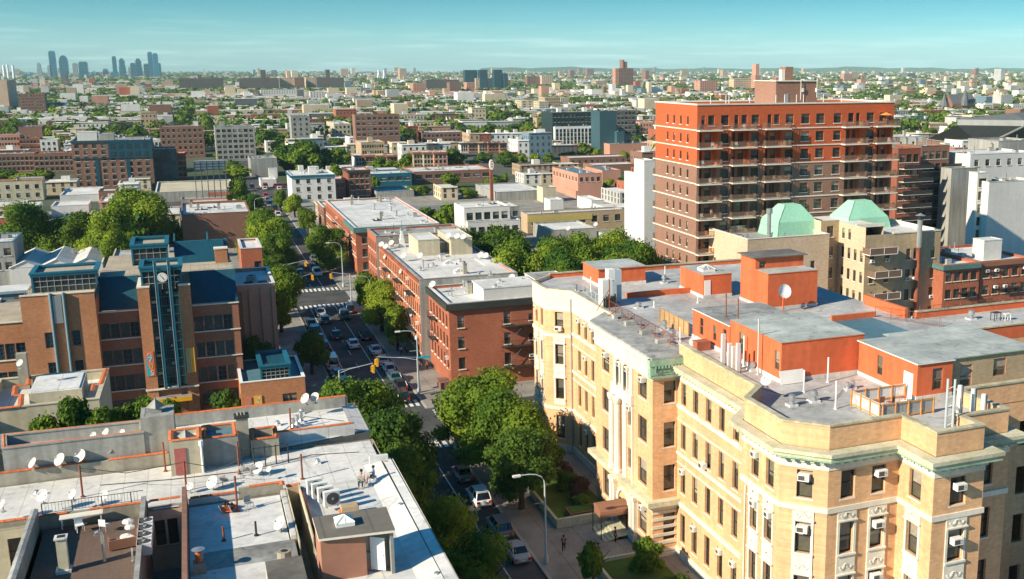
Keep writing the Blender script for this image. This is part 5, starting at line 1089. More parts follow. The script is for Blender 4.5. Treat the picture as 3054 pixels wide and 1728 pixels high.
b = MB(mat('orange_cloth', (.8, .28, .06), .8, .05, 3)); b.lathe(119.6, 168.6, [(1.25, 37.6), (.6, 37.85), (.05, 38.05)], 8); b.build('canopy', pp); b = MB('wood'); b.cyl(119.6, 168.6, 35.6, 38, .03, 6); b.build('pole', pp)
# ================================================================ beige block with green copper roofs
bg1 = building('beige_apartment_building', 'beige brick block with copper green hipped roofs and balconies in front of the tower', [(84, 155.5), (99.8, 155.5), (99.8, 170), (84, 170)], 17.4, 'beige', 'greyroof', .9, 'creamw', {3: [(2, 2.9, 11.5, 13.4), (7, 7.9, 11.5, 13.4), (11, 11.9, 11.5, 13.4), (2, 2.9, 7.5, 9.4), (7, 7.9, 7.5, 9.4)], 0: [(3, 4, 12, 13.9), (12.2, 13.1, 12, 13.9)]}, sill='creamw', acs=.15)
bw = MB('tan', 'beige', 'silver', 'creamw'); Q = [(99.8, 158.3), (103.5, 158.3), (103.5, 150.2), (119, 150.2), (119, 168), (99.8, 168)]
o0 = rows((1.9,), (17.3, 13.6, 10, 6.4), 1.3, 1.9); o1 = [(u, u+.85, z, z+1.9) for z in (13.9, 10.3, 6.8) for u in (1, 2.9, 4.8, 6.7)]+[(u, u+.85, 17.2, 19) for u in (1, 2.9)]; o2 = [(u, u+.9, z, z+1.9) for z in (13.9, 10.3, 6.8, 3.4) for u in (1.0, 4.0, 8.4, 9.9, 13.5)]
for i, ops in ((0, o0), (1, [o for o in o1]), (2, o2), (3, ()), (4, ()), (5, ())):
    p0, p1 = Q[i], Q[(i+1) % 6]; bw.wall(p0, p1, 0, (20.2, 19.9, 18.6, 18.6, 18.6, 20.2)[i], ops, .15, 1 if i in (1, 5) else 0)  # sun and shade put into colour: lighter west walls, darker others
bw.face([(x, y, 19.5) for x, y in ((99.8, 158.3), (103.5, 158.3), (103.5, 153), (109, 153), (109, 168), (99.8, 168))], 2); bw.face([(x, y, 18.0) for x, y in ((103.5, 150.2), (119, 150.2), (119, 168), (109, 168), (109, 153), (103.5, 153))], 2)
bw.face(((109, 153, 18), (109, 168, 18), (109, 168, 19.6), (109, 153, 19.6)), 0); bw.box(103.4, 152.9, 19.5, 109.1, 153.1, 20.1, 3); bw.box(109, 150.1, 18.55, 119.1, 150.4, 18.75, 3); bw.box(118.8, 150.4, 18, 119.05, 168, 18.75, 3)
bw.build('wall', bg1); rb = random.Random(9)
windows(bg1, Q[0], Q[1], o0, .1, 'dh', 'frame', 'glass', 'creamw', .3, .3, 'bottom', lim=[99], rnd=rb); windows(bg1, Q[1], Q[2], o1, .1, 'dh', 'frame', 'glass', 'creamw', .5, .15, 'bottom', lim=[99], rnd=rb); windows(bg1, Q[2], Q[3], o2, .1, 'dh', 'frame', 'glass', 'creamw', .3, .25, 'bottom', lim=[99], rnd=rb)
for k, (xa, xb, z, m_) in enumerate(((103.0, 108.6, 15.6, 'salmon'), (104.2, 109.6, 11.6, 'salmon'), (104.2, 109.6, 7.8, 'greym'))):
    b = MB('creamw', 'mesh', 'whitem'); b.box(xa, 148, z-.15, xb, 150.18, z); b.box(xa, 148, z, xb, 148.06, z+1.05, 1); b.box(xa, 148.06, z, xa+.06, 150.18, z+1.05, 1); b.box(xb-.06, 148.06, z, xb, 150.18, z+1.05, 1)
    for x in (xa, (xa+xb)/2, xb-.08): b.box(x, 147.96, z, x+.08, 148, z+1.1, 2)
    b.box(xa, 147.95, z+1.05, xb, 148.06, z+1.1, 2); b.build('balcony', bg1)
def hip(x0, y0, x1, y1, z0, zk, z1, tx, ty):
    b = MB('copperlite', 'copper'); cx, cy = (x0+x1)/2, (y0+y1)/2; R = lambda q, z: [(x0+q, y0+q, z), (x1-q, y0+q, z), (x1-q, y1-q, z), (x0+q, y1-q, z)]; B = R(0, z0); K = R(.45, zk); T_ = [(cx-tx, cy-ty, z1), (cx+tx, cy-ty, z1), (cx+tx, cy+ty, z1), (cx-tx, cy+ty, z1)]
    for i in range(4):
        j = (i+1) % 4; b.face((B[i], B[j], K[j], K[i])); b.face((K[i], K[j], T_[j], T_[i])); b.tube([B[i], K[i], T_[i]], .07, 4, 1)
    b.face(T_); return b.build('copper_roof', bg1)
hip(92.2, 160, 100.6, 167, 17.3, 20.0, 22.75, 1.5, 1.2); hip(106.4, 160, 115.6, 167, 17.6, 19.9, 22.75, 1.7, 1.0)
b = MB('steel', 'rust'); b.cyl(88.6, 156.6, 18, 22.3, .35, 10); b.cyl(88.6, 156.6, 22.3, 23.1, .55, 10); b.build('flue', bg1)
b = MB('steel', 'rust', 'dark'); b.cyl(114, 149.6, 4, 20.8, .42, 10, 1); b.cyl(114, 149.6, 16, 20.8, .44, 10); b.cyl(114, 149.6, 21.0, 21.5, .42, 10, 2); b.lathe(114, 149.6, [(.9, 21.5), (.1, 21.9)], 10, 0); b.build('flue', bg1)
# ================================================================ middle distance: buildings surveyed one by one
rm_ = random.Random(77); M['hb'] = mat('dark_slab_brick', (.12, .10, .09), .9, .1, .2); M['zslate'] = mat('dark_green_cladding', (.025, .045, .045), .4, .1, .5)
def mid(label, rc, xl, yt, xr, yb, xn, wall, roof='silver', S=(0, 0), side=(0, 0), par=.4, name='building', group=None, cop=None, cornice=None, ww=1.3, wh=1.6, frame='frame', gl='glass', sill='wframe', yr=None, acs=0, z=None, fl=3.0, bulkn=0):
    X0, Y0 = g(rc, xl, yt, z) if z else g(rc, xl, yb); z = z or ay(rc, xl, yt, Y0)[1]; X1, _ = ay(rc, xr, yr or yt, Y0); west = cc(rc, xl, yt)[0] > 585
    if isinstance(xn, tuple): Y1 = Y0+xn[0]
    else: r = ray(rc, xn, yt); Xs = X0 if west else X1; Y1 = Xs*r.y/r.x
    if not isinstance(xn, tuple) and not Y0+4 < Y1 < Y0+160: Y1 = Y0+14
    w_ = {}
    if S[0]: w_[0] = S
    if side[0]: w_[3 if west else 1] = side
    if cornice: cornice = (cornice, .8, .4, ([(X0, Y1), (X0, Y0), (X1, Y0)],))
    o = building(name, label, rect(X0, Y0, X1, Y1), z, wall, roof, par, cop, w_, sill=sill, fm=frame, gl=gl, ww=ww, wh=wh, cornice=cornice, acs=acs, rnd=rm_, group=group, fl=fl)
    for k in range(bulkn):
        x = rm_.uniform(X0+1, max(X0+1.5, X1-4)); y = rm_.uniform(Y0+2, max(Y0+2.5, Y1-4)); bulk(o, x, y, x+2.5, y+3, z, z+2.4, rm_.choice(('greystucco', 'whitestucco', wall)), 'silver')
    return o, X0, Y0, X1, Y1, z
# --- left
mid('tall plain tan tower with dark shaded side, cut by the left edge of the skyline', 10, -70, 455, 62, 790, 150, 'beige', 'greyroof', (0, 0), (0, 0), name='apartment_tower')
mid('tan and dark brown mid-rise block right of the tan tower at far left', 10, 195, 585, 425, 790, (18,), 'brown', 'greyroof', (9, 5), (2, 5), bulkn=1)
mid('brown barn-like hall with dark gable, far left', 10, 185, 905, 400, 1000, (30,), 'brown', 'tar')
mid('white house with pale green gable left of the brown six storey block', 10, 395, 1030, 550, 1150, (14,), 'whitestucco', 'copperlite', (3, 2))
mid('pale pink row house terrace at the far left edge', 10, -40, 985, 190, 1150, (12,), 'salmon', 'greyroof', (8, 2))
mid('dark red brick row beside the pale pink terrace', 10, 195, 1015, 385, 1150, (12,), 'red2', 'greyroof', (6, 2))
mid('long low brown brick apartment wing with paired windows, left edge', 10, -60, 1172, 325, 1350, (14,), 'brown', 'greyroof', (9, 3), ww=1.5)
mid('low brown brick apartment wing next to the six storey block', 10, 335, 1165, 715, 1350, (14,), 'brown', 'brownw', (8, 3), ww=1.5)
o, X0, Y0, X1, Y1, z = mid('six storey brown brick apartment house with dark blue recessed top floors', 10, 728, 1045, 1450, 1500, 1470, 'brown', 'greyroof', (9, 7), (3, 7), ww=1.5, cop='bluew', bulkn=0)
b = MB('bluew', 'bglass', 'brown'); xm = X0+(X1-X0)*.45; b.box(xm, Y0-.25, z-6.2, X1+.05, Y0-.03, z-.3, 0)
for k in range(5):
    for r_ in range(2): u = xm+.8+k*(X1-xm-1)/5; b.box(u, Y0-.32, z-2.8-r_*3, u+1.6, Y0-.26, z-1.0-r_*3, 1)
b.box(X0-.2, Y0-.35, z-6.5, X1+.2, Y0-.02, z-6.2, 0); b.box(X0-.2, Y0-.3, z-.3, X1+.2, Y1+.2, z+.5, 0) if 0 else b.box(X0-.2, Y0-.35, z-.28, X1+.2, Y0-.02, z+.45, 0)
for f_ in (.27, .66): b.box(X0+(X1-X0)*f_, Y0-.2, 0, X0+(X1-X0)*f_+1.3, Y0-.03, z-6.5, 0)
b.build('blue_cladding', o); bulk(o, X0+2, Y0+4, X0+9, Y0+9, z, z+3.6, 'whitestucco'); bulk(o, X0+9.5, Y0+4, X0+15, Y0+9, z, z+2.8, 'greystucco')
mid('blank dark brown rear wall with sunlit-orange roof edge, right of the six storey block', 10, 1458, 1125, 1690, 1440, (16,), 'tar', 'silver', (0, 0), cop='tile')  # orange coping colours in sunlight on the roof edge
mid('bright orange narrow building behind the billboard roof', 10, 1700, 1160, 1780, 1400, (10,), 'orange', 'silver', (3, 4))
mid('brown brick apartment house half in shade behind the billboard', 10, 1555, 905, 1950, 1200, (16,), 'brown', 'greyroof', (8, 5), bulkn=1)
mid('pale grey-green apartment block with black balconies', 10, 2085, 905, 2440, 1230, (16,), 'greystucco', 'greyroof', (7, 6), ww=1.8, bulkn=1)
mid('white pedimented house between the two brown apartment houses', 10, 1450, 1030, 1560, 1160, (10,), 'whitestucco', 'white', (3, 1))
mid('cream house with arched windows and brown tiled roof at left', 20, -60, 150, 405, 330, (9,), 'stucco2', 'brownroof', (5, 2), cop='tile', name='house')
mid('long white flat roofed house left of the big tree', 20, 580, 280, 950, 340, (26,), 'whitestucco', 'white')
mid('small white roofed house with skylight against the big tree', 20, 500, 385, 850, 480, (14,), 'whitestucco', 'white')
mid('low orange-brown house beside the big tree', 20, 955, 240, 1115, 330, (10,), 'brown', 'silver')
o, X0, Y0, X1, Y1, z = mid('broad cream roofed store with grey front and red sign', 20, 1500, 250, 2250, 335, (38,), 'greystucco', 'stucco2', cop='creamw', yr=215)
b = MB('red'); b.box(X1-9, Y0-.1, z-1.6, X1-1, Y0-.02, z-.4); b.build('sign_board', o)
mid('grey flat roofed annex in front of the cream roofed store', 20, 1740, 320, 2260, 350, (12,), 'greystucco', 'greyroof')
mid('salmon walled low building behind the long white roof', 20, 1820, 345, 2365, 390, (7,), 'salmon', 'silver', yr=315)
mid('long house with white roof and blank brown wall facing us, left of the avenue', 20, 1740, 470, 2400, 640, (26,), 'brown', 'white', yr=430, z=9)
mid('white stepped roof terrace building left of the avenue', 20, 1940, 640, 2440, 720, (12,), 'stucco', 'white', cop='tile', yr=610, bulkn=1)
o, X0, Y0, X1, Y1, z = mid('grey workshop with three white corrugated gables behind the blue lantern', 20, 110, 985, 990, 1180, (20,), 'whitestucco', 'silver2')
b = MB('silver2', 'whitestucco'); n = 3; s_ = (X1-X0)/n
for k in range(n):
    xa = X0+k*s_; P_ = [(xa, z+.4), (xa+s_/2, z+1.7), (xa+s_, z+.4)]
    b.face([(x, Y0, q) for x, q in P_], 1); b.face(((P_[0][0], Y0-.2, P_[0][1]), (P_[1][0], Y0-.2, P_[1][1]), (P_[1][0], Y1, P_[1][1]), (P_[0][0], Y1, P_[0][1])), 0); b.face(((P_[1][0], Y0-.2, P_[1][1]), (P_[2][0], Y0-.2, P_[2][1]), (P_[2][0], Y1, P_[2][1]), (P_[1][0], Y1, P_[1][1])), 0)
b.build('gable_roof', o)
mid('red brick house with round opening at the left edge', 20, -60, 505, 225, 720, (16,), 'red', 'white', (3, 1), ww=2.2)
mid('grey blue edged house left of the gabled workshop', 20, -60, 740, 130, 1180, (14,), 'greystucco', 'silver', (2, 2), cop='blueroof')
# --- along the avenue
mid('white three storey house with blue cornice at the avenue bend', 21, 400, 90, 800, 345, 340, 'whitestucco', 'white', (4, 3), (0, 0), cornice='bluem', cop='white', yr=82, bulkn=1)
mid('tall narrow dark red brick house with cream flank behind the long row', 21, 942, 40, 1140, 300, 875, 'red2', 'silver', (4, 4), (0, 0), cornice='darkcornice')
mid('low tan shop between the white house and the narrow brick house', 21, 800, 130, 900, 290, (14,), 'salmon', 'silver', (2, 1))
mid('shop with blue fascia and busy front right of the narrow brick house', 21, 1145, 75, 1540, 190, (16,), 'bluem', 'silver', (5, 1), ww=2.5, yr=65)
mid('low blue roofed shed behind the long brick row', 21, 1200, 245, 1560, 300, (16,), 'greystucco', 'blueroof')
mid('white walled gas station shop at the avenue junction', 21, 90, 130, 240, 190, (10,), 'whitestucco', 'white')
mid('tall white billboard-like flank wall at the avenue junction', 21, 175, 20, 245, 170, (2,), 'whitestucco', 'white')
mid('grey warehouse with blank gable beside the dark tree clump', 11, 0, 1215, 245, 1380, (20,), 'greystucco', 'greyroof')
o = mid('brown brick warehouse with four window pairs on its top floor', 11, 1010, 790, 1418, 1140, 965, 'brown', 'greyroof', (8, 4), (0, 0), ww=2.0, wh=1.6, bulkn=0)[0]
mid('bright cream office wing left of the brown warehouse', 11, 800, 875, 955, 1040, 720, 'stucco2', 'white', (4, 3), (4, 3))
mid('slim grey tower with dark side windows over the dark trees', 11, 395, 800, 560, 1080, 375, 'greystucco', 'greyroof', (3, 5), (0, 0))
mid('long white modern row under the housing blocks', 11, 90, 545, 430, 620, (12,), 'whitestucco', 'white', (14, 2))
mid('white slab end right of the long white modern row', 11, 565, 560, 700, 640, (10,), 'whitestucco', 'blueroof', (5, 3))
mid('bow fronted corner building with cream attic behind the avenue trees', 11, 1060, 1055, 1275, 1210, (20,), 'tan', 'silver', (9, 2), bulkn=1)
mid('brown low school-like building with pale roof dome', 11, 1640, 960, 2050, 1060, (22,), 'brown', 'silver', (10, 2), ww=1.6)
mid('long low brown shopping strip with orange roof edge', 11, 1560, 1340, 2300, 1450, (24,), 'brown', 'silver', (8, 1), ww=3, cop='tile', yr=1300)
mid('beige modern house with dark glazed terraces beside the parking lot', 21, 2040, 405, 2480, 560, 1945, 'whitestucco', 'silver', (5, 2), (0, 0), ww=2.8, wh=1.9, z=11.0, gl='bglass')
mid('lower terraced wing of the beige modern house', 21, 2075, 545, 2580, 700, (8,), 'whitestucco', 'silver', (6, 2), ww=2.4, wh=1.9, z=7.5)
# row houses in the middle
for k, (xl, xr, wl_, nm) in enumerate(((1560, 1650, 'tan', 'tan'), (1655, 1750, 'stucco2', 'cream'), (1755, 1880, 'salmon', 'pinkish'), (1000, 1090, 'whitestucco', 'white'), (1095, 1200, 'red', 'red brick'), (1205, 1300, 'stucco2', 'pale cream'), (1305, 1400, 'red2', 'dark red'))):
    lo = xl < 1500
    mid('%s row house in the terrace %s' % (nm, 'below the brown warehouse' if lo else 'between the two round trees'), 11, xl, 1180 if lo else 1150, xr, 1290 if lo else 1320, (12,), wl_, 'silver', (3, 2 if lo else 3), bulkn=0, name='row_house', cornice='brownw', group='row houses in the middle distance')
for k, (xl, xr, wl_, nm) in enumerate(((2010, 2080, 'whitestucco', 'white flanked'), (2085, 2180, 'brown', 'brown'), (2185, 2270, 'tan', 'tan topped'), (2275, 2380, 'red2', 'deep red'), (2385, 2450, 'brown', 'dusky'))):
    mid('%s row house on the ridge row above the pole sign' % nm, 11, xl, 1060, xr, 1150, (10,), wl_, 'silver', (3, 2), name='row_house', cornice='darkcornice', group='row houses in the middle distance')
# --- right middle
mid('dark green glass office block with white gridded lower front', 12, 480, 765, 930, 1080, (22,), 'zslate', 'greyroof', (12, 6), ww=1.3, gl='bglass', bulkn=2, par=.3)
o, X0, Y0, X1, Y1, z = mid('white gridded office front projecting before the dark glass block', 12, 502, 905, 856, 1085, (3,), 'whitem', 'greyroof', (10, 4), ww=2.0, wh=2.2, gl='bglass', sill=None)
mid('blank slate blue wing right of the dark glass block', 12, 932, 755, 1090, 1160, (14,), 'slate', 'greyroof', (0, 0))
mid('slate blue lower wing with stepped roof by the dark glass block', 12, 1095, 950, 1165, 1160, (16,), 'slate', 'greyroof')
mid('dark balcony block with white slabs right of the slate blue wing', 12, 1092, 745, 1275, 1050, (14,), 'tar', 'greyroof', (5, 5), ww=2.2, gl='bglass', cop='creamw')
mid('small pink brick house left of the big red tower', 12, 1312, 860, 1460, 990, (12,), 'salmon', 'white', (5, 3), cop='creamw')
mid('pink brick warehouse with white roof left of the big tower', 12, 1025, 1070, 1460, 1170, (14,), 'salmon', 'white', (0, 0))
mid('brown warehouse row with white piers and curved gable', 12, 640, 1205, 1190, 1270, (14,), 'brown', 'silver', (9, 1), ww=1.2)
mid('salmon brick warehouse with blue roof and tan flank', 12, 720, 1360, 950, 1450, 475, 'salmon', 'blueroof', (4, 1), (8, 1), z=8.5)
mid('salmon gabled warehouse end right of the blue roofed one', 22, 955, 40, 1130, 180, (20,), 'salmon', 'blueroof')
mid('low brown warehouse behind the salmon ones', 12, 870, 1275, 1290, 1340, (14,), 'brown', 'silver')
mid('tan stair tower with pyramid cap on the silver roofs', 22, 385, 205, 510, 340, 325, 'stucco2', 'greyroof')
mid('small bright white cube house among silver roofs', 22, 455, 325, 580, 440, 395, 'whitestucco', 'white')
mid('grey cube house right of the bright white cube', 22, 850, 330, 968, 430, 815, 'whitestucco', 'white')
o, X0, Y0, X1, Y1, z = mid('tan brick building with yellow band and arched windows', 22, 238, 465, 1165, 640, 172, 'tan', 'silver', (8, 1), ww=1.8, wh=1.9, yr=405, cop='greyroof')
b = MB(mat('mustard_panel', (.52, .42, .13), .8, .1, 1)); b.box(X0+.1, Y0-.08, z-1.9, X0+(X1-X0)*.66, Y0-.02, z-.15); b.build('painted_band', o)
mid('silver roofed shed row left of the yellow banded building', 22, -60, 250, 380, 330, (30,), 'greystucco', 'silver')
mid('grey roofed house with dark windows behind the yellow banded building', 22, -120, 400, 160, 560, (12,), 'greystucco', 'silver', (4, 1), ww=2)
mid('brown workshop with rusty roof and painted wall behind the cube houses', 22, 700, 240, 1070, 300, (12,), 'salmon', 'tar')
mid('white roofed row behind the green trees with white columns', 22, 1130, 725, 1380, 900, 920, 'whitestucco', 'white', (5, 3), wh=1.8)
mid('grey tin roofed row left of the white roofed row', 22, 460, 620, 900, 740, (16,), 'greystucco', 'silver')
mid('tall blank white building against the left side of the tower', 22, 1420, 110, 1460, 700, 1165, 'whitestucco', 'white', z=18.5)
mid('white stair shaft beside the tower with grey glass strip', 12, 1355, 1240, 1460, 1500, (6,), 'whitestucco', 'white', z=25)
# --- far right
o, X0, Y0, X1, Y1, z = mid('red brown brick apartment tower with dark balconies right of the big tower', 13, 1368, 1128, 1585, 2200, 1300, 'red2', 'greyroof', (3, 8), (0, 0), ww=1.6, wh=1.9, z=27, name='apartment_tower')
b = MB('dark', 'creamw')
for k in range(8): b.box(X0+.5, Y0-2, z-4.3-3.05*k, X0+9, Y0, z-4.2-3.05*k, 1); b.box(X0+.5, Y0-2, z-4.2-3.05*k, X0+9, Y0-1.95, z-3.2-3.05*k)
b.build('balcony', o)
o, X0, Y0, X1, Y1, z = mid('darker brick tower wing with end balconies, right of the red brown tower', 13, 1590, 1100, 1860, 2200, (20,), 'brown', 'greyroof', (4, 8), (0, 0), ww=1.6, wh=1.9, z=27, name='apartment_tower')
b = MB('dark', 'creamw')
for k in range(8): b.box(X1-3, Y0-2, z-5-3.05*k, X1+2.5, Y0, z-4.9-3.05*k, 0); b.box(X1-3, Y0-2, z-4.9-3.05*k, X1+2.5, Y0-1.95, z-3.9-3.05*k)
b.build('balcony', o)
mid('white rooftop house with dark door behind the red brown tower', 13, 1310, 1010, 1600, 1120, (8,), 'whitestucco', 'silver', (2, 1), z=28.5)
mid('light grey building with pale rooftop houses at the right', 23, 1880, 30, 2125, 600, (4.5,), 'greystucco', 'white', z=22)
o, X0, Y0, X1, Y1, z = mid('white block with balcony column at the right', 23, 2130, 70, 2235, 640, (3,), 'whitestucco', 'white', (1, 5), z=22, ww=3, wh=2)
mid('plain bright white building cut by the right edge', 23, 2240, 160, 2700, 720, (7,), 'whitestucco', 'stucco2', z=20)
mid('white penthouse row with dark doors at upper right', 13, 2060, 1180, 2700, 1420, (14,), 'whitestucco', 'white', (6, 1), z=25)
mid('grey panelled penthouse with roof planting at upper right', 13, 2330, 1050, 2700, 1150, (12,), 'greystucco', 'greyroof', z=27)
mid('long grey terrace block behind the white penthouses', 13, 1900, 1260, 2340, 1330, (12,), 'greystucco', 'silver', (8, 1), z=22, ww=1.2)
o, X0, Y0, X1, Y1, z = mid('red brick row house with blue-grey cornice at the right', 23, 1805, 965, 2150, 1330, (16,), 'red', 'white', (4, 3), z=12.5, cornice='greencornice', sill='creamw')
fire_escape(o, Y0, X0+3, X0+6.5, (8, 5), 's')
o, X0, Y0, X1, Y1, z = mid('red brick row house with dark cornice and fire escape at the right edge', 23, 2160, 930, 2640, 1330, (16,), 'red', 'white', (5, 3), z=12.5, cornice='brownw', sill='creamw', acs=.3)
fire_escape(o, Y0, X0+4, X0+8.5, (8, 5), 's')
bulk(o, X0+3, Y0+3, X0+7, Y0+6, 12.5, 16, 'whitestucco')
# dark court building, bottom right
building('dark_brick_building', 'dark brown brick building in deep shade at the lower right corner', rect(62, 44, 90, 60), 9, 'brown', 'tar', .3, None, {3: (5, 3), 0: (6, 3)})
# armoury: large grey hipped hall with raised lantern ridge
ar = empty('armory_hall', (360, 430, 0), 'huge dark grey hipped metal roof hall with raised ridge at upper right', 'hall')
M['zinc'] = mat('dark_zinc_roof', (.13, .14, .145), .6, .1, .3, 'seam', bw=2)
x0, y0 = g(13, 1640, 1015, 11); x1, y1 = g(13, 2170, 1085, 11); xp, yp = g(13, 2200, 815, 24)
b = MB('zinc', 'brown', 'greym'); A = [(x0, y0, 11), (x1, y1, 11), (x1+150, y1, 11), (x0+150, y0, 11)]; rx = (xp, yp)
dxx = 12; R0 = [(xp-12, yp+4, 21), (xp+10, yp-14, 21), (xp+160, yp-14, 21), (xp+160, yp+4, 21)]
b.face((A[0], A[1], R0[1], R0[0]), 0); b.face((A[1], A[2], R0[2], R0[1]), 0); b.face((A[3], A[0], R0[0], R0[3]), 0)
for i, j in ((0, 1), (1, 2), (3, 0)): a, c_ = A[i], A[j]; b.face(((a[0], a[1], 0), (c_[0], c_[1], 0), (c_[0], c_[1], 11), (a[0], a[1], 11)), 1)
R1 = [(p[0], p[1], 23.5) for p in R0]; R2 = [(p[0]+6, p[1]-0, 25.5) for p in R0]
b.face((R0[0], R0[1], R1[1], R1[0]), 2); b.face((R0[1], R0[2], R1[2], R1[1]), 2); b.face((R1[0], R1[1], (xp+12, yp-5, 26.5)), 0); b.face((R1[1], R1[2], (xp+160, yp-5, 26.5), (xp+12, yp-5, 26.5)), 0); b.face((R1[3], R1[0], (xp+12, yp-5, 26.5), (xp+160, yp-5, 26.5)), 0)
b.tube([A[1], R0[1]], .5, 4, 2); b.tube([A[0], A[1]], .5, 4, 2); b.build('hall', ar)
# church with spire
cx, cy = g(13, 1800, 790); ch = empty('church', (cx, cy, 0), 'grey stone church with a slim dark spire beyond the red tower', 'church'); b = MB('greystucco', 'zinc'); zt = ay(13, 1800, 575, cy)[1]
b.box(cx-4, cy-4, 0, cx+4, cy+4, zt*.42); b.lathe(cx, cy, [(5.2, zt*.42), (2.2, zt*.7), (.2, zt)], 8, 1); b.build('spire', ch)
b = MB('brown', 'zinc'); b.box(cx+4, cy-8, 0, cx+34, cy+8, 12, 0); b.face(((cx+4, cy-8, 12), (cx+34, cy-8, 12), (cx+34, cy, 21), (cx+4, cy, 21)), 1); b.face(((cx+34, cy+8, 12), (cx+4, cy+8, 12), (cx+4, cy, 21), (cx+34, cy, 21)), 1); b.face(((cx+34, cy-8, 12), (cx+34, cy+8, 12), (cx+34, cy, 21)), 0); b.face(((cx+4, cy+8, 12), (cx+4, cy-8, 12), (cx+4, cy, 21)), 0)
b.lathe(cx+18, cy-9, [(4, 10), (3.5, 16), (.3, 26)], 8, 1); b.build('nave', ch)
# billboard frame seen from behind
X0, Y0 = g(20, 1885, 240, 6); z0 = ay(20, 1885, 60, Y0)[1]; X1, _ = ay(20, 2165, 60, Y0); zt = ay(10, 1885, 1225, Y0)[1]
bb = empty('billboard', ((X0+X1)/2, Y0, 0), 'white billboard seen from behind on a black steel frame above the cream roof', 'billboard')
b = MB('whitem', 'dark'); b.box(X0, Y0+.3, z0+1.0, X1, Y0+.6, zt)
for k in range(6): x = X0+(X1-X0)*k/5; b.box(x-.12, Y0-.1, 4, x+.12, Y0+.25, zt-.2, 1); b.tube([(x, Y0-.1, z0+1), (x, Y0-3, 5)], .12, 4, 1)
for k in range(4): z = z0+1.2+(zt-z0-1.4)*k/3; b.box(X0, Y0-.05, z-.1, X1, Y0+.2, z+.1, 1)
b.build('panel', bb)
# pole sign
X0, Y0 = g(21, 2308, 330); zt = ay(11, 2300, 1210, Y0)[1]; zb_ = ay(11, 2300, 1310, Y0)[1]
ps = empty('pole_sign', (X0, Y0, 0), 'tall pole sign with a white and red oval head in the middle distance', 'sign'); b = MB('rust'); b.box(X0-.5, Y0-.5, 0, X0+.5, Y0+.5, zb_+.3); b.build('pole', ps)
b = MB('whitem', cor); T = Matrix.Translation((X0, Y0-.6, (zt+zb_)/2)) @ Matrix.Rotation(pi/2, 4, 'X') @ Matrix.Scale(.42, 4, (1, 0, 0)); b.T = T; r_ = (zt-zb_)/2; b.cyl(0, 0, -.4, .4, r_, 20)
for k in range(3): b.box(-r_*.5, r_*(.55-.5*k), .4, r_*.5, r_*(.78-.5*k), .45, 1)
b.build('sign_face', ps)
# ================================================================ housing slabs, far towers
def slab(label, rc, xl, yt, xr, yb, dep, wall='brown', cols=12, nr=10, name='housing_block', tops=()):
    X0, Y0 = g(rc, xl, yb); z = ay(rc, xl, yt, Y0)[1]; X1, _ = ay(rc, xr, yt, Y0); OCC.append((X0, Y0, X1, Y0+dep, z))
    root = empty(name, ((X0+X1)/2, Y0, 0), label, 'apartment block'); b = MB(wall, 'glass', 'creamw')
    b.box(X0, Y0, 0, X1, Y0+dep, z)
    for r_ in range(nr):
        zz = z-(r_+.75)*z/nr
        for k in range(cols): x = X0+(k+.3)*(X1-X0)/cols; b.box(x, Y0-.06, zz, x+(X1-X0)/cols*.42, Y0-.01, zz+z/nr*.45, 1)
        for k in range(max(2, int(dep/5))):
            y = Y0+(k+.3)*dep/max(2, int(dep/5))
            for xx in (X0-.05, X1): b.box(xx, y, zz, xx+.05, y+1.8, zz+z/nr*.45, 1)
    b.build('wall', root)
    for (fa_, fb, h_) in tops: t_ = MB(wall); t_.box(X0+(X1-X0)*fa_, Y0+2, z, X0+(X1-X0)*fb, Y0+dep-2, z+h_); t_.build('roof_house', root)
    return root
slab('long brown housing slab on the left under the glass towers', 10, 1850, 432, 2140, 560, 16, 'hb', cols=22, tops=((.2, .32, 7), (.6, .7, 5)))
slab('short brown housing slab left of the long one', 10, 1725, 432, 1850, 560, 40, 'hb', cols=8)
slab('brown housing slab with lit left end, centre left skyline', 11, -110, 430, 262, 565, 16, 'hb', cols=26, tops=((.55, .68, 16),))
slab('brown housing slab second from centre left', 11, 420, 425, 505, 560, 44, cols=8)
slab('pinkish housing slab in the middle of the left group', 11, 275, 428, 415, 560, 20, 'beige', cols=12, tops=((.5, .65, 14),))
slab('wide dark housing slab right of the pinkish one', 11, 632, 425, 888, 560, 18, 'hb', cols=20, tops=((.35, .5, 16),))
slab('pale slab coloured as the sunlit end of the wide dark housing slab', 11, 530, 425, 628, 555, 30, 'beige', cols=8)  # sunlit end of the dark slab, its light given as a paler wall colour
slab('long beige hospital slab under three dark towers', 11, 2155, 432, 2430, 560, 16, 'beige', cols=24, nr=8)
slab('left one of the three dark towers behind the beige slab', 11, 2055, 352, 2165, 560, 16, 'bluew', cols=6, nr=14)
slab('middle one of the three dark towers behind the beige slab', 11, 2195, 350, 2265, 560, 16, 'bluew', cols=5, nr=14)
slab('right one of the three dark towers behind the beige slab', 11, 2335, 350, 2405, 560, 16, 'bluew', cols=5, nr=14)
slab('dark cylinder-topped tower at the right end of the beige slab', 11, 2430, 385, 2460, 560, 16, 'bluew', cols=3, nr=12)
slab('long dim housing slab left of the beige hospital', 11, 1680, 445, 1990, 560, 16, 'hb', cols=22, nr=8)
slab('pink brown block at the left end of the dim slab', 11, 1555, 480, 1675, 590, 26, 'salmon', cols=8, nr=8)
slab('brown block before the dim slab', 11, 1905, 470, 2010, 590, 24, 'brown', cols=7, nr=8)
slab('reddish brown block between dim slab and beige hospital', 11, 2070, 470, 2140, 585, 24, 'salmon', cols=5, nr=8)
slab('tall cross plan brown tower standing alone on the skyline', 12, 1110, 335, 1250, 545, 22, 'brown', cols=9, nr=16, tops=((.3, .42, 18), (.5, .62, 14)))
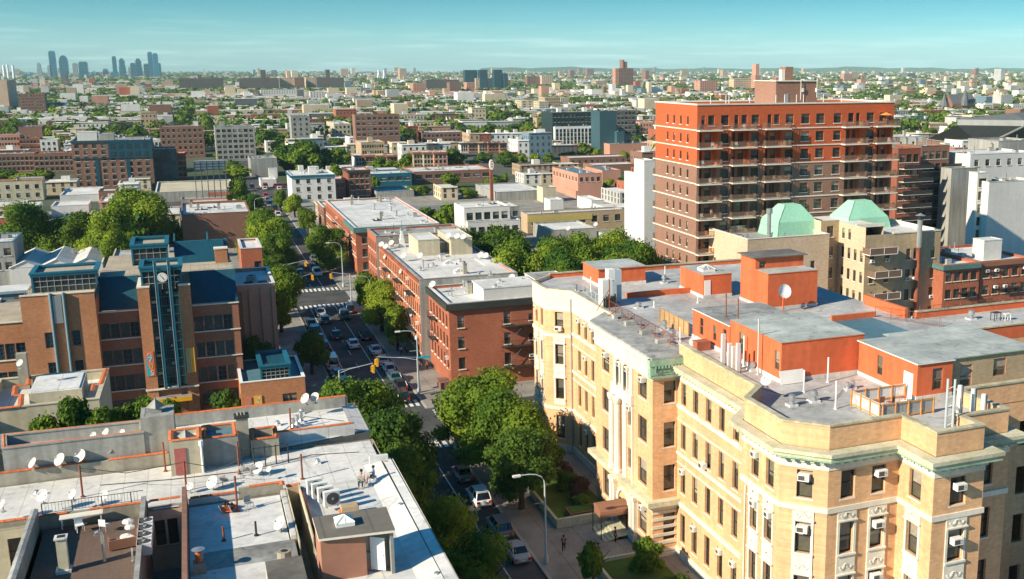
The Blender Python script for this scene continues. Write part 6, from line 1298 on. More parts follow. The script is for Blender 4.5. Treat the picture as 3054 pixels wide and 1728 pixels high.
slab('pink slab coloured as the sunlit flank of the lone skyline tower', 12, 1080, 337, 1108, 545, 18, 'salmon', cols=2, nr=16)  # paler wall colour paints sunlight on the brown tower's flank
slab('dark slab with tan end left of the lone skyline tower', 12, 235, 415, 365, 520, 20, 'brown', cols=9, nr=8)
slab('tan block in front of the dark slab, left of the lone tower', 12, 375, 405, 480, 520, 24, 'beige', cols=6, nr=9)
slab('pink and dark paired block right of the lone tower', 12, 1890, 455, 2060, 600, 24, 'salmon', cols=8, nr=9)
slab('long beige slab with tall chimney left of the tower roof house', 12, 2215, 435, 2400, 560, 22, 'beige', cols=12, nr=7)
slab('brick power house with dark topped chimney on the skyline', 12, 2420, 400, 2475, 560, 20, 'salmon', cols=3, nr=8, tops=((.15, .75, 22),))
slab('orange tan factory under the white shed, centre skyline', 12, 895, 455, 1010, 510, 30, 'tan', cols=8, nr=3)
slab('blond brick block with lit end, left of the dark glass office', 12, 180, 645, 285, 740, 30, 'stucco2', cols=2, nr=4)
slab('second blond brick block, beside the first', 12, 350, 655, 440, 745, 34, 'stucco2', cols=6, nr=4)
slab('tan brick block in two steps behind the blond ones', 12, 405, 615, 550, 740, 26, 'tan', cols=9, nr=4)
slab('pale block with dark side above the dark glass office', 12, 555, 620, 640, 700, 30, 'stucco2', cols=5, nr=4)
slab('dark residential slab with red stripe near the right skyline', 13, 845, 385, 925, 480, 20, 'salmon', cols=4, nr=8)
slab('cream institutional building behind the church', 13, 1665, 865, 1840, 960, 24, 'beige', cols=10, nr=3)
# cable-stayed bridge pylons, white tank and shed
for k, zx in enumerate((1222, 1277)):
    X0, Y0 = g(11, zx, 460); Y0 = 4200; X0 = ay(11, zx, 460, Y0)[0]; t = empty('bridge_pylon', (X0, Y0, 0), 'pale cable-stayed bridge pylon on the skyline, %s of the two' % ('left' if k == 0 else 'right'), 'bridge pylon'); zt = ay(11, zx, 352, Y0)[1]
    b = MB('whitem'); b.tube([(X0-6, Y0, 0), (X0, Y0, zt*.7), (X0, Y0, zt)], [3.5, 3, 2.5], 4); b.tube([(X0+6, Y0, 0), (X0, Y0, zt*.7)], 3, 4)
    for s_ in (-1, 1):
        for q in range(7): b.tube([(X0, Y0, zt*(.98-.06*q)), (X0+s_*(95-12*q), Y0, 32)], .5, 3)
    b.build('pylon', t)
X0, Y0 = g(11, 1455, 500); t = empty('storage_dome', (X0, Y0, 0), 'round white storage dome far off in the centre', 'dome'); b = MB('whitem'); k_ = 11.5*Y0/3207/25; b.lathe(X0, Y0, [(24*k_, 0), (25*k_, 10*k_), (22*k_, 22*k_), (14*k_, 30*k_), (3*k_, 34*k_)], 20); b.build('dome', t)
slab('long white shed on the centre right skyline', 12, 720, 462, 890, 490, 40, 'whitestucco', cols=1, nr=1, name='shed')
# glass towers on the left skyline
gts = ((485, 548, 168, 'tall square topped'), (577, 662, 210, 'round shouldered'), (703, 752, 282, 'pale stepped'), (762, 848, 270, 'broad flat topped'), (358, 405, 282, 'pale curved'), (460, 498, 305, 'short pale'), (1088, 1128, 218, 'slender'), (1148, 1212, 240, 'tapering'), (1257, 1310, 282, 'blue low shouldered'), (1305, 1370, 242, 'bright teal peaked'), (1385, 1440, 290, 'square teal'), (1432, 1478, 178, 'tallest right-hand'), (1480, 1530, 190, 'twin right-hand'), (1522, 1552, 285, 'narrow shadowed'), (990, 1040, 340, 'stubby grey'), (1060, 1140, 368, 'low wide dark'), (920, 968, 370, 'small brownish'), (205, 325, 390, 'low long dark'), (875, 915, 375, 'small dark'), (1235, 1255, 320, 'thin white'))
M['gt'] = glassmat('tower_glass', (.006, .15, .24), .3, .4); M['gt2'] = mat('tower_pale', (.30, .36, .37), .6, .1, .05); M['gt3'] = mat('tower_spandrel', (.03, .19, .26), .5, .1, .05)
for k, (a, c_, yt, nm) in enumerate(gts):
    Y0 = 5600+60*(k % 5); X0 = ay(10, a, 400, Y0)[0]; X1 = ay(10, c_, 400, Y0)[0]; zt = ay(10, a, yt, Y0)[1]; t = empty('skyscraper', ((X0+X1)/2, Y0, 0), nm+' glass skyscraper in the hazy cluster at upper left', 'skyscraper', 'hazy skyscrapers at upper left'); pale = 'pale' in nm or 'white' in nm or 'brownish' in nm
    b = MB('gt2' if pale else 'gt', 'gt2' if pale else 'gt3'); w_ = X1-X0; d = min(60, w_)
    if 'round' in nm:
        n = 8; pr = [(X0+w_*.5-w_*.5*cos(pi*q/n), zt-35+35*sin(pi*q/n)) for q in range(n+1)]; pts = [(X0, 0)]+pr+[(X1, 0)]; b.face([(x, Y0, z) for x, z in pts[::-1]][::-1]); b.face([(x, Y0+d, z) for x, z in pts[::-1]])
        for (xa, za), (xb, zc) in zip(pts, pts[1:]): b.face(((xa, Y0, za), (xa, Y0+d, za), (xb, Y0+d, zc), (xb, Y0, zc)))
    elif 'tapering' in nm or 'curved' in nm or 'peaked' in nm: b.box(X0, Y0, 0, X1, Y0+d, zt*.6); b.box(X0+w_*.08, Y0+4, zt*.6, X1-w_*.08, Y0+d-4, zt*.9); b.box(X0+w_*.2, Y0+8, zt*.9, X1-w_*.25, Y0+d-8, zt)
    else: b.box(X0, Y0, 0, X1, Y0+d, zt-6); b.box(X0+w_*.1, Y0+5, zt-6, X1-w_*.1, Y0+d-5, zt, 1)
    for q in range(int(zt/14)): b.box(X0-.4, Y0-.6, 8+q*14, X1+.4, Y0-.1, 10.5+q*14, 1)
    b.build('facade', t)
for k, (zx, yt) in enumerate(((42, 305), (80, 300), (132, 305))):
    Y0 = 4800; X0 = ay(10, zx, 400, Y0)[0]; zt = ay(10, zx, yt, Y0)[1]; tag(MB('whitem').cyl(X0, Y0, 0, zt, 5.5, 8, r2=4).build('chimney_stack'), 'white power station chimney at far upper left, %s of three' % ('leftmost', 'middle', 'rightmost')[k], 'chimney', 'power station chimneys')
# ================================================================ lawn, garden walls and steps before the cream building
MB('grass').box(31.8, 98.01, .1, 37.75, 130, .62).build('lawn', kind='structure'); MB('grass').box(32.21, 60, .1, 37.95, 87.79, .62).build('lawn', kind='structure')
b = MB('stonelip'); b.box(31.5, 98, .1, 31.8, 130, .95); b.box(31.5, 97.7, .1, 37.4, 98, 1.1); b.build('garden_wall', label='low stone wall round the upper lawn before the cream building', cat='wall')
b = MB('stonelip'); b.box(31.9, 60, .1, 32.2, 87.8, .85); b.box(31.9, 87.8, .1, 37.0, 88.1, .95); b.build('garden_wall', label='low stone wall round the lower lawn near the bottom of the picture', cat='wall')
b = MB('stonelip')
for k in range(4): b.box(36.2-.45*k, 92.8, .1, 37.6, 96.6, .5-.1*k)
b.build('entrance_steps', label='shallow stone steps under the brown barrel awning', cat='steps')
b = MB('brownw', 'grass'); b.box(33.2, 98.4, .6, 36.5, 100.2, 1.15); b.box(33.4, 98.6, 1.15, 36.3, 100, 1.2, 1); b.build('planter', label='square brown planter box at the lawn corner by the entrance', cat='planter')
def T(label, x, y, h, r, v=0, kind='n', **k): return tree(label, x, y, h, r, v, kind=kind, **k)
# street trees and garden trees near the camera
T('broad green street tree at the near corner, crown over the crossing', 29.6, 122, 11.0, 5.6, 0, 'big', base=.16)
T('large street tree just below the corner tree, before the cream bays', 31.0, 112.5, 11.6, 5.6, 1, 'big', base=.16)
T('shaded street tree above the parked cars by the curved lamp', 29.6, 104.0, 10.0, 4.8, 2, 'big', base=.2)
T('young light green sapling beside the lower garden wall', 30.3, 83.6, 5.2, 1.35, 1, 'm', base=.25)
T('dark street tree at the far end of the left foreground row, by the roof tip', 15.6, 120, 12.6, 5.4, 0, 'big', base=.16)
T('dark street tree second from the crossing along the left pavement', 16.4, 109, 12.6, 5.6, 2, 'big', base=.16)
T('street tree beside the corrugated roof slope', 16.2, 98.5, 11.2, 4.4, 2, 'big', base=.16)
T('street tree halfway down the white roof edge', 16.6, 87, 10.6, 4.2, 1, 'big', base=.16)
T('lowest street tree beside the white roof edge at the bottom', 17.0, 76.5, 10.8, 4.8, 0, 'big', base=.16)
T('street tree cut by the bottom edge beside the white roof', 17.6, 67, 9.6, 4.4, 2, 'big', base=.16)
T('green tree on the far corner before the red tenement', 48.4, 146.4, 7.6, 3.1, 0, 'n', base=.25)
T('dark purple leaved tree between pink building and annex', 7.3, 159.6, 8.6, 2.6, 2, 'n', base=.25)
T('dark street tree between school pavement and parked cars', 14.6, 166, 7.6, 2.9, 2, 'n', base=.2)
T('slim bright yellow-green tree at the left kerb', 12.6, 196, 9.4, 2.2, 1, 'n', base=.12)
T('broad tree at the left corner of the second crossing', 13.2, 209, 11.4, 5.2, 0, 'big', base=.14)
T('great leafy tree left of the avenue past the second crossing', 15.2, 259, 13.4, 6.2, 1, 'big', base=.14)
T('second great tree left of the avenue, in front of its neighbour', 15.6, 246, 11.6, 5.4, 0, 'big', base=.14)
T('low dark tree under the two great avenue trees', 13.2, 238, 9.5, 4.8, 2, 'big', base=.14)
T('tall tree left of the avenue behind the great leafy one', 14.5, 274, 13.5, 5.6, 1, 'big', base=.14)
T('small tree further up the left pavement', 15.4, 296, 10.5, 4.2, 0, 'n')
T('tree on the left kerb toward the gas station', 15.4, 340, 10, 4, 0, 'n'); T('tree on the right kerb before the white three storey house', 29.0, 352, 9, 3.4, 1, 'n'); T('tree at the avenue junction by the white flank wall', 14, 385, 11, 4.6, 0, 'n'); T('tree on the right kerb beside the brown gabled house', 28.8, 312, 9.5, 3.6, 1, 'n')
T('bright tree on the right pavement before the long cornice row', 27.6, 254, 11.4, 4.9, 1, 'big', base=.14)
T('street tree at the top end of the narrow windowed row', 29, 204, 9.8, 3.5, 1, 'n')
T('street tree halfway along the narrow windowed row', 29.2, 190, 9.8, 4.2, 1, 'big')
T('low street tree at the lower end of the narrow windowed row', 29.4, 175.5, 8.2, 3.0, 0, 'n')
for k, (x, y, h, r, v) in enumerate(((53, 186, 13, 5, 0), (60, 178, 13.5, 5, 1), (67, 184, 13, 4.6, 0), (73, 190, 12.5, 4.6, 1), (57, 170, 12.5, 4.4, 0), (65, 170.5, 12, 4.6, 1), (52, 197, 12.5, 4.6, 2), (75, 180, 11.5, 3.8, 0), (62, 193, 12, 4.4, 2), (50.6, 176, 12.6, 4.6, 1), (50.2, 205, 12, 4.6, 0), (70, 176, 12.5, 5, 0), (56.5, 203, 12.5, 5, 1))):
    T('%s tree in the yard grove between red row and tower' % ('front left green', 'front middle light green', 'front right green', 'right back light green', 'nearest left green', 'nearest right light', 'back left dark', 'rightmost green', 'back centre dark', 'left edge light', 'far left corner green', 'front far right green', 'far back light')[k], x, y, h+4.2, r+1.1, v, 'big', group='trees in the yard grove')
for k, (rc, x, y, yt, wd, v, lb) in enumerate(((20, 300, 900, 290, 470, 0, 'left one of the three great trees at left'), (20, 720, 880, 380, 470, 2, 'dark middle one of the three great trees at left'), (20, 1380, 800, 140, 640, 1, 'tallest of the three great trees at left'), (20, 1090, 960, 300, 480, 1, 'lower shoulder of foliage before the tallest left tree'), (20, 1180, 1050, 560, 300, 1, 'small tree below the tallest left tree, beside the grey pole'), (20, 1720, 760, 560, 180, 1, 'bushy tree right of the blue lantern'), (20, 2440, 660, 400, 90, 0, 'thin tree at the corner of the blank brown wall'))):
    X, Y = g(rc, x, y); h = ay(rc, x, yt, Y)[1]; r = wd/3.2175*Y/3207/2*1.08; T(lb, X, Y, max(h, 5), r, v, 'big', base=.12)
MT = ((10, 40, 1440, 1310, 250, 0, 'low'), (10, 230, 1440, 1330, 220, 1, 'low'), (10, 430, 1420, 1290, 230, 1, 'round'), (10, 90, 1140, 1090, 120, 0, 'small'), (10, 2130, 1210, 1140, 150, 1, 'round'), (10, 2310, 1400, 1250, 260, 1, 'airy'), (10, 2420, 1190, 1110, 240, 0, 'broad'), (10, 2240, 1330, 1200, 150, 2, 'dark'), (10, 1080, 1010, 895, 180, 1, 'bright'), (10, 1490, 1010, 920, 130, 0, 'small'), (10, 1690, 900, 830, 160, 2, 'dark'), (10, 2000, 950, 845, 130, 2, 'dark'),
 (11, 350, 1340, 1080, 260, 2, 'dense dark'), (11, 500, 1345, 1020, 330, 0, 'huge'), (11, 650, 1330, 1050, 280, 2, 'dense'), (11, 800, 1300, 1090, 240, 0, 'broad'), (11, 820, 1090, 1000, 200, 1, 'rounded bright'), (11, 900, 1240, 1140, 140, 1, 'small bright'), (11, 1200, 1340, 1190, 200, 0, 'bushy'), (11, 1330, 1340, 1200, 160, 1, 'bushy'), (11, 1505, 1310, 1140, 190, 0, 'round dense'), (11, 1970, 1300, 1095, 220, 0, 'large'), (11, 2130, 1290, 1230, 120, 1, 'small'), (11, 2230, 1240, 1130, 200, 2, 'broad dark'), (11, 2430, 1280, 1130, 230, 2, 'broad dark'),
 (11, 2000, 990, 900, 180, 0, 'row'), (11, 2120, 985, 870, 190, 1, 'row'), (11, 2260, 985, 865, 190, 0, 'row'), (11, 2400, 985, 880, 190, 1, 'row'), (11, 2530, 990, 875, 160, 1, 'row'), (11, 1920, 1480, 1320, 220, 1, 'leafy'), (11, 2150, 1400, 1300, 100, 1, 'little'), (21, 2330, 210, 60, 230, 1, 'leafy'), (21, 2070, 300, 170, 190, 1, 'low spreading'), (21, 1190, 210, 80, 90, 0, 'narrow'), (21, 850, 260, 180, 80, 1, 'little'), (21, 280, 400, 200, 110, 0, 'narrow'), (21, 1540, 260, 190, 140, 1, 'low'), (21, 1650, 270, 210, 150, 0, 'low'),
 (12, 100, 990, 860, 180, 0, 'row'), (12, 270, 1000, 850, 200, 1, 'row'), (12, 60, 1240, 1120, 140, 0, 'dense'), (12, 170, 1250, 1150, 130, 0, 'dense'), (12, 310, 1250, 1135, 140, 1, 'dense'), (12, 445, 1250, 1140, 120, 0, 'round'), (12, 640, 1200, 1130, 200, 2, 'low dark'), (12, 790, 1190, 1040, 150, 0, 'tall'), (12, 900, 1190, 1100, 150, 1, 'bushy'), (12, 1170, 1220, 1120, 120, 1, 'green'), (12, 1280, 1220, 1110, 110, 2, 'green'), (12, 1310, 1060, 960, 170, 2, 'dark'), (22, 640, 240, 110, 180, 1, 'airy'), (22, 1020, 190, 130, 120, 1, 'low'), (22, 1150, 250, 80, 160, 0, 'leafy'), (22, 20, 200, 40, 80, 0, 'leafy'),
 (12, 190, 830, 735, 220, 0, 'broad'), (13, 1630, 970, 840, 70, 0, 'conical'), (13, 1480, 980, 920, 150, 1, 'low'), (13, 1700, 960, 900, 110, 1, 'bushy'), (23, 2030, 850, 590, 360, 2, 'big dark'), (22, 1400, 880, 670, 100, 1, 'slender'))
mk = {10: 'among the far left blocks', 11: 'in the centre middle distance', 21: 'around the parking lot beyond the long row', 12: 'left of the red tower', 22: 'among the roofs left of the tower', 13: 'beyond the right roofs', 23: 'between white building and brick rows at right'}
ordw = 'first second third fourth fifth sixth seventh eighth ninth tenth eleventh twelfth thirteenth fourteenth fifteenth sixteenth seventeenth eighteenth nineteenth twentieth twenty-first twenty-second twenty-third twenty-fourth twenty-fifth twenty-sixth twenty-seventh twenty-eighth twenty-ninth thirtieth'.split(); cnts = {}; TG = []
for rc in sorted({m_[0] for m_ in MT}):
    for k, (_, x, y, yt, wd, v, nm) in enumerate(sorted((m_ for m_ in MT if m_[0] == rc), key=lambda q: q[1])):
        X, Y = g(rc, x, y); h = ay(rc, x, yt, Y)[1]; r = wd/3.2175*hypot(X, Y)/3207/2*1.1
        TG.append((X, Y, r, min(max(h, 4), 22)))
        T('%s green tree %s, %s from the left' % (nm, mk[rc], ordw[k]), X, Y, min(max(h, 4), 22), r, v, 'n' if Y < 420 else 'm', base=.1, group='park and garden trees in the middle distance')
# shrubs
for k, (x, y, h, r, v, lb) in enumerate(((35.9, 84.6, 3.9, 1.75, 0, 'large round clipped bush right of the entrance path'), (36.6, 78.6, 2.8, 1.9, 0, 'clipped hedge bush against the cream base, first after the round bush'), (36.9, 75.4, 2.6, 1.7, 1, 'clipped hedge bush against the cream base, second after the round bush'), (36.6, 72.2, 2.4, 1.7, 0, 'hedge bush at the bottom edge against the cream base'),
    (36.2, 112.6, 3.4, 1.5, 0, 'bright green bush beside the cream bay above the purple one'), (35.9, 109.4, 2.7, 1.5, 2, 'rounded purple brown bush on the upper lawn'), (35.4, 106.6, 2.4, 1.5, 1, 'dark green bush below the purple one'), (36.2, 104, 2.8, 1.4, 2, 'dull brown bush against the portico base'), (35.4, 102.4, 1.9, 1.1, 2, 'small brown round bush near the planter'), (35.4, 100.9, 1.9, 1.2, 0, 'green clipped bush behind the planter'),
    (-13.2, 97.5, 18.3, 1.9, 0, 'x'), (-10.8, 98.5, 19.2, 2.1, 0, 'x'), (-8.4, 98.5, 18.3, 1.9, 0, 'x'), (-5.9, 99.5, 18.3, 2.0, 0, 'x'), (-4.9, 148, 4.4, 2, 0, 'bush in the school yard left of the canopy'), (1.6, 149, 4.4, 2.4, 1, 'dark bush in the school yard right of the canopy'), (3.1, 148.3, 3.6, 1.0, 0, 'light green bush beside the school annex'))):
    if lb == 'x': tree('leafy tree top rising behind the tiled roof parapet, %s from left' % ordw[k-10], x, y, h, r+.3, 0, kind='n', base=.62, z0=.1, group='tree tops behind the tiled parapet')
    else: tree(lb, x, y, h, r, v, z0=.55 if x > 30 else .1, kind='bush', base=.02, name='bush', cat='bush')
# ================================================================ cars
H = pi/2
cars = (('sedan', 'white', 22.9, 181, H, 'white sedan driving in the sunlit patch of the avenue'), ('sedan', 'black', 21.0, 188.5, H, 'black sedan ahead of the white one in the avenue'), ('hatch', 'teal', 20.6, 201, H, 'blue-grey hatchback waiting second at the far crosswalk'), ('sedan', 'silver', 20.6, 208, H, 'silver sedan waiting first at the far crosswalk'), ('suv', 'black', 24.4, 203, -H, 'dark SUV facing us below the far crosswalk'), ('suv', 'black', 26.0, 208.5, H, 'black SUV parked under the right tree near the far crosswalk'),
 ('sedan', 'teal', 17.9, 199, H, 'dark teal car parked left by the slim tree'), ('suv', 'blue', 17.9, 193, H, 'blue SUV parked left behind the teal car'), ('sedan', 'silver', 18, 187, H, 'silver sedan parked left by the sunlit driveway'), ('suv', 'black', 18, 180.8, H, 'black SUV parked left below the silver one'), ('van', 'white', 18, 169.4, H, 'white van parked left behind the dark tree'), ('sedan', 'blue', 18.1, 163, H, 'dark blue sedan parked left near the school'), ('suv', 'black', 18.1, 157.2, H, 'black SUV parked left, second from the signal'), ('suv', 'grey', 18.2, 152, H, 'grey SUV parked left, nearest but one to the crossing'),
 ('sedan', 'black', 25.6, 186, H, 'black sedan half under the right tree'), ('sedan', 'white', 25.7, 175.5, H, 'white sedan parked right beneath the leafy tree'), ('sedan', 'silver', 25.7, 168.6, H, 'silver sedan parked right in front of the white hatchback'), ('hatch', 'white', 25.8, 163.4, H, 'white hatchback parked right, middle of the line'), ('sedan', 'teal', 25.8, 158, H, 'dark teal sedan parked right behind the hatchback'), ('hatch', 'black', 25.8, 153.6, H, 'black hatchback parked right near the signal'), ('suv', 'black', 24.9, 147.9, H, 'big black SUV at the right corner of the crossing'),
 ('suv', 'white', 26, 108, H, 'white SUV half hidden under the shaded street tree'), ('suv', 'grey', 26, 99.5, H, 'grey SUV parked by the curved lamp, above the silver sedan'), ('sedan', 'silver', 26, 93.4, H, 'silver-beige sedan parked beside the curved lamp'), ('van', 'blue', 18.3, 110, H, 'blue van under the dark left trees'), ('sedan', 'grey', 26, 115.5, H, 'grey sedan parked under the corner trees'), ('sedan', 'white', 18.2, 96.5, H, 'white car glimpsed between the left street trees'), ('suv', 'silver', 18.3, 84, H, 'silver SUV between the lower left street trees'),
 ('sedan', 'black', 50.6, 141.4, 0, 'black sedan parked in the cross street by the cream bay'), ('suv', 'grey', 56, 141.3, 0, 'grey SUV parked in the cross street against the cream bay edge'), ('sedan', 'blue', 46, 132.6, 0, 'blue car in the cross street beside the corner tree'), ('hatch', 'teal', 21, 251, -H, 'blue hatchback entering from beyond the second crossing'), ('suv', 'white', 24.6, 250, -H, 'white SUV waiting beyond the second crossing'), ('sedan', 'black', 28.4-2.4, 262, H, 'dark car parked before the cornice row'), ('sedan', 'grey', 26, 270, H, 'grey car parked further along the cornice row'))
for c_ in cars: car(*c_)
rc_ = random.Random(12)
for k in range(26):
    row = k//7; x = (20.5, 24, 15, 11)[row % 4]+rc_.uniform(-.4, .4)+(k % 7)*(0 if row < 2 else 5.2); y = 330+(k % 7)*14 if row < 2 else 424+row*7+rc_.uniform(-2, 2)
    car(rc_.choice(('sedan', 'suv', 'hatch', 'van')), rc_.choice(('white', 'silver', 'white', 'black', 'red', 'grey')), x, y, H if row < 2 else rc_.choice((0, H)), 'distant car at the top of the avenue, %s counting from the near end' % ordw[k], group='distant cars at the top of the avenue')
for k in range(16): car(rc_.choice(('van', 'suv', 'sedan', 'van')), rc_.choice(('white', 'silver', 'white', 'red')), 57+(k % 8)*3.4, 300+(k//8)*16+rc_.uniform(-1, 1), H, 'vehicle in the %s row of the parking lot beyond the brick row, %s from left' % (('front', 'back')[k//8], ordw[k % 8]), group='cars in the parking lot beyond the long row')
sheet('parking_lot', rect(52.5, 288, 90, 345), .145, 'asphalt')
b = MB('greym'); b.box(52.6, 346, .1, 88, 346.3, 2.6); b.build('fence', label='pale grey fence behind the parking lot', cat='fence')
# ================================================================ lamps, signals, people
lamp_post(27.9, 150.2, 9.2, pi, 'curved street lamp on the red tenement corner, blue-grey pole'); lamp_post(28.1, 90.7, 9.0, pi, 'curved street lamp above the parked cars at bottom centre'); lamp_post(28.2, 233.4, 9.6, pi, 'curved street lamp at the second crossing before the brick row')
lamp_post(28.3, 196, 9, pi, 'street lamp half hidden by trees along the narrow windowed row'); lamp_post(16.2, 330, 9, 0, 'far street lamp on the left kerb near the gas station')
signal(16.4, 146.2, 0, 'yellow traffic light on a mast arm at the near left corner', 4.6); signal(27.6, 149.0, pi*.98, 'yellow traffic light hanging before the red tenement corner', 5.6)
signal(16.4, 216.8, radians(20), 'traffic light on the left corner of the second crossing', 4.4); signal(16.3, 233.6, radians(10), 'traffic light on the far left corner of the second crossing', 4.6); signal(27.7, 217.8, radians(175), 'traffic light on the right side of the second crossing', 3.6)
b = MB(mat('street_sign_blue', (.02, .35, .5), .6, .05, 2)); b.box(28.0, 150.1, 5.2, 29.8, 150.16, 5.5); b.build('street_sign', label='small blue street name sign on the corner lamp', cat='sign')
person(30.4, 92.3, 0.14, 2.8, 'person in a dark jacket walking on the pavement by the curved lamp', 'walk', (.05, .08, .1), (.02, .02, .03))
person(30.2, 161.5, .14, .3, 'person in an orange-red top on the pavement by the red tenement', 'walk', (.5, .1, .04), (.03, .03, .04)); person(31.3, 161, .14, 3.2, 'person in dark clothes by the wall next to the orange-red top', 'stand', (.03, .03, .04), (.02, .02, .02))
person(29.2, 171.5, .14, 3.0, 'person in a white shirt walking under the tree', 'walk', (.7, .7, .68), (.05, .05, .08)); person(30.2, 172, .14, 3.3, 'person in black beside the white shirt', 'walk', (.02, .02, .02), (.02, .02, .02))
person(35.5, 91.6, .4, 1.2, 'person in dark clothes near the entrance awning', 'stand', (.04, .035, .03), (.02, .02, .02)); person(32.9, 89.4, .14, 2, 'person in brown standing on the entrance path', 'stand', (.14, .08, .05), (.03, .03, .03))
person(TX0+2.6, TY0-.7, 20.3, .2, 'person with bare arms standing on a tower balcony at the left column', 'stand', (.6, .45, .3), (.5, .35, .25), s=1.05)
# people and furniture on the left roofs
x, y = g(40, 2190, 800, 16); person(x, y, 16.0, radians(160), 'person in a white shirt lounging on the white roof', 'recline', (.75, .74, .7), (.02, .02, .03), s=1.05)
b = MB('orange', 'whitem'); b.T = Matrix.Translation((x, y, 16)) @ Matrix.Rotation(radians(160), 4, 'Z'); b.box(-.35, -.9, .12, .35, .3, .18); b.face(((-.35, .3, .18), (.35, .3, .18), (.35, .75, .72), (-.35, .75, .72)))
for q in (-.33, .33): b.tube([(q, -.9, .14), (q, .3, .14), (q, .8, .75)], .025, 4, 1); b.tube([(q, -.8, 0), (q, -.8, .14)], .025, 4, 1); b.tube([(q, .2, 0), (q, .2, .14)], .025, 4, 1)
b.build('lounge_chair', label='low orange lounge chair under the person on the white roof', cat='lounge chair')
x, y = g(41, 1170, 520, 16); person(x, y, 16, radians(-100), 'person in a bright blue top sitting at the roof edge', 'sit', (.01, .25, .5), (.35, .2, .14)); person(x-.9, y-.5, 16.0, radians(-20), 'person in a pale print top sitting beside the blue top', 'sit', (.6, .5, .45), (.05, .05, .06))
chair(x-.9, y-.5, 16, radians(160), 'grey folding chair under the sitting person at the roof edge', 'greym'); chair(x, y, 16, radians(80), 'white folding chair under the person in the blue top', 'whitem')
x, y = g(40, 2390, 770, 16); chair(x, y, 16, .4, 'grey metal chair beside the lounging person', 'greym')
for rc, zx, zy, lb, mt, az in ((40, 1010, 985, 'white plastic chair on the brown terrace', 'whitem', 2.6), (40, 770, 985, 'white stool-like chair in front of the terrace table', 'whitem', .3), (40, 670, 860, 'blue-grey chair behind the terrace table', 'lamp', 3.0)):
    x, y = g(rc, zx, zy, Zr); chair(x, y, Zr, az, lb, mt)
x, y = g(40, 790, 925, Zr); table(x, y, Zr, 2.6, .8, .75, 'long pale table on the brown terrace', 'creamw', 'whitem', rz=.05)
x, y = g(40, 1200, 1115, Zr); t = empty('sofa', (x, y, Zr), 'brown daybed sofa heaped with white cushions on the terrace', 'sofa'); Tm = Matrix.Translation((x, y, Zr)) @ Matrix.Rotation(.12, 4, 'Z')
b = MB('brownw'); b.T = Tm; b.box(-.95, -.55, 0, .75, -.45, .62); b.box(-.95, -.45, 0, -.85, .6, .5); b.box(-.85, -.45, 0, .75, .6, .28); b.box(.75, -.55, 0, .85, .6, .7); b.build('frame', t)
for q, (u, v_, w_, z1) in enumerate(((.1, .2, .35, .6), (.35, -.05, .3, .55), (.4, .8, .3, .95), (.35, 1.2, .35, 1.2))): b = MB('ac'); b.T = Tm @ Matrix.Translation((u, v_, 0)); b.lathe(0, 0, [(w_*.7, z1-.3), (w_, z1-.2), (w_*.95, z1-.06), (w_*.5, z1)], 8); b.build('cushion', t)
for k in range(4): fan_box(-4.55, 73.0-k*1.18, 16.35, 0, 'cooling unit with round top fan on the party wall, %s from the far end' % ordw[k], True, (.85, .85, .75))
fan_box(-12.2, 66.5, 16.0, 0, 'cooling unit with top fan at the lower left corner', True)
for k, (x, y) in enumerate(((5.95, 75.4), (6.2, 74.5), (6.5, 73.6), (6.8, 72.7))): fan_box(x+.35, y, 16.35, radians(8), 'white split cooling unit standing in a row on the roof, %s from the back' % ordw[k], False, (1.05, .42, 1.05), 'split units in a row on the roof')
x, y = g(41, 960, 1400, 16); fan_box(x, y, 16.2, 0, 'white cooling unit before the pinkish stair house at the bottom', False, (1.1, .5, .9))
for rc, zx, zy, h, m_, lb in ((40, 795, 660, 2.4, 'rust', 'tall rusty mast on the long silver roof, left'), (40, 1590, 415, 2.35, 'rust', 'tall rusty mast left of the red door hut'), (40, 1790, 600, 2.3, 'rust', 'tall rusty mast below the red door hut'), (40, 2300, 440, 2.6, 'rust', 'tall rusty mast right of the red door hut'), (40, 2280, 800, 2.6, 'rust', 'rusty mast by the lounging person'), (41, 490, 490, 2.0, 'rust', 'rusty mast at the head of the brown shaft'), (40, 2150, 1080, 1.0, 'rust', 'short rusty pipe on the white roof, left'), (40, 2460, 1030, 1.0, 'dark', 'thin dark pipe on the white roof, right'), (31, 380, 1230, 1.9, 'rust', 'rusty mast by the barrel vents')):
    x, y = g(rc, zx, zy, Zr); pipe(x, y, Zr, h, .07, m_, lb)
x, y = g(40, 1005, 1275, Zr); pipe(x, y, Zr, 2.0, .09, 'steel', 'hooked gooseneck vent pipe on the brown terrace', hook=True); x, y = g(40, 1275, 1275, Zr); pipe(x, y, Zr, .9, .05, 'steel', 'short pale stand pipe on the brown terrace')
x, y = g(40, 620, 1360, Zr); b = MB('stucco2', 'dark', 'silver'); b.box(x-.28, y-.28, Zr-.1, x+.28, y+.28, Zr+2.1); b.box(x-.36, y-.36, Zr+2.1, x+.36, y+.36, Zr+2.2, 2); b.box(x-.2, y-.2, Zr+2.2, x+.2, y+.2, Zr+2.23, 1); b.box(x-.45, y-.4, Zr-.1, x+.4, y+.4, Zr+.12, 2); b.build('chimney', label='tall square stucco chimney on the brown terrace', cat='chimney')
x, y = g(40, 1920, 1380, Zr); b = MB('stucco', 'tile', 'steel'); b.box(x-.35, y-.35, Zr-.1, x+.35, y+.35, Zr+.7); b.cyl(x, y, Zr+.7, Zr+1.3, .2, 10, 1); b.lathe(x, y, [(.12, Zr+1.3), (.4, Zr+1.5), (.1, Zr+1.56)], 12, 2); b.build('chimney', label='squat chimney with clay pot and metal cap by the white roof', cat='chimney')
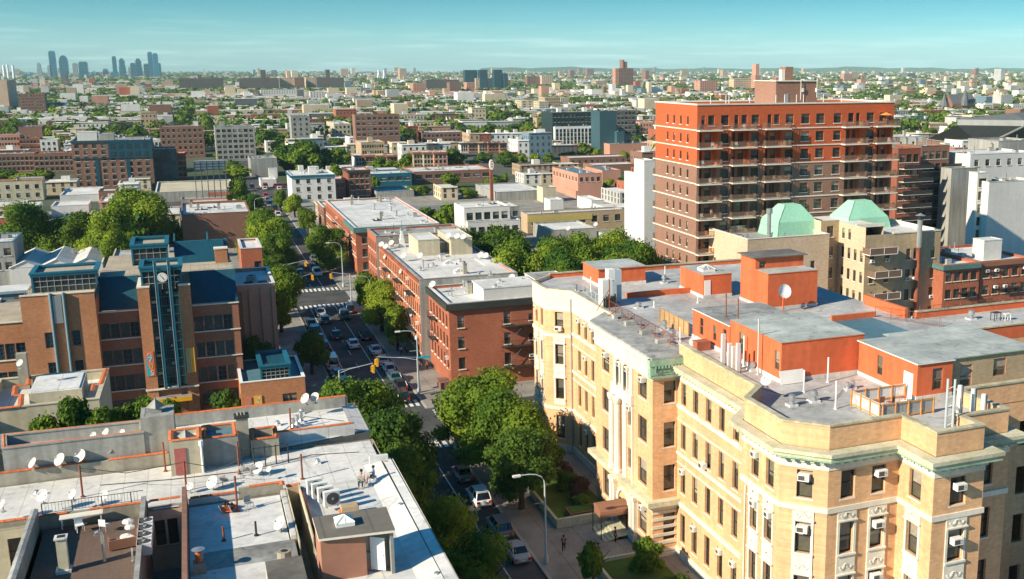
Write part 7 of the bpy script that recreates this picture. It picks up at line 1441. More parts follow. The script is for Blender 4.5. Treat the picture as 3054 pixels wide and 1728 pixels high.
x, y = g(41, 320, 1290, Zr); b = MB('stucco', 'dark'); b.cyl(x, y, Zr-.1, Zr+.8, .42, 12); b.cyl(x, y, Zr+.8, Zr+.83, .2, 10, 1); b.build('chimney', label='round drum chimney at the edge of the grey roof strip', cat='chimney')
x, y = g(41, 915, 840, Zr); b = MB('tan', 'tile', 'dark'); b.box(x-.1, y-.3, Zr, x+.8, y+.4, Zr+.75); b.T = Matrix.Translation((x-.2, y-.1, Zr+.4)) @ Matrix.Rotation(1.2, 4, 'Y'); b.cyl(0, 0, -.3, .3, .28, 12, 1); b.build('chimney', label='broken orange clay flue beside the row of split units', cat='chimney')
x, y = g(41, 1160, 1340, Zr); b = MB('salmon', 'tile', 'steel'); b.box(x-.4, y-.3, Zr, x+.4, y+.3, Zr+.6); b.cyl(x, y, Zr+.6, Zr+1.1, .22, 10, 1); b.lathe(x, y, [(.15, Zr+1.1), (.5, Zr+1.25), (.1, Zr+1.3)], 12, 2); b.build('chimney', label='pink chimney with clay pot before the open door', cat='chimney')
DL = ((40, 330, 400, 17.0, .42, 'on the tiled parapet, leftmost of the row'), (40, 590, 370, 17.0, .5, 'on the tiled parapet, second of the row'), (40, 780, 335, 17.0, .52, 'on the tiled parapet, third and largest of the row'), (40, 1060, 270, 17.1, .34, 'high on the grey stucco wall'), (40, 905, 130, 18.0, .3, 'inside the sunken tiled roof, left'), (40, 1025, 115, 18.0, .42, 'inside the sunken tiled roof, middle'), (40, 1180, 110, 18.0, .34, 'inside the sunken tiled roof, right'), (40, 420, 720, 16.7, .46, 'on the coping above the dark shaft'), (40, 710, 700, 16.7, .36, 'by the thin railing, left'), (40, 1010, 710, 16.7, .36, 'by the thin railing, right'),
 (40, 35, 800, 16.7, .36, 'at the lower left edge of the silver roof'), (40, 2050, 590, 16, .5, 'leaning big on the silver roof before the white roof'), (40, 1830, 620, 16, .3, 'at the foot of the rusty mast'), (40, 2490, 450, 16, .5, 'right of the two dark dishes'), (31, 55, 1390, 16.5, .34, 'on the small shaft wall'), (41, 285, 990, 16, .5, 'at the white roof rim'), (41, 175, 450, 16.4, .24, 'small by the tiled corner'), (30, 200, 640, 18.2, .36, 'on the far left cream house'), (31, 525, 990, 17.1, .48, 'left of the pair at the north roof end'), (31, 615, 975, 17.1, .44, 'right of the pair at the north roof end'), (33, 105, 820, 21.1, .5, 'at the bend of the cream parapet'), (32, 1830, 440, 20.0, .45, 'beside the rusty box on the cream roof'))
for k, (rc, zx, zy, z, r_, lb) in enumerate(DL):
    x, y = g(rc, zx, zy, z); dish(x, y, z, r_, 3.6+.5*((k*7) % 5)/5, .4+r_*.3, 'white satellite dish '+lb, tilt=.95)
for rc, zx, zy, r_, lb in ((40, 2140, 560, .4, 'before the white roof'), (40, 2330, 460, .38, 'left of a pair near the rusty mast'), (40, 2410, 455, .42, 'right of a pair near the rusty mast')):
    x, y = g(rc, zx, zy, 16); dish(x, y, 16, r_, 1.0, .5, 'dark grey satellite dish seen from behind '+lb, col='greym', tilt=.95)
pxs = lambda q: cc(q[0], q[1], q[2])[0]
for k, (rc, zx, zy, z) in enumerate(sorted(((21, 1250, 770, 14), (21, 1290, 790, 14), (21, 1345, 755, 14), (21, 1890, 690, 16.4), (21, 1975, 695, 16.4), (21, 2035, 700, 16.4), (21, 2090, 735, 15), (21, 2200, 875, 13.8), (21, 2250, 880, 13.8), (21, 2500, 1090, 13.2), (21, 1740, 1160, 13.2), (21, 1460, 880, 14), (21, 1620, 880, 14), (22, 625, 610, 6), (22, 890, 570, 8)), key=pxs)):
    x, y = g(rc, zx, zy, z); dish(x, y, z, .55, 3.9, .6, 'small white satellite dish on the middle rows, %s from the left' % ordw[k], group='dishes on the middle rows', tilt=.9)
# dishes fixed along the red facade
for k in range(9): y = 168+k*3.9; dish(31.2, y, 3.5+((k*5) % 4)*2.9, .42, 3.4, .4, 'white satellite dish fixed on the narrow windowed red facade, %s from the near end' % ordw[k], group='dishes on the red facade', tilt=1.2)
t = empty('satellite_dish', (58.7, 100, 19.9), 'large round white satellite dish on an orange pole before the orange penthouse', 'satellite dish'); b = MB('whitem'); n = 22; b.T = Matrix.Translation((58.6, 100.0, 22.2)) @ Matrix.Rotation(radians(72), 4, 'X') @ Matrix.Scale(.62, 4)
for (r0, z0), (r1, z1) in zip(((.05, 0), (.5, .06), (.9, .2)), ((.5, .06), (.9, .2), (1.25, .42))):
    for i in range(n): a, c_ = 2*pi*i/n, 2*pi*(i+1)/n; b.face(((r0*cos(a), r0*sin(a), z0), (r1*cos(a), r1*sin(a), z1), (r1*cos(c_), r1*sin(c_), z1), (r0*cos(c_), r0*sin(c_), z0)))
b.build('reflector', t); b = MB('orange'); b.cyl(58.7, 100.25, 19.9, 22.2, .08, 8); b.tube([(58.2, 100, 21.8), (58.6, 99.3, 21.5), (59, 100, 21.8)], .035, 5); b.build('mount', t)
# ---- roof furniture of the cream building
for rc, zx, zy, h, r_, lb in ((33, 345, 1000, .95, .3, 'silver turbine vent on the near deck, left'), (33, 555, 960, .98, .32, 'silver turbine vent on the near deck, right'), (33, 880, 850, .7, .2, 'small silver vent left of the timber terrace fence'), (33, 930, 835, .7, .2, 'small silver vent at the timber terrace fence'), (32, 1550, 270, 1.0, .3, 'silver vent behind the rust red railing'), (32, 1620, 380, 1.2, .42, 'big silver vent cluster at the end of the red railing'), (32, 2395, 660, .8, .32, 'silver vent beside the orange wall base'), (22, 700, 1190, .9, .25, 'white vent on the north bay roof'), (22, 1545, 1110, 1.1, .3, 'white vent on the north roof by the mast'), (22, 1300, 1350, .7, .35, 'mushroom vent on the grey mid roof'), (33, 2065, 170, 1.0, .35, 'silver vent on the far right terrace'), (22, 2230, 680, .9, .4, 'white vent on the beige block roof, left'), (22, 2335, 690, .9, .4, 'white vent on the beige block roof, right')):
    z = 19.9 if not (rc == 22 and zx > 2200) else 17.4; x, y = g(rc, zx, zy, z); vent(x, y, z, h*1.0, r_, lb, group=None)
for rc, zx, zy, h, m_, lb in ((33, 460, 870, 1.9, 'whitem', 'thin white vent pipe left on the near deck'), (33, 690, 775, 2.2, 'whitem', 'thin white vent pipe right on the near deck'), (33, 765, 1030, 2.3, 'whitem', 'thin white vent pipe nearest on the deck'), (32, 2445, 700, 5.0, 'silver', 'tall grey mast before the orange wall'), (32, 2310, 620, 2.8, 'whitem', 'white pipe by the panel antennas'), (32, 1700, 385, 1.5, 'whitem', 'white pipe at the end of the grey parapet'), (22, 845, 1190, 1.8, 'whitem', 'white pipe before the trapezoid roof house'), (22, 1555, 1050, 1.4, 'whitem', 'white mast on the north roof'), (22, 1870, 1300, .7, 'whitem', 'short white pipe before the mid roof house'), (22, 1450, 1340, .7, 'whitem', 'short white pipe on the grey mid roof')):
    x, y = g(rc, zx, zy, 19.9); pipe(x, y, 19.9, h, .07, m_, lb)
for k, (rc, zx, zy) in enumerate(((32, 2140, 150), (32, 2255, 205))): x, y = g(rc, zx, zy, 22.8); pipe(x, y, 22.8, 2.3, .06, 'rust', 'thin mast on the orange roof house, %s' % ('left' if k == 0 else 'right'))
for k, (rc, zx, zy, h) in enumerate(((32, 2110, 590, 2.7), (32, 2170, 620, 2.1), (32, 2210, 640, 2.0), (32, 2253, 665, 2.5))):
    x, y = g(rc, zx, zy, 20.1); b = MB('ac', 'greym'); b.box(x-.16, y-.12, 20.1, x+.2, y+.12, 20.1+h); b.tube([(x+.3, y, 19.9), (x+.3, y, 20.1+h*.8)], .05, 6, 1); b.box(x+.18, y-.05, 20.6, x+.32, y+.05, 20.7, 1); b.build('panel_antenna', label='white panel antenna on the cream roof edge, %s from left' % ordw[k], cat='antenna', group='white panel antennas')
for k, (x, y, h) in enumerate(((51.6, 61.9, 2.6), (52.6, 61.6, 2.3), (53.1, 61.0, 2.0))):
    b = MB('ac', 'greym'); b.cyl(x, y, 20.3, 20.3+h, .17, 10); b.tube([(x+.3, y, 19.9), (x+.3, y, 20.2+h)], .05, 6, 1); b.build('panel_antenna', label='white cylinder antenna at the right corner roof, %s from left' % ordw[k], cat='antenna', group='white cylinder antennas')
b = MB('steel', 'lamp', 'dark')
for x, y in ((49.4, 60.6), (49.8, 60.3)): b.tube([(x, y, 19.9), (x, y, 24)], .09, 6, 1)
for q in range(5): b.tube([(49.4, 60.6, 20.4+q*.7), (49.8, 60.3, 20.7+q*.7)], .04, 4, 0)
for a, c_ in (((50, 60.5, 20), (52, 62, 21.5)), ((52, 60.6, 20), (50.6, 61.8, 21.8)), ((49.6, 60.4, 22), (51.4, 61.6, 20.4)), ((51, 61, 20), (51, 61, 22.2)), ((50.2, 61.5, 19.9), (50.2, 61.5, 21.5))): b.tube([a, c_], .05, 5, 0)
b.box(51.8, 60.4, 20, 52.3, 60.8, 20.5, 0); b.box(50.7, 61.1, 20.0, 51.2, 61.5, 20.9, 2); b.build('antenna_frame', label='steel antenna frame with ladder mast at the right corner of the cream roof', cat='antenna frame')
# grey equipment towers on the north roof
b = MB('ac', 'lamp', 'dark'); x, y = g(22, 1010, 1330, 19.9); b.box(x-.9, y-.6, 20.0, x+.3, y+.7, 23.0, 0); b.box(x+.3, y-.6, 20.0, x+.8, y+.7, 22.8, 1); b.box(x+.5, y+1.2, 20, x+1.3, y+2.2, 23.8, 0); b.box(x+1.3, y+1.2, 20, x+2.1, y+2.2, 23.7, 1)
for q in range(6): b.box(x-.8+q*.25, y-.9, 20, x-.65+q*.25, y-.7, 21.0+.2*(q % 3), 2)
b.build('equipment_cabinet', label='pair of tall white equipment cabinets on the north end of the cream roof', cat='cabinet')
x0, y0 = g(22, 770, 1200, 20.2); x1, y1 = g(22, 960, 1340, 20.2); railing('roof_railing', [(x0, y0, 20.2), (x1, y1, 20.2)], 1.0, 'lamp', 'light blue guard rail beside the equipment cabinets', step=.3)
x0, y0 = g(32, 1080, 170, 20.0); x1, y1 = g(32, 1540, 410, 20.0); x0 = 41.3; railing('roof_railing', [(40.9, 107, 20.1), (40.9, 89.5, 20.1)], 1.15, 'rust', 'rust red mesh railing along the portico roof', step=.14, mesh=True)
b = MB('rust')
for y in (92, 96, 100, 104): b.tube([(40.9, y, 21.1), (40.0, y+.8, 20.12)], .05, 4)
b.tube([(41, 107.2, 19.9), (41, 107.2, 23.6)], .07, 5); b.tube([(41, 107.2, 22.5), (39.8, 108, 20)], .04, 4); b.build('railing_strut', label='rust red struts and tall stay of the portico railing', cat='railing')
x0, y0 = g(33, 1290, 220, 19.9); railing('roof_railing', [(70.4, 91.7, 19.9), (85.6, 91.7, 19.9)], 1.3, 'rust', 'rust red mesh fence along the far right terrace', step=.14, mesh=True); railing('roof_railing', [(66.4, 94.0, 19.9), (70.2, 87.5, 19.9)], 1.2, 'rust', 'short rust red mesh fence by the blue roof patch', step=.14, mesh=True)
# timber screened terrace
def screen(a, c_, z, h, lb, m1='greym', face=1):
    t = empty('timber_fence', (*a, z), lb, 'fence'); L_ = hypot(c_[0]-a[0], c_[1]-a[1]); dx, dy = (c_[0]-a[0])/L_, (c_[1]-a[1])/L_; P = lambda u, d: (a[0]+dx*u-dy*d, a[1]+dy*u+dx*d)
    b = MB(m1); n = int(L_/.16)
    for k in range(n): u = k*L_/n; b.prism([P(u, 0), P(u+.125, 0), P(u+.125, .03), P(u, .03)], z+.05, z+h)
    b.build('boards', t); b = MB('owood'); n = max(1, round(L_/1.3))
    for k in range(n+1): u = k*(L_-.1)/n; b.prism([P(u, -.1*face), P(u+.1, -.1*face), P(u+.1, 0), P(u, 0)][::face], z, z+h+.02)
    for zz in (.12, h-.15): b.prism([P(0, -.05*face), P(L_, -.05*face), P(L_, 0), P(0, 0)][::face], z+zz, z+zz+.1)
    b.build('frame', t)
screen((46.75, 68.8), (46.75, 64.9), 19.9, 1.25, 'corrugated and timber screen on the west side of the roof terrace', 'silver'); screen((46.8, 64.8), (51.6, 64.8), 19.9, 1.25, 'slatted timber screen on the near side of the roof terrace'); screen((46.8, 68.9), (51.9, 68.9), 19.9, 1.2, 'corrugated screen behind the terrace chairs', 'silver')
x0, y0 = g(32, 1655, 240, 19.9); screen((44.4, 101.2), (44.4, 94.0), 19.9, 1.4, 'weathered board fence beside the orange roof house', 'wood')
for k, (zx, zy, m_, lb) in enumerate(((1085, 890, M['red'], 'red folding chair at left in the timber terrace'), (1165, 895, M['red'], 'second red folding chair in the timber terrace'), (1275, 905, 'ac', 'white folding chair in the timber terrace'), (1340, 880, M['red'], 'red folding chair at right in the timber terrace'))):
    x, y = ((48.6, 67.6), (49.3, 67.2), (50.4, 67.0), (51.0, 67.9))[k]; chair(x, y, 19.9, 3.2+k*.4, lb, m_, group='chairs on the timber terrace')
x, y = 49.9, 66.2; table(x, y, 19.9, .8, .6, .6, 'small dark table among the terrace chairs', 'dark', 'dark')
b = MB('ac'); x, y = g(33, 375, 800, 19.9); b.T = Matrix.Translation((x, y+.3, 19.95)) @ Matrix.Rotation(radians(-18), 4, 'X'); b.box(-1.15, 0, 0, 1.15, .05, 1.15); b.build('leaning_board', label='white board leaning against the orange wall', cat='board')
x, y = g(33, 2300, 180, 19.9); table(x, y, 19.9, .9, .7, .9, 'dark grill table on the far right terrace', 'dark', 'dark'); x, y = g(33, 2405, 180, 19.9); table(x, y, 19.9, .8, .5, .75, 'white plastic table on the far right terrace', 'ac', 'ac')
b = MB('red'); x, y = g(32, 1905, 460, 19.9); b.box(x-.7, y-.5, 19.9, x+.7, y+.5, 20.8); b.build('utility_box', label='rusty red brick box by the dish behind the cream parapet', cat='box')
railing('roof_railing', [(-11, 77.6, 16.8), (-4.8, 77.6, 16.8)], .75, 'dark', 'thin black railing above the brown terrace wall', step=.2)
b = MB('dark'); 
for x in (1.8, 2.7, 3.5, 4.3, 5.2): b.tube([(x, 83.6, 16), (x, 83.6, 17.6)], .05, 5)
b.tube([(1.8, 83.6, 17.5), (5.2, 83.6, 17.5)], .04, 4); b.build('clothes_frame', label='black steel post frame before the sunken shade-blue shaft', cat='frame')
for k, (pts, lb) in enumerate((([(-9, 82.1, 18.2), (-6, 81.2, 17.7), (-2.2, 80.5, 18.2)], 'dark cable sagging between the two left rusty masts'), ([(-2.2, 80.5, 18.2), (.2, 79.9, 17.6), (1.6, 79.2, 18.3)], 'dark cable from the mast below the red door to the lounging person'), ([(-8, 84, 16.05), (-3, 83.2, 16.05), (2, 82.9, 16.05), (7, 84.6, 16.05), (10.6, 83.8, 16.05)], 'black cable lying along the long silver roof'), ([(5, 91, 16.05), (7.5, 94.8, 16.05), (10.5, 92.2, 16.05)], 'black cable lying on the north silver roof'), ([(42, 76, 20.0), (43.4, 72, 20.0), (46, 70.2, 20.0), (49.5, 73.5, 20.0)], 'black cable lying on the near deck of the cream building'))):
    tag(MB('dark').tube(pts, .03, 4).build('cable'), lb, 'cable')
# barrel vents and clutter on the north silver roof
for k, (zx, zy, h) in enumerate(((400, 1215, .9), (440, 1190, 1.0), (475, 1160, 1.0), (480, 1075, .5), (250, 1190, .45))):
    x, y = g(31, zx, zy, Zr); vent(x, y, Zr, h, .2, 'silver barrel vent on the north silver roof, %s' % ordw[k], None)
for k, (rc, zx, zy) in enumerate(((41, 635, 340), (40, 355, 645), (41, 1430, 770), (41, 1290, 360), (41, 1780, 1440))): x, y = g(rc, zx, zy, Zr); vent(x, y, Zr, .42, .18, 'small white roof cap, %s' % ('middle of the silver roof', 'left part of the long silver roof', 'on the white edge strip', 'near the upstand of the white edge', 'lowest on the white edge')[k], None)
# roof clutter on the red rows and middle buildings
for k, (rc, zx, zy, z, h) in enumerate(sorted(((21, 2040, 1150, 12.4, 1.6), (21, 2070, 1200, 12.4, 2.4), (21, 2340, 1150, 14.3, .6), (21, 2380, 1100, 14.3, .6), (21, 2290, 1040, 13.7, 1), (21, 2185, 1040, 13.7, .9), (21, 1440, 650, 15, 1.6), (21, 1380, 640, 15, .6), (21, 1530, 640, 15, .6), (21, 1830, 630, 15, .7), (21, 1255, 470, 10.6, 1.6), (21, 1390, 470, 10.6, 1.8), (21, 1180, 410, 10.6, 2.2), (21, 1340, 420, 10.6, 1.5), (21, 1500, 460, 10.6, 1), (21, 1030, 320, 10.6, 1.4), (21, 965, 300, 10.6, 1.4), (21, 1620, 985, 13.7, .8), (21, 1740, 940, 13.7, .6), (21, 2000, 900, 13.7, .6)), key=pxs)):
    x, y = g(rc, zx, zy, z); vent(x, y, z, max(.5, h*.8), .25 if h < 1.5 else .32, 'grey vent stack on the roofs of the red rows, %s from the left' % ordw[k], 'vents on the red rows')
for k, (zx, zy) in enumerate(((1900, 930), (2000, 1010))): x, y = g(21, zx, zy, 13.6); skylight(x, y, 13.6, .9).update_tag(); o = bpy.data.objects['skylight' if 0 else [q.name for q in bpy.data.objects if q.name.startswith('skylight')][-1]]; tag(o, 'grey pyramid skylight on the long narrow windowed row, %s' % ('far' if k == 0 else 'near'), 'skylight')
# ================================================================ the city carpet: rows of houses, yard and street trees, out to the horizon
OCC += [(TX0-3, TY0-3, TX1+2, TY1+4, 40), (-45, 150, 12, 186, 20), (36, 56, 90, 130, 20), (84, 148, 121, 170, 20), (330, 380, 520, 520, 20)]
GUARD = []
for x0, y0, x1, y1, z in OCC:
    if y0 > 180:
        p = [proj(q) for q in ((x0, y0, 0), (x1, y0, 0), (x0, y0, z), (x1, y0, z))]; GUARD.append((min(a[0] for a in p), max(a[0] for a in p), min(a[1] for a in p), max(a[1] for a in p), y0))
for x, y, r, h in TG:
    if y > 200:
        p = [proj(q) for q in ((x-r*.8, y, h*.1), (x+r*.8, y, h*.1), (x, y, h))]; GUARD.append((p[0][0], p[1][0], p[2][1], p[0][1], y)); OCC.append((x-r*.6, y-r*.6, x+r*.6, y+r*.6, h))
grid = {}
for o_ in OCC:
    for i in range(int(o_[0]//60)-1, int(o_[2]//60)+2):
        for j in range(int(o_[1]//60)-1, int(o_[3]//60)+2): grid.setdefault((i, j), []).append(o_)
def free(x0, y0, x1, y1, m=1.0):
    for i in {int(x0//60), int(x1//60)}:
        for j in {int(y0//60), int(y1//60)}:
            for o_ in grid.get((i, j), ()):
                if x0 < o_[2]+m and x1 > o_[0]-m and y0 < o_[3]+m and y1 > o_[1]-m: return False
    return True
def hides(x0, x1, y, z):
    a, b_ = proj((x0, y, z)), proj((x1, y, z)); yt = min(a[1], b_[1])
    for gx0, gx1, gy0, gy1, gy in GUARD:
        if y < gy and b_[0] > gx0 and a[0] < gx1 and yt < gy1-.28*(gy1-gy0): return True
    return False
def vis(x, y, m=40):
    p = proj((x, y, 5)); return -m < p[0] < 3054+m and p[1] < 1750
LM = [(proj((o.location.x, o.location.y, 8)), t_) for o, t_ in ()]
LMK = [(40, 300, 'the tall tan tower'), (110, 320, 'the tan and brown mid-rise'), (200, 480, 'the low brown wing'), (340, 470, 'the six storey brown house'), (545, 430, 'the half shaded brown house'), (700, 430, 'the pale grey-green block'), (640, 500, 'the billboard frame'), (590, 580, 'the cream roofed store'), (940, 560, 'the white three storey house'), (1080, 550, 'the narrow dark red house'), (900, 400, 'the slim grey tower'), (1010, 400, 'the cream office wing'), (1130, 400, 'the brown warehouse'), (830, 280, 'the long white modern row'), (600, 255, 'the long left housing slab'), (790, 250, 'the pinkish housing slab'), (990, 250, 'the wide dark slab'), (1200, 245, 'the white storage dome'), (1300, 260, 'the dim housing slab'), (1460, 240, 'the three dark towers'), (1470, 500, 'the pole sign'), (1330, 530, 'the shopping strip'), (1240, 480, 'the row house terrace'), (1440, 430, 'the ridge row'), (1720, 390, 'the dark glass office'), (1860, 390, 'the dark balcony block'), (1600, 320, 'the blond brick blocks'), (1860, 230, 'the lone skyline tower'), (1640, 240, 'the tan front block'), (2110, 260, 'the paired pink block'), (2230, 250, 'the chimney slab'), (1480, 620, 'the beige modern house'), (1700, 640, 'the yellow banded building'), (1750, 520, 'the salmon warehouse'), (1640, 570, 'the tan stair tower'), (1900, 560, 'the blank white building'), (2540, 240, 'the red striped block'), (2810, 310, 'the church spire'), (2800, 380, 'the cream institution'), (2900, 400, 'the armory roof'), (2750, 450, 'the right brick tower'), (2250, 330, 'the red tower roof'), (1200, 720, 'the long cornice row'), (200, 560, 'the arched cream house'), (260, 590, 'the long white house'), (700, 650, 'the blank brown wall'), (100, 700, 'the round opening house')]
USED = {}
def locate(x, y, z, noun):
    px, py = proj((x, y, z)); b_ = min(LMK, key=lambda q: (q[0]-px)**2+((q[1]-py)*2.2)**2); dx, dy = px-b_[0], (py-b_[1])*2.2
    d = ('right of' if dx > 0 else 'left of') if abs(dx) > abs(dy) else ('below' if dy > 0 else 'above'); k = (noun, d, b_[2]); USED[k] = USED.get(k, 0)+1; n = USED[k]
    return noun+(' ' if n == 1 else ', %s such ' % ordw[min(n-1, 29)])+d+' '+b_[2]
ORD2 = None
rf = random.Random(99)
PAL = [('cream', (.62, .52, .36)), ('white', (.74, .72, .66)), ('tan', (.45, .33, .22)), ('brick red', (.38, .12, .07)), ('brown', (.24, .13, .09)), ('pale grey', (.46, .46, .44)), ('pinkish', (.52, .28, .2)), ('dark grey', (.13, .14, .14)), ('blue grey', (.14, .22, .27))]
PW = [22, 26, 14, 8, 7, 14, 5, 6, 6]
for n_, c_ in PAL: M['c_'+n_] = mat('city_'+n_.replace(' ', '_'), c_, .9, .12, .6, streak=.1)
ROOFS = ('silver', 'white', 'greyroof', 'tar'); CM = ['c_'+n_ for n_, _ in PAL]+['silver', 'white', 'greyroof', 'tar', 'glass']
def house(b, x0, y0, x1, y1, z, ci, ri, win, bulk_=True):
    nb = len(PAL); b.box(x0, y0, -.04, x1, y1, z, ci, top=nb+ri)
    if win:
        b.box(x0, y0, z, x1, y0+.3, z+.5, ci); b.box(x0, y0+.3, z, x0+.25, y1, z+.4, ci)
        nf = max(2, int(z/3.1)); nx = max(2, int((x1-x0)/2.4)); ny = int((y1-y0)/3)
        for f_ in range(nf):
            zz = 1.0+f_*(z-.6)/nf
            for k in range(nx):
                x = x0+(k+.3)*(x1-x0)/nx; b.face(((x, y0-.04, zz), (x+.95, y0-.04, zz), (x+.95, y0-.04, zz+1.5), (x, y0-.04, zz+1.5)), nb+4)
            if win > 1:
                for k in range(ny): y = y0+(k+.3)*(y1-y0)/ny; b.face(((x0-.04, y+.95, zz), (x0-.04, y, zz), (x0-.04, y, zz+1.5), (x0-.04, y+.95, zz+1.5)), nb+4)
        b.face(((x0-.3, y0-.35, z+.1), (x1, y0-.35, z+.1), (x1, y0-.01, z+.52), (x0, y0-.01, z+.52)), ci)
    if bulk_ and rf.random() < .5:
        xa = x0+rf.uniform(.2, .6)*(x1-x0); ya = y0+rf.uniform(.2, .6)*(y1-y0); b.box(xa, ya, z, xa+min(3, (x1-x0)*.3), ya+3, z+rf.uniform(1.2, 2.6), rf.choice((0, 1, 1, 5)), top=nb)
cand = []; tcand = []
Yb = 178.0
while Yb < 1500:
    far = Yb > 700; xs = -.16*Yb-60; xe = .95*Yb+60
    rowsY = ((Yb+11, Yb+24), (Yb+50, Yb+63))
    for y0, y1 in rowsY:
        x = xs; ht = rf.uniform(7.5, 10)
        while x < xe:
            w_ = rf.choice((6, 6.5, 7, 9, 12, 18)) if not far else rf.uniform(8, 24)
            if rf.random() < .12: ht = rf.uniform(6.5, 11)
            if int(x//230) != int((x+w_)//230) or rf.random() < .13: x += rf.uniform(8, 20); continue
            z = ht+rf.uniform(-.3, .3)
            if rf.random() < .06: z += rf.uniform(3, 9)
            if rf.random() < .06: z = rf.uniform(4, 6)
            cand.append((x, y0+rf.uniform(-.6, .6), x+w_-.04, y1+rf.uniform(-3, 5), z)); x += w_
    for yy, pr in ((Yb+8.5, .6), (Yb+28, .55), (Yb+33, .7), (Yb+39, .7), (Yb+45, .6), (Yb+66, .6), (Yb+72, .3)):
        x = xs
        while x < xe:
            x += rf.uniform(8, 13)*(1.0 if not far else 1.3)
            if rf.random() < pr*(.95 if Yb > 520 else 1.05)*(1.25 if sin(x*.013+Yb*.02)+sin(x*.031) > 0 else .6): tcand.append((x, yy+rf.uniform(-2.5, 2.5), rf.uniform(9, 14 if Yb < 520 else 12)*(1 if yy > Yb+20 else .85)))
    Yb += 75
def corridor(x0, x1, y): return x1 > 4 and x0 < 33 and y < 640 or (x1 > 4 and x0 < 120 and 395 < y < 424)
ok = []
for x0, y0, x1, y1, z in cand:
    if corridor(x0, x1, y0) or not vis((x0+x1)/2, y0) or not free(x0, y0, x1, y1): continue
    if 50 < x0 < 92 and 285 < y0 < 350: continue
    if hides(x0, x1, y0, z):
        z = 4.5
        if hides(x0, x1, y0, z): continue
    ok.append((x0, y0, x1, y1, z))
ok.sort(key=lambda q: hypot(q[0], q[1])); NI = 185
bs = MB(*CM)
for i, (x0, y0, x1, y1, z) in enumerate(ok):
    ci = rf.choices(range(len(PAL)), PW)[0]; ri = rf.choices((0, 1, 2, 3), (4, 4, 3, 1))[0]
    if i < NI:
        b = MB(*CM); house(b, x0, y0, x1, y1, z, ci, ri, 2); nm = ('row house', 'small house', 'house', 'low building')[0 if z > 7 else 3]
        b.build('row_house' if z > 7 else 'low_building', label=locate((x0+x1)/2, y0, z, '%s %s with %s roof' % (PAL[ci][0], nm, ('silver', 'white', 'grey', 'black')[ri])), cat='house', group='rows of houses behind the surveyed buildings')
    else: house(bs, x0, y0, x1, y1, z, ci, ri, 1 if y0 < 900 else 0, y0 < 1300)
# beyond: scattered by distance so that the carpet stays even up to the horizon
for k in range(26000):
    py = 205+3+rf.random()**1.5*98; D = CH*3207/(py-205)*rf.uniform(.9, 1.1); 
    if D < 1480 or D > 12800: continue
    a = rf.uniform(-.15, .745); x, y = D*sin(a), D*cos(a); s_ = max(1, D/2600); w_ = rf.uniform(5, 17)*s_**.45; d = rf.uniform(8, 16)*s_**.6; z = rf.uniform(6, 10.5)*(1+.05*s_)
    if rf.random() < .035: z *= rf.uniform(1.4, 2.4)
    if not free(x, y, x+w_, y+d) or hides(x, x+w_, y, z): continue
    house(bs, x, y, x+w_, y+d, z, rf.choices(range(len(PAL)), [24, 30, 14, 8, 8, 12, 7, 5, 6])[0], rf.choice((0, 1, 1, 2)), 0, False)
# a thinly irregular skyline: far mid-rise groups
for k in range(75):
    D = rf.uniform(3500, 12000); a = rf.uniform(-.15, .745); x, y = D*sin(a), D*cos(a); w_ = rf.uniform(12, 40); z = rf.uniform(20, 40+D*.0018)
    house(bs, x, y, x+w_, y+rf.uniform(15, 40), z, rf.choice((0, 2, 4, 4, 5, 7, 2)), 2, 0, False)
bs.build('far_houses', kind='stuff')
# trees
tok = []
for x, y, h in tcand:
    if corridor(x-4, x+4, y) or not vis(x, y) or not free(x-2.5, y-2.5, x+2.5, y+2.5, 1): continue
    if 50 < x < 92 and 285 < y < 350: continue
    if hides(x-4, x+4, y, h): continue
    tok.append((x, y, h))
tok.sort(key=lambda q: hypot(q[0], q[1])); NT = 175
tl = ('bushy green tree', 'dark green tree', 'leafy tree')
for i, (x, y, h) in enumerate(tok[:NT]):
    v = rf.randrange(3); t = tree(locate(x, y, h, tl[v]), x, y, h, h*rf.uniform(.36, .5), v, 0.1, 'm', 'yard and street trees among the far rows', base=.12)
def crowd(b, pts, n, sz, seed):
    r = random.Random(seed)
    for x, y, h in pts:
        R_ = h*r.uniform(.36, .52); mi = r.randrange(3)
        for k in range(n):
            u = r.uniform(-.5, 1); a = r.uniform(0, 6.283); s_ = max(0, 1-u*u)**.5; lump = 1+.25*sin(a*3+x)+.12*sin(a*5+y); d = Vector((s_*cos(a), s_*sin(a), u)); p = Vector((x, y, h*.55))+Vector((d.x*R_*lump, d.y*R_*lump, d.z*h*.42*lump))*r.uniform(.8, 1.02)
            nn = (d+Vector((r.uniform(-.6, .6), r.uniform(-.6, .6), r.uniform(0, .6)))).normalized(); t1 = nn.orthogonal().normalized(); t2 = nn.cross(t1); q = sz*R_*r.uniform(.6, 1.3)
            b.face((p-t1*q-t2*q*.6, p+t1*q*.5-t2*q*.8, p+t1*q+t2*q*.5, p-t1*q*.3+t2*q*.9), mi)
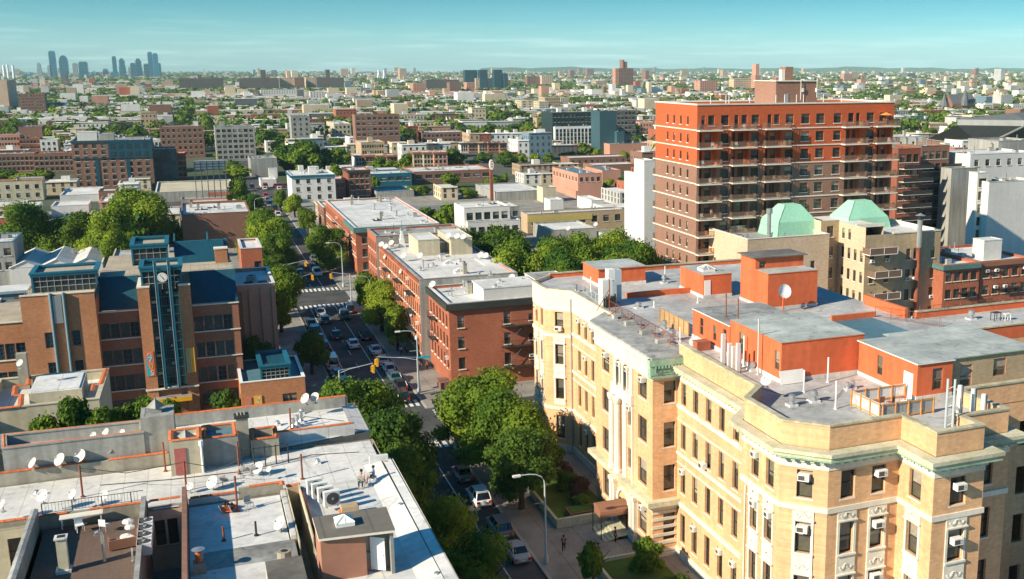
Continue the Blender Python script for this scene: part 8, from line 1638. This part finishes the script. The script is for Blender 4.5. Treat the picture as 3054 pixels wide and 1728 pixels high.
b = MB('leaf', 'leafd', 'leafy'); near = [t for t in tok[NT:] if hypot(t[0], t[1]) < 650]; mid_ = [t for t in tok[NT:] if hypot(t[0], t[1]) >= 650]
crowd(b, near, 130, .20, 1); crowd(b, mid_, 46, .32, 2)
fp = []
for k in range(11500):
    py = 205+3+rf.random()**1.3*98; D = CH*3207/(py-205)*rf.uniform(.9, 1.1)
    if D < 1450 or D > 12000: continue
    a = rf.uniform(-.15, .745); x, y = D*sin(a), D*cos(a)
    if sin(x*.004+y*.002)+sin(y*.007) < -.6: continue
    s_ = max(1, D/2200)**.75
    if not hides(x-6, x+6, y, 10): fp.append((x, y, rf.uniform(9, 13)*s_**.5))
    for q in range(3): fp.append((x+rf.uniform(-25, 25)*s_, y+rf.uniform(-14, 14)*s_, rf.uniform(8, 12)))
fp = [p for p in fp if free(p[0]-3, p[1]-3, p[0]+3, p[1]+3) and not hides(p[0]-6, p[0]+6, p[1], p[2])]
crowd(b, fp, 13, .62, 3); b.build('far_trees', kind='stuff')
# distant ridge along the right of the horizon
b = MB('leafd'); pts = []
n = 60
for k in range(n+1): a = .25+.55*k/n; pts.append((12900*sin(a), 12900*cos(a), 46+14*max(0, sin(k*.21))+7*sin(k*.9)+4*sin(k*2.3)))
for p, q in zip(pts, pts[1:]): b.face(((p[0], p[1], -1), (p[0], p[1], p[2]), (q[0], q[1], q[2]), (q[0], q[1], -1))[::-1]); b.face((p, (p[0]*1.03, p[1]*1.03, -1), (q[0]*1.03, q[1]*1.03, -1), q))
b.build('hills', kind='structure')
# ================================================================ the air
hz = MB('dark').box(-13500, -13500, -1.05, 13700, 13700, 300).build('haze', kind='stuff'); hm = bpy.data.materials.new('haze'); hm.use_nodes = True; nn = hm.node_tree.nodes; nn.remove(nn['Principled BSDF']); pv = nn.new('ShaderNodeVolumePrincipled')
pv.inputs['Density'].default_value = 5e-5; pv.inputs['Color'].default_value = (.62, .93, 1, 1); pv.inputs['Anisotropy'].default_value = -.1; hm.node_tree.links.new(pv.outputs[0], nn['Material Output'].inputs['Volume'])
hz.data.materials.clear(); hz.data.materials.append(hm)
